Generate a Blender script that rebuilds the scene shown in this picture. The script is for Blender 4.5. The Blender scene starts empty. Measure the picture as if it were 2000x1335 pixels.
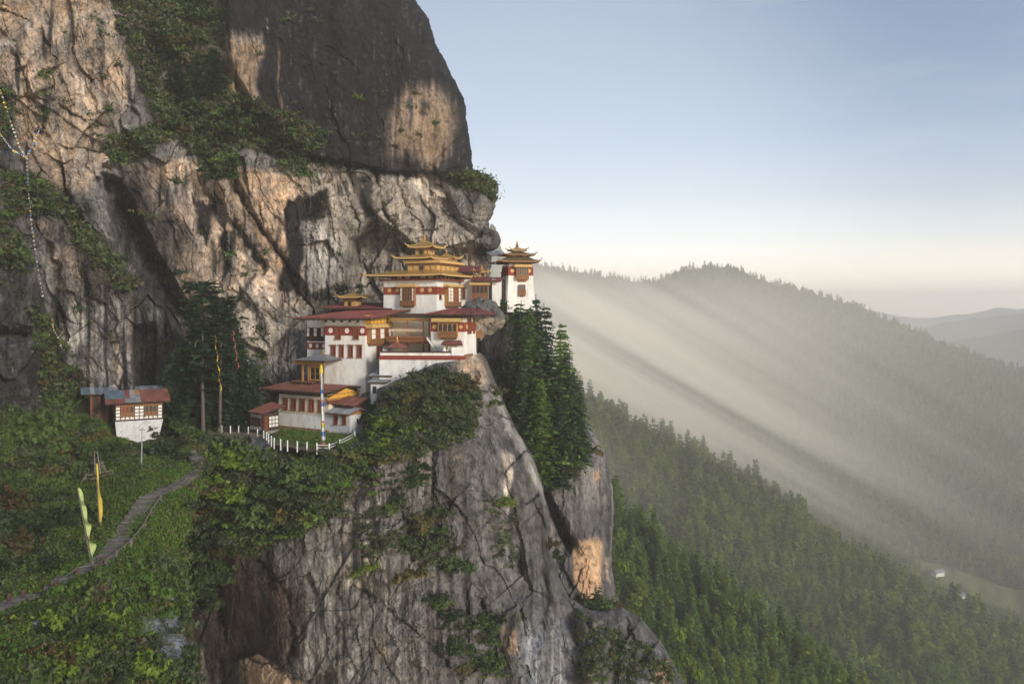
import bpy, math, random
import numpy as np
from mathutils import Matrix, Vector

R = math.radians
S = bpy.context.scene
COL = S.collection
rng = np.random.default_rng(7)
random.seed(7)

# ------------------------------------------------------------------ camera
FPX, HV = 1600.0, 600.0            # focal length in photo pixels, row of the eye level
cam = bpy.data.objects.new('camera', bpy.data.cameras.new('camera'))
COL.objects.link(cam)
cam.rotation_euler = (R(90), 0, 0)
cam.data.sensor_width = 36
cam.data.lens = 36 * FPX / 2000
cam.data.shift_y = -(667.5 - HV) / 2000
cam.data.clip_start = 0.5
cam.data.clip_end = 20000
S.camera = cam

# ------------------------------------------------------------------ sky and sun
SUN_EL, SUN_AZ = 17.0, 139.0          # degrees; azimuth from the view direction, + to the right
w = bpy.data.worlds.new('World')
S.world = w
w.use_nodes = True
nt = w.node_tree
nt.nodes.clear()
sky = nt.nodes.new('ShaderNodeTexSky')
sky.sky_type = 'NISHITA'
sky.sun_disc = False
sky.sun_elevation = R(SUN_EL)
sky.sun_rotation = R(SUN_AZ)
sky.altitude = 2500
sky.air_density = 1.0
sky.dust_density = 0.6
sky.ozone_density = 1.6
# thin even morning haze high up: the clear sky is mixed with a pale vertical gradient, the same all round
geo = nt.nodes.new('ShaderNodeTexCoord')
sep = nt.nodes.new('ShaderNodeSeparateXYZ')
nt.links.new(geo.outputs['Generated'], sep.inputs[0])
ramp = nt.nodes.new('ShaderNodeValToRGB')
els = ramp.color_ramp.elements
SKY_RAMP = [(0.0, (11.0, 9.2, 7.1)), (0.035, (9.0, 8.0, 6.6)), (0.08, (5.5, 5.7, 5.7)), (0.13, (3.5, 4.1, 4.8)), (0.20, (2.35, 3.05, 4.15)), (0.27, (1.85, 2.5, 3.5)), (0.38, (1.42, 2.0, 3.05)), (1.0, (1.3, 1.8, 2.9))]
els[0].position, els[0].color = SKY_RAMP[0][0], (*SKY_RAMP[0][1], 1)
els[1].position, els[1].color = SKY_RAMP[-1][0], (*SKY_RAMP[-1][1], 1)
for q_, c_ in SKY_RAMP[1:-1]:
    e_ = els.new(q_); e_.color = (*c_, 1)
nt.links.new(sep.outputs['Z'], ramp.inputs[0])
mixs = nt.nodes.new('ShaderNodeMix'); mixs.data_type = 'RGBA'
mixs.inputs['Factor'].default_value = 0.93
nt.links.new(sky.outputs[0], mixs.inputs['A'])
nt.links.new(ramp.outputs[0], mixs.inputs['B'])
# sky brightened by an added aureole behind the cliff edge, away from the sun lamp
AUR = Vector(((960 - 1000) / 1600, 1, (600 - 500) / 1600)).normalized()
dt = nt.nodes.new('ShaderNodeVectorMath'); dt.operation = 'DOT_PRODUCT'; dt.inputs[1].default_value = AUR
nt.links.new(geo.outputs['Generated'], dt.inputs[0])
aur = nt.nodes.new('ShaderNodeMapRange'); aur.interpolation_type = 'SMOOTHERSTEP'
aur.inputs['From Min'].default_value = 0.84; aur.inputs['From Max'].default_value = 1.0
aur.inputs['To Min'].default_value = 0.0; aur.inputs['To Max'].default_value = 1.0
nt.links.new(dt.outputs['Value'], aur.inputs['Value'])
am = nt.nodes.new('ShaderNodeVectorMath'); am.operation = 'SCALE'; am.inputs[0].default_value = (1.5, 1.45, 1.3)
nt.links.new(aur.outputs[0], am.inputs['Scale'])
aa = nt.nodes.new('ShaderNodeVectorMath'); aa.operation = 'ADD'
nt.links.new(mixs.outputs['Result'], aa.inputs[0]); nt.links.new(am.outputs[0], aa.inputs[1])
bg = nt.nodes.new('ShaderNodeBackground')
bg.inputs['Strength'].default_value = 0.10
out = nt.nodes.new('ShaderNodeOutputWorld')
# faint streaks of high thin cloud
cm = nt.nodes.new('ShaderNodeMapping'); cm.inputs['Scale'].default_value = (1.6, 1.6, 9.0); cm.inputs['Rotation'].default_value = (0, R(-9), 0)
nt.links.new(geo.outputs['Generated'], cm.inputs['Vector'])
cn = nt.nodes.new('ShaderNodeTexNoise'); cn.inputs['Scale'].default_value = 1.7; cn.inputs['Detail'].default_value = 7; cn.inputs['Roughness'].default_value = 0.6
nt.links.new(cm.outputs[0], cn.inputs['Vector'])
cr_ = nt.nodes.new('ShaderNodeMapRange'); cr_.inputs['From Min'].default_value = 0.46; cr_.inputs['From Max'].default_value = 0.75; cr_.inputs['To Max'].default_value = 0.20
nt.links.new(cn.outputs['Fac'], cr_.inputs['Value'])
cx_ = nt.nodes.new('ShaderNodeMix'); cx_.data_type = 'RGBA'; cx_.inputs['B'].default_value = (5.6, 5.7, 5.8, 1)
nt.links.new(cr_.outputs[0], cx_.inputs['Factor']); nt.links.new(aa.outputs[0], cx_.inputs['A'])
nt.links.new(cx_.outputs['Result'], bg.inputs[0])
nt.links.new(bg.outputs[0], out.inputs[0])

sl = bpy.data.lights.new('sun', 'SUN')  # sun placed behind right to brighten the foreground; real one hides behind the cliff
sl.energy = 2.3
sl.angle = R(14)
sl.color = (1.0, 0.92, 0.81)
sun = bpy.data.objects.new('sun', sl)
COL.objects.link(sun)
sd = Vector((math.sin(R(SUN_AZ)) * math.cos(R(SUN_EL)), math.cos(R(SUN_AZ)) * math.cos(R(SUN_EL)), math.sin(R(SUN_EL))))
sun.rotation_euler = sd.to_track_quat('Z', 'Y').to_euler()
sun.location = sd * 400

S.view_settings.view_transform = 'Standard'
S.view_settings.look = 'None'
S.view_settings.gamma = 1
S.view_settings.use_curve_mapping = False
S.view_settings.exposure = 0.7
S.cycles.use_denoising = True
S.cycles.max_bounces = 5
S.cycles.diffuse_bounces = 3
S.cycles.glossy_bounces = 2
S.cycles.transmission_bounces = 3
S.cycles.transparent_max_bounces = 8
S.cycles.volume_bounces = 3
S.cycles.caustics_reflective = False
S.cycles.caustics_refractive = False

def P(u, v, Y):
    return Vector(((u - 1000) / FPX * Y, Y, (HV - v) / FPX * Y))

# ------------------------------------------------------------------ numpy noise
def _hash(ix, iy, seed):
    n = (ix.astype(np.int64) * 374761393 + iy.astype(np.int64) * 668265263 + seed * 974634777) & 0xffffffff
    n = ((n ^ (n >> 13)) * 1274126177) & 0xffffffff
    n = ((n ^ (n >> 15)) * 2246822519) & 0xffffffff
    return n ^ (n >> 16)

def hrand(ix, iy, seed):
    return _hash(ix, iy, seed) / 4294967295.0

def pnoise(x, y, seed=0):
    x = np.asarray(x, float); y = np.asarray(y, float)
    ix = np.floor(x); iy = np.floor(y)
    fx = x - ix; fy = y - iy
    sx = fx * fx * fx * (fx * (fx * 6 - 15) + 10); sy = fy * fy * fy * (fy * (fy * 6 - 15) + 10)
    def g(a, b):
        t = hrand(ix + a, iy + b, seed) * 2 * math.pi
        return np.cos(t) * (fx - a) + np.sin(t) * (fy - b)
    n0 = g(0, 0) * (1 - sx) + g(1, 0) * sx
    n1 = g(0, 1) * (1 - sx) + g(1, 1) * sx
    return (n0 * (1 - sy) + n1 * sy) * 1.5

def fbm(x, y, seed=0, o=4, gain=0.5, lac=2.03):
    t = 0; a = 1; s = 0
    for i in range(o):
        t = t + a * pnoise(x, y, seed + i * 17)
        s += a; a *= gain; x = x * lac + 13.7; y = y * lac + 7.1
    return t / s

def worley(x, y, seed=0):
    ix = np.floor(x); iy = np.floor(y)
    f1 = np.full(x.shape, 9.0); f2 = np.full(x.shape, 9.0)
    cx = np.zeros(x.shape); cy = np.zeros(x.shape); idx = np.zeros(x.shape); idy = np.zeros(x.shape)
    for a in (-1, 0, 1):
        for b in (-1, 0, 1):
            px = ix + a + hrand(ix + a, iy + b, seed); py = iy + b + hrand(ix + a, iy + b, seed + 5)
            d = np.hypot(px - x, py - y)
            m = d < f1
            f2 = np.where(m, f1, np.minimum(f2, d))
            cx = np.where(m, px, cx); cy = np.where(m, py, cy)
            idx = np.where(m, ix + a, idx); idy = np.where(m, iy + b, idy)
            f1 = np.where(m, d, f1)
    return f1, f2, x - cx, y - cy, idx, idy

def facets(x, y, seed, tilt=1.0, step=0.5, groove=0.4, gw=0.05):
    f1, f2, dx, dy, ix, iy = worley(x, y, seed)
    a = hrand(ix, iy, seed + 11) * 2 - 1; b = hrand(ix, iy, seed + 12) * 2 - 1; h = hrand(ix, iy, seed + 13) * 2 - 1
    return tilt * (a * dx + b * dy) + step * h - groove * np.exp(-(f2 - f1) / gw)

def sstep(x, a, b):
    t = np.clip((x - a) / (b - a), 0, 1)
    return t * t * (3 - 2 * t)

def pl_dist(u, v, pts):
    d = np.full(u.shape, 1e9)
    for (x0, y0), (x1, y1) in zip(pts[:-1], pts[1:]):
        dx, dy = x1 - x0, y1 - y0
        t = np.clip(((u - x0) * dx + (v - y0) * dy) / (dx * dx + dy * dy + 1e-9), 0, 1)
        d = np.minimum(d, np.hypot(u - x0 - t * dx, v - y0 - t * dy))
    return d

def poly_sd(u, v, pts):
    """signed distance in photo pixels, positive inside"""
    d = pl_dist(u, v, list(pts) + [pts[0]])
    ins = np.zeros(u.shape, bool)
    n = len(pts)
    for i in range(n):
        x0, y0 = pts[i]; x1, y1 = pts[(i + 1) % n]
        if y0 == y1: continue
        c = ((y0 > v) != (y1 > v)) & (u < (x1 - x0) * (v - y0) / (y1 - y0) + x0)
        ins ^= c
    return np.where(ins, d, -d)

def rbf(pts):
    p = np.array(pts, float); n = len(p)
    xy = p[:, :2] / 100
    A = np.hypot(xy[:, None, 0] - xy[None, :, 0], xy[:, None, 1] - xy[None, :, 1])
    Q = np.c_[np.ones(n), xy]
    M = np.block([[A, Q], [Q.T, np.zeros((3, 3))]])
    s = np.linalg.solve(M, np.r_[p[:, 2], 0, 0, 0])
    def f(u, v):
        u = np.asarray(u, float) / 100; v = np.asarray(v, float) / 100
        t = s[n] + s[n + 1] * u + s[n + 2] * v
        for i in range(n):
            t = t + s[i] * np.hypot(u - xy[i, 0], v - xy[i, 1])
        return t
    return f

# ------------------------------------------------------------------ materials
def newmat(name):
    m = bpy.data.materials.new(name); m.use_nodes = True
    t = m.node_tree; b = t.nodes['Principled BSDF']
    return m, t, b

def N(t, kind, **kw):
    n = t.nodes.new(kind)
    for k, v in kw.items():
        if k in n.inputs: n.inputs[k].default_value = v
        else: setattr(n, k, v)
    return n

def mat(name, c, rough=0.8, var=0.25, scale=1.5, metal=0.0, bump=0.0, rand=0.0, stain=None, stretch=(1, 1, 1), spec=0.3):
    """base colour broken up by noise, per-object variation, optional stain colour"""
    m, t, b = newmat(name)
    L = t.links.new
    tc = N(t, 'ShaderNodeTexCoord'); mp = N(t, 'ShaderNodeMapping'); mp.inputs['Scale'].default_value = stretch
    L(tc.outputs['Object'], mp.inputs['Vector'])
    n1 = N(t, 'ShaderNodeTexNoise', Scale=scale, Detail=6.0, Roughness=0.65)
    L(mp.outputs[0], n1.inputs['Vector'])
    mr = N(t, 'ShaderNodeMapRange'); mr.inputs['From Min'].default_value = 0.3; mr.inputs['From Max'].default_value = 0.7
    mr.inputs['To Min'].default_value = 1 - var; mr.inputs['To Max'].default_value = 1 + var * 0.6
    L(n1.outputs['Fac'], mr.inputs['Value'])
    val = mr.outputs[0]
    if rand:
        oi = N(t, 'ShaderNodeObjectInfo'); m2 = N(t, 'ShaderNodeMapRange')
        m2.inputs['To Min'].default_value = 1 - rand; m2.inputs['To Max'].default_value = 1 + rand
        L(oi.outputs['Random'], m2.inputs['Value'])
        mm = N(t, 'ShaderNodeMath', operation='MULTIPLY'); L(val, mm.inputs[0]); L(m2.outputs[0], mm.inputs[1]); val = mm.outputs[0]
    rgb = N(t, 'ShaderNodeRGB'); rgb.outputs[0].default_value = (*c, 1)
    base = rgb.outputs[0]
    if stain:
        n2 = N(t, 'ShaderNodeTexNoise', Scale=scale * 0.45, Detail=8.0, Roughness=0.7)
        L(mp.outputs[0], n2.inputs['Vector'])
        m3 = N(t, 'ShaderNodeMapRange'); m3.inputs['From Min'].default_value = 0.5; m3.inputs['From Max'].default_value = 0.72
        m3.inputs['To Max'].default_value = 0.8
        L(n2.outputs['Fac'], m3.inputs['Value'])
        mx = N(t, 'ShaderNodeMix', data_type='RGBA'); L(m3.outputs[0], mx.inputs['Factor']); L(base, mx.inputs['A']); mx.inputs['B'].default_value = (*stain, 1)
        base = mx.outputs['Result']
    vm = N(t, 'ShaderNodeVectorMath', operation='SCALE'); L(base, vm.inputs[0]); L(val, vm.inputs['Scale'])
    L(vm.outputs[0], b.inputs['Base Color'])
    b.inputs['Roughness'].default_value = rough; b.inputs['Metallic'].default_value = metal
    b.inputs['Specular IOR Level'].default_value = spec
    if bump:
        bn = N(t, 'ShaderNodeBump', Strength=bump, Distance=0.1); L(n1.outputs['Fac'], bn.inputs['Height']); L(bn.outputs[0], b.inputs['Normal'])
    return m

def leafmat(name, c, c2, rand=0.35, trans=0.3, dry=None):
    """leaf colour varies between c and c2 from plant to plant and clump to clump"""
    m, t, b = newmat(name); L = t.links.new
    oi = N(t, 'ShaderNodeObjectInfo'); ge = N(t, 'ShaderNodeNewGeometry')
    tc = N(t, 'ShaderNodeTexCoord')
    n1 = N(t, 'ShaderNodeTexNoise', Scale=1.1, Detail=3.0); L(tc.outputs['Object'], n1.inputs['Vector'])
    ad = N(t, 'ShaderNodeMath', operation='ADD'); L(oi.outputs['Random'], ad.inputs[0]); L(n1.outputs['Fac'], ad.inputs[1])
    ad2 = N(t, 'ShaderNodeMath', operation='MULTIPLY_ADD'); L(ge.outputs['Random Per Island'], ad2.inputs[0]); ad2.inputs[1].default_value = 0.5; L(ad.outputs[0], ad2.inputs[2])
    mr = N(t, 'ShaderNodeMapRange'); mr.inputs['From Min'].default_value = 0.45; mr.inputs['From Max'].default_value = 1.55
    L(ad2.outputs[0], mr.inputs['Value'])
    mx = N(t, 'ShaderNodeMix', data_type='RGBA'); L(mr.outputs[0], mx.inputs['Factor'])
    mx.inputs['A'].default_value = (*c, 1); mx.inputs['B'].default_value = (*c2, 1)
    colr = mx.outputs['Result']
    if dry:
        m3 = N(t, 'ShaderNodeMapRange'); m3.inputs['From Min'].default_value = 0.86; m3.inputs['From Max'].default_value = 0.9
        m3.inputs['To Max'].default_value = 0.7
        L(oi.outputs['Random'], m3.inputs['Value'])
        m4 = N(t, 'ShaderNodeMix', data_type='RGBA'); L(m3.outputs[0], m4.inputs['Factor']); L(colr, m4.inputs['A']); m4.inputs['B'].default_value = (*dry, 1)
        colr = m4.outputs['Result']
    L(colr, b.inputs['Base Color'])
    b.inputs['Roughness'].default_value = 0.6; b.inputs['Specular IOR Level'].default_value = 0.25
    tr = N(t, 'ShaderNodeBsdfTranslucent'); L(colr, tr.inputs['Color'])
    ms = N(t, 'ShaderNodeMixShader'); ms.inputs[0].default_value = trans
    L(b.outputs[0], ms.inputs[1]); L(tr.outputs[0], ms.inputs[2])
    L(ms.outputs[0], t.nodes['Material Output'].inputs['Surface'])
    return m

def rockmat(name, fine=2.6, bump=0.9):
    m, t, b = newmat(name); L = t.links.new
    at = N(t, 'ShaderNodeAttribute', attribute_name='Col')
    tc = N(t, 'ShaderNodeTexCoord'); mp = N(t, 'ShaderNodeMapping'); mp.inputs['Scale'].default_value = (1, 1, 0.45)
    L(tc.outputs['Object'], mp.inputs['Vector'])
    n1 = N(t, 'ShaderNodeTexNoise', Scale=fine, Detail=9.0, Roughness=0.72); L(mp.outputs[0], n1.inputs['Vector'])
    n2 = N(t, 'ShaderNodeTexNoise', Scale=0.35, Detail=6.0, Roughness=0.6); L(mp.outputs[0], n2.inputs['Vector'])
    mr = N(t, 'ShaderNodeMapRange'); mr.inputs['From Min'].default_value = 0.25; mr.inputs['From Max'].default_value = 0.75
    mr.inputs['To Min'].default_value = 0.40; mr.inputs['To Max'].default_value = 1.8
    L(n1.outputs['Fac'], mr.inputs['Value'])
    m2 = N(t, 'ShaderNodeMapRange'); m2.inputs['From Min'].default_value = 0.3; m2.inputs['From Max'].default_value = 0.7
    m2.inputs['To Min'].default_value = 0.75; m2.inputs['To Max'].default_value = 1.2
    L(n2.outputs['Fac'], m2.inputs['Value'])
    mm = N(t, 'ShaderNodeMath', operation='MULTIPLY'); L(mr.outputs[0], mm.inputs[0]); L(m2.outputs[0], mm.inputs[1])
    # fine joints and run-off streaks below the resolution of the mesh
    wn = N(t, 'ShaderNodeTexNoise', Scale=0.5, Detail=4.0); L(tc.outputs['Object'], wn.inputs['Vector'])
    wv = N(t, 'ShaderNodeMixRGB', blend_type='LINEAR_LIGHT'); wv.inputs[0].default_value = 0.9; L(mp.outputs[0], wv.inputs[1]); L(wn.outputs['Color'], wv.inputs[2])
    vo = N(t, 'ShaderNodeTexVoronoi', feature='DISTANCE_TO_EDGE', Scale=0.30); L(wv.outputs[0], vo.inputs['Vector'])
    jr = N(t, 'ShaderNodeMapRange'); jr.inputs['From Max'].default_value = 0.028; jr.inputs['To Min'].default_value = 0.45; L(vo.outputs['Distance'], jr.inputs['Value'])
    ms = N(t, 'ShaderNodeMapping'); ms.inputs['Scale'].default_value = (0.55, 0.55, 0.04); L(tc.outputs['Object'], ms.inputs['Vector'])
    n3 = N(t, 'ShaderNodeTexNoise', Scale=1.0, Detail=5.0, Roughness=0.65); L(ms.outputs[0], n3.inputs['Vector'])
    sr = N(t, 'ShaderNodeMapRange'); sr.inputs['From Min'].default_value = 0.36; sr.inputs['From Max'].default_value = 0.60; sr.inputs['To Min'].default_value = 0.58; sr.inputs['To Max'].default_value = 1.15
    L(n3.outputs['Fac'], sr.inputs['Value'])
    jm = N(t, 'ShaderNodeTexNoise', Scale=0.16, Detail=3.0); L(tc.outputs['Object'], jm.inputs['Vector'])
    jk = N(t, 'ShaderNodeMapRange'); jk.inputs['From Min'].default_value = 0.53; jk.inputs['From Max'].default_value = 0.66; L(jm.outputs['Fac'], jk.inputs['Value'])
    jx = N(t, 'ShaderNodeMix', data_type='FLOAT'); jx.inputs['A'].default_value = 1.0; L(jk.outputs[0], jx.inputs['Factor']); L(jr.outputs[0], jx.inputs['B'])
    m4 = N(t, 'ShaderNodeMath', operation='MULTIPLY'); L(jx.outputs[0], m4.inputs[0]); L(sr.outputs[0], m4.inputs[1])
    m5 = N(t, 'ShaderNodeMath', operation='MULTIPLY'); L(m4.outputs[0], m5.inputs[0]); L(mm.outputs[0], m5.inputs[1])
    vm = N(t, 'ShaderNodeVectorMath', operation='SCALE'); L(at.outputs['Color'], vm.inputs[0]); L(m5.outputs[0], vm.inputs['Scale'])
    L(vm.outputs[0], b.inputs['Base Color'])
    b.inputs['Roughness'].default_value = 0.85; b.inputs['Specular IOR Level'].default_value = 0.25
    hh = N(t, 'ShaderNodeMath', operation='MULTIPLY_ADD'); L(jx.outputs[0], hh.inputs[0]); hh.inputs[1].default_value = 0.5; L(n1.outputs['Fac'], hh.inputs[2])
    bn = N(t, 'ShaderNodeBump', Strength=bump, Distance=0.45); L(hh.outputs[0], bn.inputs['Height']); L(bn.outputs[0], b.inputs['Normal'])
    return m

M = {}
M['rock'] = rockmat('rock')
M['plaster'] = mat('whitewashed plaster', (0.78, 0.755, 0.70), 0.9, 0.16, 1.1, bump=0.2, stain=(0.50, 0.46, 0.40), stretch=(1, 1, 0.35))
M['plaster_dirty'] = mat('weathered whitewash', (0.72, 0.70, 0.66), 0.9, 0.22, 1.3, bump=0.25, stain=(0.36, 0.31, 0.25), stretch=(1, 1, 0.4))
M['plaster_cream'] = mat('cream plaster', (0.70, 0.60, 0.45), 0.9, 0.12, 1.0, stain=(0.50, 0.40, 0.28))
M['red'] = mat('red ochre band', (0.24, 0.045, 0.030), 0.85, 0.2, 1.6)
M['redwood'] = mat('red painted wood', (0.20, 0.06, 0.03), 0.7, 0.25, 2.5, rand=0.15)
M['wood'] = mat('carved brown wood', (0.27, 0.13, 0.055), 0.7, 0.35, 4.0, rand=0.15)
M['goldwood'] = mat('yellow ochre woodwork', (0.38, 0.20, 0.06), 0.6, 0.4, 4.5, rand=0.15)
M['yellow'] = mat('yellow painted cornice', (0.56, 0.36, 0.13), 0.6, 0.2, 3.0)
M['orange'] = mat('orange painted boards', (0.72, 0.38, 0.05), 0.65, 0.2, 3.0, rand=0.08)
M['gold'] = mat('gilded copper', (0.62, 0.39, 0.12), 0.40, 0.35, 3.5, metal=0.5, spec=0.5)
M['bronze'] = mat('weathered gilded copper', (0.26, 0.165, 0.075), 0.45, 0.3, 2.5, metal=0.4)
M['darkwood'] = mat('dark timber', (0.060, 0.035, 0.024), 0.8, 0.3, 3.0, rand=0.2)
M['pane'] = mat('dark window opening', (0.016, 0.014, 0.013), 0.35, 0.2, 3.0, spec=0.5)
M['whitepanel'] = mat('white window panel', (0.78, 0.74, 0.68), 0.7, 0.08, 2.0, rand=0.06)
M['roofred'] = mat('red painted roof sheet', (0.225, 0.066, 0.058), 0.65, 0.35, 1.3, bump=0.15, rand=0.22, stain=(0.20, 0.085, 0.07))
M['roofbrown'] = mat('faded red roof sheet', (0.23, 0.085, 0.062), 0.65, 0.35, 0.9, bump=0.1, rand=0.2, stain=(0.16, 0.11, 0.09))
M['roofgrey'] = mat('grey roof sheet', (0.30, 0.31, 0.33), 0.55, 0.3, 1.1, bump=0.1, rand=0.22, stain=(0.18, 0.16, 0.15))
M['roofblue'] = mat('dull blue roof sheet', (0.12, 0.17, 0.21), 0.55, 0.3, 1.1, rand=0.2, stain=(0.17, 0.17, 0.17))
M['stone'] = mat('rough stone', (0.28, 0.25, 0.21), 0.9, 0.45, 2.5, bump=0.5, rand=0.25)
M['stonewhite'] = mat('whitewashed stone', (0.66, 0.65, 0.64), 0.9, 0.25, 3.2, bump=0.6, stain=(0.35, 0.33, 0.30))
M['footing'] = mat('earthy footing', (0.30, 0.18, 0.11), 0.95, 0.4, 2.5, bump=0.4)
M['step'] = mat('worn stone step', (0.145, 0.13, 0.112), 0.9, 0.35, 2.0, bump=0.3, rand=0.25)
M['post'] = mat('white painted post', (0.80, 0.80, 0.78), 0.8, 0.12, 3.0)
M['oldwood'] = mat('grey weathered timber', (0.17, 0.145, 0.12), 0.85, 0.4, 3.0, rand=0.2)
M['brownpost'] = mat('red brown post', (0.11, 0.055, 0.045), 0.8, 0.3, 3.0)
M['flagwhite'] = mat('white cloth', (0.60, 0.60, 0.58), 0.9, 0.1, 3.0)
M['flagyellow'] = mat('yellow cloth', (0.60, 0.44, 0.06), 0.9, 0.15, 2.0)
M['flaglime'] = mat('pale green cloth', (0.42, 0.50, 0.19), 0.9, 0.3, 1.6)
M['flagblue'] = mat('blue cloth', (0.10, 0.22, 0.55), 0.9, 0.1, 2.0)
M['flagred'] = mat('red cloth', (0.36, 0.09, 0.07), 0.9, 0.1, 2.0)
M['metalpole'] = mat('grey metal pole', (0.35, 0.40, 0.38), 0.5, 0.15, 2.0, metal=0.4)
M['bark'] = mat('grey brown bark', (0.13, 0.105, 0.085), 0.95, 0.4, 5.0, bump=0.5, stretch=(1, 1, 0.2))
M['leaf'] = leafmat('shrub leaves', (0.030, 0.056, 0.016), (0.105, 0.155, 0.038), dry=(0.13, 0.075, 0.03))
M['leafgrey'] = leafmat('grey green leaves', (0.040, 0.058, 0.026), (0.105, 0.125, 0.055), dry=(0.12, 0.09, 0.05))
M['leaflime'] = leafmat('bright lime leaves', (0.075, 0.130, 0.015), (0.18, 0.24, 0.03))
M['leafdark'] = leafmat('dark leaves', (0.016, 0.030, 0.012), (0.050, 0.075, 0.022), dry=(0.09, 0.045, 0.018))
M['herb'] = leafmat('grassy herbs', (0.045, 0.100, 0.014), (0.135, 0.215, 0.032), dry=(0.15, 0.09, 0.035))
M['needle'] = leafmat('dark needles', (0.016, 0.036, 0.018), (0.040, 0.075, 0.028), trans=0.2)
M['needlegreen'] = leafmat('fresh needles', (0.030, 0.074, 0.022), (0.125, 0.21, 0.038), trans=0.32)
M['pinefar'] = leafmat('forest needles', (0.040, 0.090, 0.016), (0.20, 0.26, 0.034), trans=0.42)

# ------------------------------------------------------------------ mesh helpers
class MB:
    def __init__(s): s.v = []; s.f = []
    def hexa(s, p):
        n = len(s.v); s.v += [tuple(q) for q in p]
        s.f += [(n, n+3, n+2, n+1), (n+4, n+5, n+6, n+7), (n, n+1, n+5, n+4), (n+1, n+2, n+6, n+5), (n+2, n+3, n+7, n+6), (n+3, n, n+4, n+7)]
        return s
    def box(s, x0, x1, y0, y1, z0, z1):
        return s.hexa([(x0,y0,z0),(x1,y0,z0),(x1,y1,z0),(x0,y1,z0),(x0,y0,z1),(x1,y0,z1),(x1,y1,z1),(x0,y1,z1)])
    def tube(s, p0, p1, r0, r1=None, n=6, cap=True):
        r1 = r0 if r1 is None else r1
        p0 = Vector(p0); p1 = Vector(p1); d = (p1 - p0).normalized()
        a = d.orthogonal().normalized(); b = d.cross(a); k = len(s.v)
        for p, r in ((p0, r0), (p1, r1)):
            for i in range(n):
                t = 2 * math.pi * i / n
                s.v.append(tuple(p + (a * math.cos(t) + b * math.sin(t)) * r))
        for i in range(n):
            j = (i + 1) % n; s.f.append((k+i, k+j, k+n+j, k+n+i))
        if cap:
            s.f.append(tuple(range(k+n-1, k-1, -1))); s.f.append(tuple(range(k+n, k+2*n)))
        return s
    def path(s, pts, r, n=5):
        for a, b in zip(pts[:-1], pts[1:]): s.tube(a, b, r, r, n)
        return s
    def lathe(s, c, prof, n=10):
        c = Vector(c); k = len(s.v)
        for r, z in prof:
            for i in range(n):
                t = 2 * math.pi * i / n
                s.v.append((c.x + r * math.cos(t), c.y + r * math.sin(t), c.z + z))
        for q in range(len(prof) - 1):
            for i in range(n):
                j = (i + 1) % n
                s.f.append((k+q*n+i, k+q*n+j, k+(q+1)*n+j, k+(q+1)*n+i))
        s.f.append(tuple(range(k+n-1, k-1, -1))); m = k + (len(prof)-1)*n; s.f.append(tuple(range(m, m+n)))
        return s
    def mesh(s, name, m=None):
        me = bpy.data.meshes.new(name); me.from_pydata(s.v, [], s.f); me.update()
        if m is not None: me.materials.append(m)
        return me

def link(name, me, parent=None):
    o = bpy.data.objects.new(name, me); COL.objects.link(o)
    if parent is not None: o.parent = parent
    return o

def part(name, mb, m, parent):
    return link(name, mb.mesh(name, m), parent)

def tag(o, label=None, cat=None, group=None, kind=None):
    if label: o['label'] = label
    if cat: o['category'] = cat
    if group: o['group'] = group
    if kind: o['kind'] = kind
    return o

def thing(name, label, cat, loc=(0, 0, 0), rz=0, group=None):
    o = bpy.data.objects.new(name, None); COL.objects.link(o)
    o.empty_display_size = 0.5
    o.location = loc; o.rotation_euler = (0, 0, rz)
    return tag(o, label, cat, group)

def npmesh(name, verts, quads, m=None, smooth=False, col=None):
    me = bpy.data.meshes.new(name)
    nv, nf = len(verts), len(quads)
    me.vertices.add(nv); me.vertices.foreach_set('co', np.ascontiguousarray(verts, np.float32).ravel())
    k = quads.shape[1]
    me.loops.add(nf * k); me.loops.foreach_set('vertex_index', np.ascontiguousarray(quads, np.int32).ravel())
    me.polygons.add(nf)
    me.polygons.foreach_set('loop_start', np.arange(0, nf * k, k, dtype=np.int32))
    me.polygons.foreach_set('use_smooth', np.full(nf, smooth, bool))
    me.update(calc_edges=True)
    if col is not None:
        a = me.attributes.new('Col', 'FLOAT_COLOR', 'POINT')
        a.data.foreach_set('color', np.c_[col, np.ones(nv)].astype(np.float32).ravel())
    if m is not None: me.materials.append(m)
    return me

def gridquads(nr, nc):
    i = np.arange(nr * nc).reshape(nr, nc)
    return np.stack([i[:-1, :-1], i[1:, :-1], i[1:, 1:], i[:-1, 1:]], -1).reshape(-1, 4)

def unproj(U, V, Y):
    return np.stack([(U - 1000) / FPX * Y, Y, (HV - V) / FPX * Y], -1).reshape(-1, 3)
# ================================================================== the mountain
TAN = np.array([0.37, 0.275, 0.195]); TANL = np.array([0.40, 0.345, 0.285]); ORG = np.array([0.40, 0.265, 0.16])
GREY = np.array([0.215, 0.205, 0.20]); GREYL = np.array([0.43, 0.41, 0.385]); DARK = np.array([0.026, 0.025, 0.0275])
BLK = np.array([0.016, 0.0155, 0.017]); BRN = np.array([0.085, 0.052, 0.040]); MOSS = np.array([0.062, 0.062, 0.022]); SOIL = np.array([0.060, 0.050, 0.028])
GRASS = np.array([0.060, 0.085, 0.022]); BLUE = np.array([0.25, 0.265, 0.285])

for _c in (TAN, TANL, GREY, GREYL, DARK): _c *= np.array([1.02, 1.0, 0.96])

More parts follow.
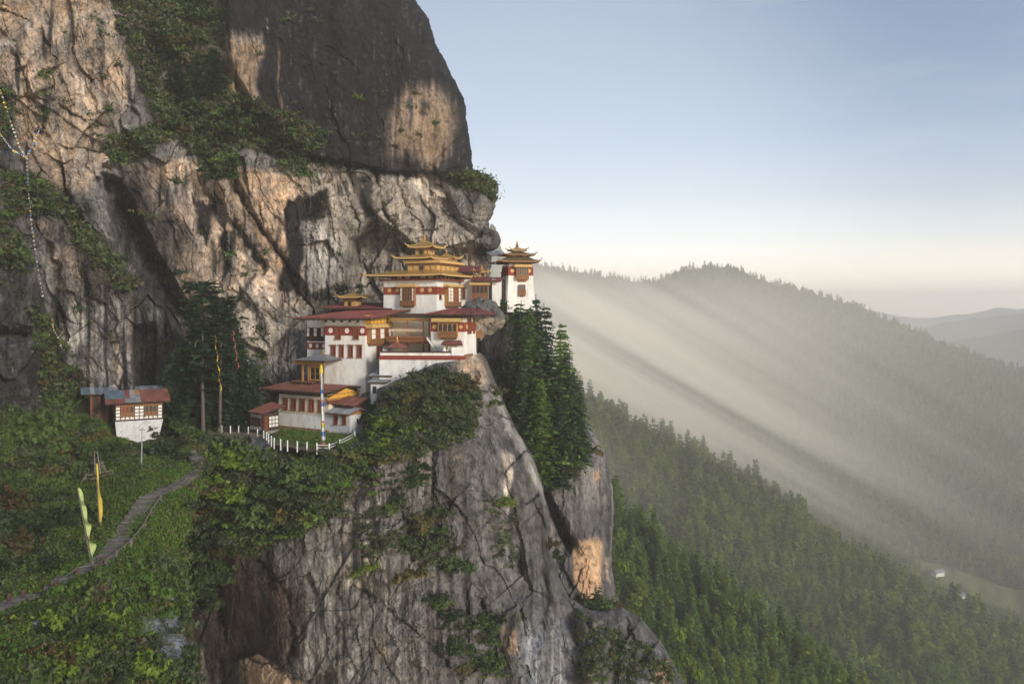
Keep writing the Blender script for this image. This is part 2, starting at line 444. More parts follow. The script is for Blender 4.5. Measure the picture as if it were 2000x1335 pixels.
class Paint:
    """rock colour and relief laid out in photo-pixel measurements (1 px is about 7.5 cm at the cliff)"""
    def __init__(s, U, V, seed, warp=16):
        s.U, s.V = U, V
        s.x = U / 13.0; s.z = -V / 13.0
        s.wu = warp * fbm(s.x / 5, s.z / 5, seed, 4); s.wv = warp * fbm(s.x / 5 + 50, s.z / 5, seed + 1, 4)
        s.drip = 26 * np.abs(pnoise(s.x * 1.1, s.z * 0.02, seed + 3)) + 14 * np.abs(pnoise(s.x * 2.9, s.z * 0.03, seed + 4))
        s.Uw = U + s.wu; s.Vw = V + s.wv
        s.mot = np.clip(0.62 + 1.1 * fbm(s.x / 1.6 + 7, s.z / 4.5, seed + 6, 5, 0.62) + 0.5 * fbm(s.x / 7, s.z / 9, seed + 8, 3), 0.25, 1.0)
        s.C = np.zeros(U.shape + (3,)) + GREY
        s.D = np.zeros(U.shape)
    def mask(s, poly, soft=6, warp=1.0, drip=0.0):
        p = np.array(poly, float); m = soft + 60
        u = s.U + s.wu * warp; v = s.V + s.wv * warp - s.drip * drip
        box = (u > p[:, 0].min() - m) & (u < p[:, 0].max() + m) & (v > p[:, 1].min() - m) & (v < p[:, 1].max() + m)
        r = np.zeros(s.U.shape)
        if box.any(): r[box] = sstep(poly_sd(u[box], v[box], poly), -soft, soft)
        return r
    def col(s, poly, c, soft=6, amt=1.0, drip=0.0, warp=1.0, tex=None):
        k = s.mask(poly, soft, warp, drip) * amt
        if tex is not None: k = k * tex
        elif not drip and soft > 5 and amt > 0.5: k = k * s.mot
        s.C = s.C * (1 - k[..., None]) + np.asarray(c) * k[..., None]
    def slab(s, poly, off, soft=3, warp=0.35):
        s.D += off * s.mask(poly, soft, warp)
    def crack(s, pts, depth, wpx, warp=0.25):
        u = s.U + s.wu * warp; v = s.V + s.wv * warp
        m = 40
        p = np.array(pts, float)
        box = (u > p[:, 0].min() - m) & (u < p[:, 0].max() + m) & (v > p[:, 1].min() - m) & (v < p[:, 1].max() + m)
        if not box.any(): return
        sd = int(p.sum()) % 997
        x, z = s.x[box], s.z[box]
        ju = u[box] + 7 * pnoise(x / 1.7, z / 1.7, sd) + 3 * pnoise(x / 0.6, z / 0.6, sd + 1)
        jv = v[box] + 7 * pnoise(x / 1.7, z / 1.7, sd + 2) + 3 * pnoise(x / 0.6, z / 0.6, sd + 3)
        d = pl_dist(ju, jv, pts)
        ww = wpx * np.clip(0.75 + 1.1 * pnoise(x / 2.3, z / 2.3, sd + 4), 0.25, 1.8)
        amp = np.clip(0.65 + 1.0 * pnoise(x / 3.1, z / 3.1, sd + 5), 0.1, 1.2)
        s.D[box] -= depth * amp * (0.75 * np.exp(-(d / ww) ** 2) + 0.25 * np.exp(-(d / (ww * 3.5)) ** 2))
    def streaks(s, freq, seed, lo, hi, stretch=0.04):
        n = fbm(s.x * freq + s.wu * 0.02, s.z * stretch, seed, 4, 0.6)
        return sstep(n, lo, hi)
    def vary(s, seed, amt=0.3):
        n = fbm(s.x * 0.35, s.z * 0.2, seed, 5, 0.6); n2 = fbm(s.x * 1.3, s.z * 1.1, seed + 9, 4, 0.65)
        s.C = s.C * np.clip(1 + amt * n[..., None] * 1.4 + amt * n2[..., None], 0.35, 1.9)

CELL = [0, 0]
def rockrelief(x, z, seed, a=1.0, lean=0.35):
    wx = 1.6 * fbm(x / 7, z / 7, seed, 3); wz = 1.6 * fbm(x / 7 + 40, z / 7, seed + 1, 3)
    xs = x + wx; zs = z + wz
    xr = xs + lean * zs                     # joints lean like the diagonal cracks
    d = 2.2 * fbm(xs / 16, zs / 16, seed + 2, 3)
    d += facets(xr / 7.0, zs / 12, seed + 3, 3.2, 1.5, 0.15, 0.03)
    m = sstep(fbm(x / 9, z / 9, seed + 20, 3), -0.25, 0.25)
    d += facets(xr / 2.3, zs / 5.0, seed + 4, 1.25, 0.5, 0.05, 0.05) * (0.35 + 0.75 * m)
    d += facets((xs - 0.5 * zs) / 0.8, zs / 1.5, seed + 5, 0.30, 0.10, 0.0, 0.1) * (1.1 - 0.7 * m)
    r = 1 - np.abs(fbm(xr / 2.0, zs / 9.0, seed + 8, 4, 0.55)) * 2.6
    d -= 0.42 * np.clip(r, 0, 1) ** 7 * (0.3 + m)
    d += 0.28 * fbm(xs / 0.9, zs / 1.3, seed + 6, 4, 0.62)
    f1, f2, dx, dy, ix, iy = worley(xr / 7.0, zs / 12, seed + 3); CELL[0] = hrand(ix, iy, seed + 31)
    f1, f2, dx, dy, ix, iy = worley(xr / 2.3, zs / 5.0, seed + 4); CELL[1] = hrand(ix, iy, seed + 32)
    return d * a

def lerp_pl(pts, q, axis=1):
    p = np.array(pts, float); o = 1 - axis
    return np.interp(q, p[:, axis], p[:, o])

SAMP = {}
def sampler(U, V, Y):
    """nearest-vertex depth lookup on a sheet"""
    key = {}
    b = 4.0
    iu = np.floor(U / b).astype(int).ravel(); iv = np.floor(V / b).astype(int).ravel(); yy = Y.ravel()
    for a, c, y in zip(iu.tolist(), iv.tolist(), yy.tolist()):
        k = (a, c)
        if k not in key or y < key[k]: key[k] = y
    def f(u, v):
        a, c = int(math.floor(u / b)), int(math.floor(v / b))
        for r in range(0, 4):
            best = None
            for da in range(-r, r + 1):
                for dc in range(-r, r + 1):
                    y = key.get((a + da, c + dc))
                    if y is not None and (best is None or y < best): best = y
            if best is not None: return best
        return None
    return f

# ------------------------------------------------------------------ upper cliff
XR = [(790,-400),(800,-60),(812,0),(838,38),(851,82),(872,122),(892,162),(907,192),(914,240),(921,290),(926,334),(945,338),(960,352),(969,376),(969,404),(958,430),(957,446),(976,452),(980,470),(976,484),(962,492),(960,520),(962,600),(965,900)]
CL = rbf([(-300,0,104),(-300,700,88),(0,0,125),(0,300,118),(0,500,110),(0,700,108),(100,750,118),(200,400,128),(200,700,124),(300,750,128),(250,0,140),
          (430,0,150),(430,250,142),(400,450,136),(400,650,134),(600,100,150),(600,330,143),(560,600,137),(600,700,134),(700,450,145),(800,250,150),
          (820,430,148),(900,300,154),(950,400,152),(900,560,150),(750,560,148),(960,560,149),(600,850,134),(300,-400,168),(800,-400,172),(900,0,166),(800,50,158),(-300,-400,120)])
def build_cliff():
    v = np.r_[np.linspace(-420, -24, 34), np.arange(-20, 790, 2.2), np.linspace(792, 900, 24)]
    ua = np.r_[np.linspace(-320, -30, 24), np.arange(-24, 985, 2.2)]
    s = (ua + 320) / (985 + 320)
    xr = lerp_pl(XR, v) + 4.0 * fbm(v / 22, v * 0 + 3.3, 5, 4) + 1.5 * pnoise(v / 5, v * 0 + 1.1, 6)
    U = -320 + s[None, :] * (xr[:, None] + 320); V = np.repeat(v[:, None], len(ua), 1)
    p = Paint(U, V, 11)
    Y = CL(U, V)
    # ---- relief
    p.slab([(425,-500),(1100,-500),(1100,345),(880,347),(800,338),(735,330),(610,305),(560,255),(490,200),(445,110)], 4.2, 5)
    p.slab([(200,340),(238,352),(290,460),(345,560),(395,640),(372,668),(300,575),(250,500),(222,440)], -7, 6, 0.4)
    p.slab([(690,470),(740,438),(770,455),(800,488),(860,500),(955,486),(1000,520),(1000,640),(600,640),(615,585),(680,560)], -8, 14, 0.5)
    p.slab([(866,344),(928,334),(1000,340),(1000,455),(940,455),(896,432),(880,390)], 3.6, 6)
    p.slab([(690,330),(760,330),(870,346),(880,430),(930,470),(880,480),(810,478),(760,440),(715,400)], 2.0, 4)
    p.slab([(385,340),(400,368),(460,440),(525,520),(515,540),(450,462),(388,390)], -2.6, 3)
    p.slab([(452,330),(470,360),(520,455),(600,560),(612,600),(590,590),(510,480),(455,390)], -2.0, 3)
    p.slab([(-40,470),(50,500),(75,560),(90,620),(60,650),(-40,640)], 4.0, 4)
    p.slab([(-60,680),(60,660),(150,740),(170,830),(-60,850)], 4.5, 6)
    p.slab([(262,640),(300,630),(312,690),(300,760),(262,765)], -4.5, 5)
    p.slab([(20,190),(60,190),(215,290),(150,330),(60,320)], -1.0, 3)
    p.slab([(180,0),(440,-30),(440,190),(400,260),(300,250),(255,130)], -2.6, 14)
    p.slab([(500,535),(590,580),(585,625),(520,690),(430,640)], 2.4, 4)
    p.slab([(560,640),(600,600),(640,600),(640,760),(500,760),(545,700)], 1.0, 5)
    for pts, d, w_ in [
        ([(212,360),(240,400),(290,490),(345,580),(398,655)], 4.0, 7),
        ([(398,350),(425,390),(470,450),(520,520)], 2.6, 4),
        ([(450,335),(470,385),(520,460),(570,530),(600,600)], 2.6, 4.5),
        ([(600,306),(660,322),(735,331),(800,340),(880,346)], 2.6, 4.5),
        ([(735,332),(745,390),(760,430),(800,480),(870,496),(950,482)], 2.8, 4.5),
        ([(610,335),(700,340),(735,355)], 1.2, 3),([(775,340),(790,400),(830,420)], 1.4, 3),([(668,360),(700,440),(700,520)], 1.4, 3),
        ([(30,190),(100,200),(180,240),(225,255)], 1.8, 4),([(0,60),(40,130),(60,200),(100,170)], 1.8, 3.5),
        ([(450,565),(500,600),(530,620)], 1.6, 3),([(560,390),(555,480),(548,565)], 1.0, 2.5),([(850,350),(870,390),(866,440)], 1.3, 3),
        ([(895,345),(905,380),(935,430)], 1.0, 3),([(330,560),(380,600),(400,650)], 2.0, 4),([(120,350),(170,450),(190,560)], 1.5, 4),
        ([(60,420),(110,520),(110,640)], 2.2, 5),([(0,640),(80,650),(130,720),(160,790)], 2.2, 5),([(205,560),(230,650),(225,740)], 1.2, 4),
        ([(620,600),(660,570),(720,560),(760,520)], 1.8, 4),([(860,410),(900,430),(950,440)], 1.5, 3.5),([(620,580),(600,640),(560,700)], 1.6, 4),
        ([(0,20),(60,40),(90,80),(110,120)], 1.2, 3)]:
        p.crack(pts, d * 1.2, w_)
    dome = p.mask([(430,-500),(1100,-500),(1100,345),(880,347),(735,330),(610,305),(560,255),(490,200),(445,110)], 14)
    rel = rockrelief(p.x, p.z, 21, 1.15)
    cell = (0.72 + 0.40 * CELL[0] + 0.28 * CELL[1])
    d2 = 1.7 * fbm(p.x / 6, p.z / 22, 70, 4) + 1.0 * fbm(p.x / 2.2, p.z / 3.4, 71, 5, 0.62)
    p.D += rel * (1 - 0.7 * dome) + d2 * dome * 0.9
    # ---- colour
    st1 = p.streaks(1.1, 31, -0.05, 0.35); st2 = p.streaks(2.4, 35, 0.05, 0.3); st3 = p.streaks(0.55, 38, 0.0, 0.4)
    p.C[:] = GREY * 0.82
    p.col([(-40,30),(120,-60),(235,20),(268,150),(215,290),(160,380),(60,350),(10,210)], TAN, 14, 0.95)
    p.col([(-60,-100),(220,-100),(190,10),(80,30),(-60,60)], ORG * 0.85, 18, 0.7)
    p.col([(430,60),(512,66),(505,190),(452,200),(430,130)], ORG * 0.7, 14, 0.8, 1.2)
    p.col([(430,60),(515,60),(505,200),(440,200)], DARK * 1.4, 6, 0.9, 0, 1, p.streaks(1.2, 146, 0.05, 0.3, 0.04))
    p.col([(250,320),(385,310),(480,330),(600,335),(605,590),(560,620),(480,560),(400,650),(300,520),(245,430)], TAN, 10)
    p.col([(600,318),(740,335),(870,345),(890,440),(960,470),(980,640),(590,640),(600,560)], TANL * 0.80, 10)
    p.col([(600,600),(500,560),(430,560),(400,650),(440,700),(560,700)], TANL * 0.85, 10)
    p.col([(470,335),(556,345),(560,540),(520,500),(478,430)], TAN * np.array([1.1,1.05,1.0]), 6)
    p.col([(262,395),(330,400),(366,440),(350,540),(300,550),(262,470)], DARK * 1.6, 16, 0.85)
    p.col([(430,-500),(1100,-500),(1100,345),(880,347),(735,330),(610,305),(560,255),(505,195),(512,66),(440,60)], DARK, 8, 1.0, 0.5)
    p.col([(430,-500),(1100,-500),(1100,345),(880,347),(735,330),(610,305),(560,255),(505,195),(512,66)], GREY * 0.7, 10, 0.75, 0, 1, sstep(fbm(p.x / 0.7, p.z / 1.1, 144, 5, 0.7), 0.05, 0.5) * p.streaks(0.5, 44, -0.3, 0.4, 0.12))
    p.col([(762,232),(800,205),(852,186),(886,232),(884,300),(868,340),(845,345),(770,325),(756,280)], TAN * 0.75, 20, 0.85, -1.5)
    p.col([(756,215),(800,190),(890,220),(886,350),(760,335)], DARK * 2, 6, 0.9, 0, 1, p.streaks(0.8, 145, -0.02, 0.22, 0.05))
    p.col([(800,235),(852,196),(880,240),(872,300),(800,310)], ORG * 0.8, 14, 0.35, -0.3)
    p.col([(558,388),(640,366),(636,430),(622,455),(604,440),(588,520),(562,572),(546,565),(556,470)], BLK * 1.3, 4, 0.95, 0.4)
    p.col([(590,430),(640,420),(662,520),(640,580),(596,570)], GREYL, 8, 0.95)
    p.col([(590,400),(664,400),(664,600),(590,590)], BLK * 1.6, 8, 0.9, 0, 1, st2)
    p.col([(378,385),(418,392),(415,455),(402,476),(385,440)], BLK, 4, 0.95, 0.5)
    p.col([(432,460),(458,440),(450,520),(432,545)], BLK * 1.2, 4, 0.9, 0.5)
    p.col([(435,455),(460,455),(452,540),(430,545)], GREYL, 3, 0.7, 0, 1, st2)
    p.col([(195,100),(262,80),(275,180),(225,215),(200,180)], BLK * 1.3, 8, 0.9, 0, 1, st1)
    p.col([(500,80),(620,70),(620,270),(505,210)], ORG * 0.8, 8, 0.8, 0, 1, p.streaks(0.9, 61, 0.28, 0.5))
    p.col([(600,60),(760,60),(900,180),(900,345),(620,305)], GREYL * 0.6, 10, 0.6, 0, 1, p.streaks(1.6, 62, 0.36, 0.55, 0.06))
    p.col([(215,280),(290,290),(290,470),(215,430)], DARK, 12, 0.9)
    p.col([(-40,90),(30,190),(30,330),(130,400),(150,470),(-40,470)], DARK * 1.5, 14, 0.85)
    p.col([(866,344),(928,334),(1000,340),(1000,455),(935,440),(890,425)], DARK * 1.2, 6, 0.95)
    p.col([(925,400),(972,390),(960,445),(930,470),(905,460)], TANL * 0.75, 10, 0.7)
    p.col([(930,440),(1000,440),(1000,640),(945,640)], DARK * 1.1, 6, 0.9)
    p.col([(700,340),(730,335),(732,420),(712,430)], DARK, 6, 0.8, 0.4)
    p.col([(640,470),(760,450),(830,500),(800,600),(640,600)], GREY, 14, 0.55)
    # lower left wall: grey with streaks
    p.col([(-60,390),(130,400),(230,430),(330,570),(420,700),(420,900),(-60,900)], GREY * 0.62, 14, 1.0)
    p.col([(60,420),(170,440),(210,540),(170,640),(100,560)], TAN * 0.72, 18, 0.7)
    p.col([(140,520),(215,560),(330,640),(330,700),(290,770),(150,770),(120,650)], GREYL * 0.85, 14, 0.8)
    p.col([(120,470),(330,560),(420,700),(420,800),(120,800)], TAN * 0.85, 12, 0.7, 0, 1, st3)
    p.col([(150,500),(330,560),(340,800),(150,800)], BLK * 1.3, 8, 0.95, 0, 1, st1)
    p.col([(-60,470),(60,500),(90,620),(60,660),(-60,660)], DARK * 1.3, 8, 0.9)
    p.col([(-60,670),(70,660),(170,760),(170,850),(-60,850)], DARK * 1.7, 10, 0.85)
    p.col([(262,640),(305,640),(305,770),(262,770)], BLK, 6, 0.8)
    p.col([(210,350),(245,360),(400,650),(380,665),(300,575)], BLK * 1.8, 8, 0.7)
    p.col([(560,640),(640,590),(640,760),(480,760),(545,700)], GREY * 0.85, 12, 0.9)
    p.col([(300,580),(400,650),(450,700),(440,850),(310,850)], GREY * 0.7, 10, 0.8)
    p.col([(490,690),(560,640),(590,640),(590,740),(500,760)], DARK * 1.2, 10, 0.5, 0, 1, st2)
    for poly in VEG_CLIFF: p.col(poly, SOIL, 10, 0.75)
    p.col([(-60,-500),(1100,-500),(1100,900),(-60,900)], BLK * 1.5, 5, 0.55, 0, 1, p.streaks(1.4, 81, 0.32, 0.6))
    p.col([(-60,-500),(1100,-500),(1100,900),(-60,900)], GREYL, 5, 0.35, 0, 1, p.streaks(3.1, 85, 0.40, 0.6, 0.08))
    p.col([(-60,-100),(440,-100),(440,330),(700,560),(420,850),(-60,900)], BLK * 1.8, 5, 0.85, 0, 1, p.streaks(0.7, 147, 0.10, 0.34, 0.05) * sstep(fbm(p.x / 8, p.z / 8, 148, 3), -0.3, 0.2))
    p.col([(-60,300),(260,420),(420,700),(420,900),(-60,900)], DARK * 1.8, 30, 0.55, 0, 1, sstep(fbm(p.x / 5, p.z / 7, 149, 4, 0.6), -0.25, 0.25))  # lower left wall darkened in patches to imitate its shade
    lich = fbm(p.x / 1.1, p.z / 1.1, 90, 4, 0.6)
    p.col([(-60,-500),(1100,-500),(1100,900),(-60,900)], DARK, 5, 0.5, 0, 1, sstep(lich, 0.18, 0.42))
    p.C *= (cell * (1 - dome) + dome)[..., None]
    p.vary(91, 0.34)
    lum = p.C.mean(-1, keepdims=True); p.C *= np.clip((lum / 0.17) ** 0.45, 0.35, 1.5)      # dark rock colours made darker, pale ones paler
    # ---- the wall turns away at its right edge
    Wp = np.interp(v, [-400, 0, 200, 330, 345, 480, 500, 900], [150, 130, 90, 60, 55, 45, 25, 25])[:, None]
    t = np.clip(1 - (xr[:, None] - U) / Wp, 0, 1)
    edge = 11 * (1 - np.sqrt(np.clip(1 - t * t, 0, 1)))
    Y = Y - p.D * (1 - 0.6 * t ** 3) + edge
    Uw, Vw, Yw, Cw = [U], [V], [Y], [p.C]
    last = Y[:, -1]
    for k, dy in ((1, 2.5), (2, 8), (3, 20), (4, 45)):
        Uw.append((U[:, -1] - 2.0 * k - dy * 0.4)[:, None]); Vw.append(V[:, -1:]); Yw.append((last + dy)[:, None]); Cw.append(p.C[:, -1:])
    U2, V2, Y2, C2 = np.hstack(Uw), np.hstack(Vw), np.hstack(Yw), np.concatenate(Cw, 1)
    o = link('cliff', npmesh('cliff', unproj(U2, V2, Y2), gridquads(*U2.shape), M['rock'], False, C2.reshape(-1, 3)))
    tag(o, kind='structure')
    SAMP['cliff'] = sampler(U, V, Y)

VEG_CLIFF = [
    [(200,-40),(430,-40),(445,40),(430,90),(452,180),(520,205),(572,225),(645,258),(640,276),(606,300),(560,285),(520,300),(470,285),(455,345),(420,352),(385,300),(330,262),(300,240),(270,160),(235,60)],
    [(10,330),(70,345),(140,410),(125,425),(70,415),(10,430)],
    [(120,395),(165,440),(230,510),(265,560),(250,570),(200,520),(150,470)],
    [(200,270),(300,240),(330,262),(290,300),(225,330)],
    [(560,255),(600,300),(600,345),(560,340),(540,300)],
    [(-20,420),(30,440),(60,520),(50,540),(-20,500)],
    [(55,600),(100,620),(125,680),(110,720),(70,690)],
    [(80,690),(160,730),(165,800),(90,800)],
    [(880,342),(928,336),(960,350),(966,395),(940,372),(900,368)],
    [(-20,150),(18,180),(25,260),(-20,300)],
]

# ------------------------------------------------------------------ front spur: path slope, terrace, buttress
TOP = [(-320,690),(0,740),(150,775),(240,815),(330,818),(420,814),(520,806),(640,790),(700,770),(735,760),(762,748),(790,736),(820,722),(850,709),(905,702),(938,688),(950,700),(965,738),(985,788),(1010,838),(1040,888),(1058,940),(1066,1000),(1072,1060),(1088,1120),(1112,1166),(1150,1190),(1186,1192),(1215,1186),(1252,1206),(1290,1250),(1318,1300),(1345,1345),(1400,1420)]
SLOPE = rbf([(-320,690,95),(-320,1335,38),(0,740,112),(0,800,103),(150,790,117),(240,835,116),(280,836,118),(222,862,112.2),(270,866,112.8),(318,862,113.6),(335,848,117),(420,840,119),(400,880,107),(380,930,96),(340,952,90),(300,970,86),(262,1010,81),(240,1050,77),(200,1095,71),(160,1120,68),(130,1130,66),(60,1165,62),(0,1190,58),
             (0,1000,82),(60,1080,76),(100,930,97),(0,900,92),(0,1335,46),(200,1335,52),(350,1335,56),(350,1200,68),(345,1080,80),(260,880,106),(200,960,94),(0,1500,38),(350,1500,46),(420,1500,46),(420,1000,92)])
BUTT = rbf([(430,845,117.6),(520,868,107.5),(640,882,102.5),(690,862,110),(545,832,124),(641,830,124),(700,785,123),(745,762,116.5),(800,730,116.3),(860,702,116.5),(905,698,119.5),(938,692,125),
            (430,900,106),(430,1000,105),(420,1200,110),(420,1335,114),(470,1150,104),(550,950,102),(550,1050,102),(550,1335,100),(640,920,101),(700,900,104),(700,1000,101),(720,1335,95),(800,800,113),(850,790,113),(930,790,116),
            (850,900,107),(850,1100,101),(850,1335,96),(980,900,113),(1000,1000,111),(1000,1200,105),(1000,1335,101),(1050,950,121),(1062,1060,119),(1100,1200,111),(1200,1220,111),(1250,1335,106),(1320,1335,111),(980,795,122),
            (300,1335,116),(300,900,112),(1400,1420,112),(700,1500,93),(1100,1500,100),(400,1500,115),(320,840,128),(0,800,130),(0,1335,120)])
TERR = [(418,840),(470,829),(560,825),(690,825),(722,828),(716,838),(704,850),(692,863),(655,884),(600,882),(540,870),(512,852),(478,848),(440,852)]
TERR_Z = -18.0
PATH = [(-30,1204),(0,1190),(60,1166),(104,1150),(130,1130),(165,1117),(200,1097),(222,1070),(240,1045),(262,1010),(290,975),(310,960),(340,952),(372,932),(384,905),(384,885),(372,872)]
def slope_edge(v):
    return np.interp(v, [700, 880, 930, 980, 1060, 1120, 1200, 1335, 1500], [420, 410, 396, 378, 362, 358, 366, 384, 400])
def build_spur():
    ua = np.r_[np.linspace(-320, -30, 26), np.arange(-24, 1345, 2.35), np.linspace(1348, 1400, 12)]
    top = lerp_pl(TOP, ua, 0) + 3.0 * fbm(ua / 18, ua * 0 + 2.2, 8, 4) * ((ua > 940) | (ua < 500))
    NR = 285
    s = np.r_[np.linspace(0, 1, NR)]
    V = top[None, :] + s[:, None] * (1345 - np.minimum(top, 1340))[None, :]
    ext = np.linspace(0, 1, 14)[1:, None] * 160
    V = np.vstack([V, V[-1:] + ext]); U = np.repeat(ua[None, :], len(V), 0)
    p = Paint(U, V, 41)
    A = SLOPE(U, V); B = BUTT(U, V)
    le = slope_edge(V) + 10 * fbm(V / 40, U * 0 + 1.7, 44, 3)
    k = sstep(U, le - 5, le + 6)
    grassy = 1 - k
    # buttress relief
    p.slab([(735,890),(790,890),(830,960),(800,1060),(760,1150),(700,1130),(690,1000),(720,940)], 1.6, 12)
    p.slab([(1060,930),(1110,1150),(1200,1190),(1150,1240),(1080,1180),(1050,1060)], 1.5, 8)
    p.slab([(1000,1180),(1080,1170),(1130,1230),(1120,1400),(990,1400)], 1.5, 16, 0.8)
    p.slab([(1130,1190),(1215,1185),(1255,1205),(1340,1345),(1180,1420),(1140,1300)], 3.0, 8)
    p.slab([(460,1285),(500,1275),(600,1330),(640,1420),(440,1420)], 2.2, 3)
    p.slab([(870,880),(960,830),(1050,950),(1060,1100),(960,1180),(880,1100)], 1.2, 20)
    for pts, d, w_ in [([(690,1140),(760,1190),(820,1240),(880,1300)], 1.2, 4), ([(500,1090),(560,1160),(575,1240),(560,1300)], 1.4, 4), ([(770,960),(790,1010),(800,1060)], 1.5, 4),
                       ([(925,1150),(960,1220),(975,1300)], 1.3, 4), ([(735,900),(740,1000),(720,1100)], 1.0, 5), ([(1085,1110),(1120,1180),(1160,1230)], 1.8, 5),
                       ([(460,1275),(520,1295),(600,1335)], 1.8, 4), ([(1215,1190),(1240,1270),(1290,1335)], 1.6, 5), ([(850,870),(845,960),(860,1050)], 1.0, 5),
                       ([(425,1150),(440,1240),(432,1335)], 2.0, 7), ([(640,1020),(660,1120),(655,1300)], 0.7, 6), ([(985,930),(1010,1020),(1020,1130)], 0.9, 5)]:
        p.crack(pts, d * 1.2, w_)
    rel = rockrelief(p.x * 1.15, p.z * 0.8, 51, 0.85, 0.2); cell = (0.78 + 0.30 * CELL[0] + 0.22 * CELL[1])
    flutes = 1.6 * fbm(p.x / 7, p.z / 26, 55, 3, 0.5) + 0.16 * fbm(p.x / 1.7, p.z / 7, 57, 3, 0.5) + 0.6 * fbm(p.x / 1.5, p.z / 2.2, 56, 5, 0.6) + 0.8 * facets(p.x / 6 - 0.1 * p.z, p.z / 9, 58, 1.2, 0.6, 0.1)
    bd = p.D + 0.45 * rel + flutes
    # slope relief: bumpy ground
    sd_ = 0.9 * fbm(p.x / 3, p.z / 2, 61, 5) + 0.5 * facets(p.x / 3, p.z / 3, 62, 0.6, 0.4, 0.2)
    pd = pl_dist(U, V, PATH)
    sd_ = sd_ * sstep(pd, 16, 46) - 0.35 * (1 - sstep(pd, 20, 34))
    Yb = B - bd; Ya = A - sd_
    Y = Ya * (1 - k) + Yb * k
    # flat terrace
    tm = sstep(poly_sd(U, V, TERR), -5, 3)
    Yt = np.minimum(-TERR_Z * FPX / np.maximum(V - HV, 60), 128)
    Y = Y * (1 - tm) + (Yt + 0.05 * fbm(p.x, p.z, 66, 3)) * tm
    # ---- colour
    st1 = p.streaks(1.0, 131, -0.1, 0.35, 0.02); st2 = p.streaks(2.2, 135, 0.0, 0.35, 0.03); st3 = p.streaks(0.5, 138, -0.05, 0.35, 0.02)
    p.C[:] = GREY * 0.66
    p.col([(560,1040),(700,980),(830,960),(860,1120),(830,1420),(480,1420),(470,1180)], GREYL * 0.52, 18, 0.9)
    p.col([(560,1040),(840,880),(880,1420),(480,1420)], TANL * 0.75, 18, 0.65, 0, 1, st3)
    p.col([(735,880),(830,900),(820,1000),(760,1000),(720,980)], TANL * 0.75, 14, 0.7)
    p.col([(690,1000),(735,960),(745,1080),(720,1150),(640,1120)], TANL, 12, 0.6, 0.4)
    p.col([(480,1060),(880,900),(900,1420),(400,1420)], BLK * 2.6, 16, 0.6, 0, 1, st1)
    p.col([(400,1040),(500,1060),(590,1150),(560,1350),(460,1290),(400,1335)], BRN, 34, 0.95, 0.8)
    p.col([(400,1040),(520,1080),(560,1330),(400,1335)], BLK, 14, 0.6, 0, 1, st2)
    p.col([(420,1160),(560,1160),(560,1420),(420,1420)], TAN * 0.6, 6, 0.7, 0, 1, p.streaks(1.4, 151, 0.30, 0.42, 0.02))
    p.col([(800,1150),(910,1180),(900,1420),(790,1420)], BRN * 1.2, 14, 0.8, 0, 1, st1)
    p.col([(900,900),(1060,940),(1068,1180),(1010,1335),(900,1335),(880,1040)], GREY * 0.72, 14, 0.9)
    p.col([(880,840),(1000,830),(1060,950),(1070,1120),(960,1180),(890,1040)], DARK * 1.8, 10, 0.6, 0, 1, sstep(fbm(p.x / 1.3, p.z / 1.6, 152, 4, 0.65), -0.05, 0.3))
    p.col([(870,870),(905,870),(900,1020),(872,1010)], BRN * 1.1 + MOSS * 0.4, 10, 0.8)
    p.col([(985,880),(1000,890),(998,990),(986,960)], TANL, 4, 0.8, 0.4)  # pale strip: light on the spur edge put into the colour
    p.col([(1020,1215),(1060,1185),(1115,1240),(1110,1420),(1010,1420)], BLUE * 0.8, 26, 0.85)
    p.col([(1020,1210),(1115,1210),(1105,1420),(1010,1420)], GREYL * 0.9, 22, 0.5, 0, 1, st2)
    p.col([(1220,1250),(1300,1265),(1345,1345),(1300,1420),(1215,1420)], BLUE * 0.55, 8, 0.8)
    p.col([(1273,1296),(1310,1286),(1312,1345),(1280,1345)], ORG, 4, 0.95)
    p.col([(978,1220),(1010,1225),(1015,1270),(985,1275)], ORG * 0.85, 6, 0.8, 0.3)
    p.col([(466,1285),(500,1278),(610,1335),(640,1420),(470,1420)], TAN * 1.05, 4, 0.95)
    p.col([(735,1240),(755,1235),(752,1290),(735,1285)], ORG, 6, 0.6)
    p.col([(890,680),(940,690),(955,740),(935,775),(895,742)], np.array([0.50,0.33,0.20]), 8, 0.95)  # orange patch paints the warm light on this right-facing rock
    p.col([(930,690),(1060,940),(1064,1000),(1036,930),(985,830)], GREYL * 0.8, 5, 0.7)  # pale band along the crest, coloured as if lit
    p.col([(900,740),(960,740),(1000,840),(930,850)], GREY * 0.9 + BRN * 0.4, 10, 0.7)
    p.col([(890,800),(1070,800),(1100,1335),(860,1335)], MOSS, 8, 0.65, 0, 1, sstep(fbm(p.x / 2.6, p.z / 5, 153, 4, 0.6), 0.22, 0.5))
    p.col([(-400,600),(1400,600),(1400,1600),(-400,1600)], DARK, 5, 0.5, 0, 1, sstep(fbm(p.x / 1.0, p.z / 1.3, 190, 4, 0.6), 0.18, 0.42))
    p.col([(400,1040),(1000,820),(1120,1420),(400,1420)], BLK * 2.2, 20, 0.7, 0, 1, p.streaks(0.4, 194, 0.12, 0.42, 0.03))
    p.vary(191, 0.3)
    lum = p.C.mean(-1, keepdims=True); p.C *= np.clip((lum / 0.185) ** 0.45, 0.35, 1.5)      # dark rock colours made darker, pale ones paler
    p.C *= cell[..., None]
    gn = sstep(fbm(p.x / 2, p.z / 2, 192, 4), -0.4, 0.4)[..., None]
    gcol = SOIL * (1 - gn) + GRASS * 0.8 * gn
    rocky = sstep(fbm(p.x / 3.5, p.z / 3, 193, 4), 0.30, 0.42)[..., None]
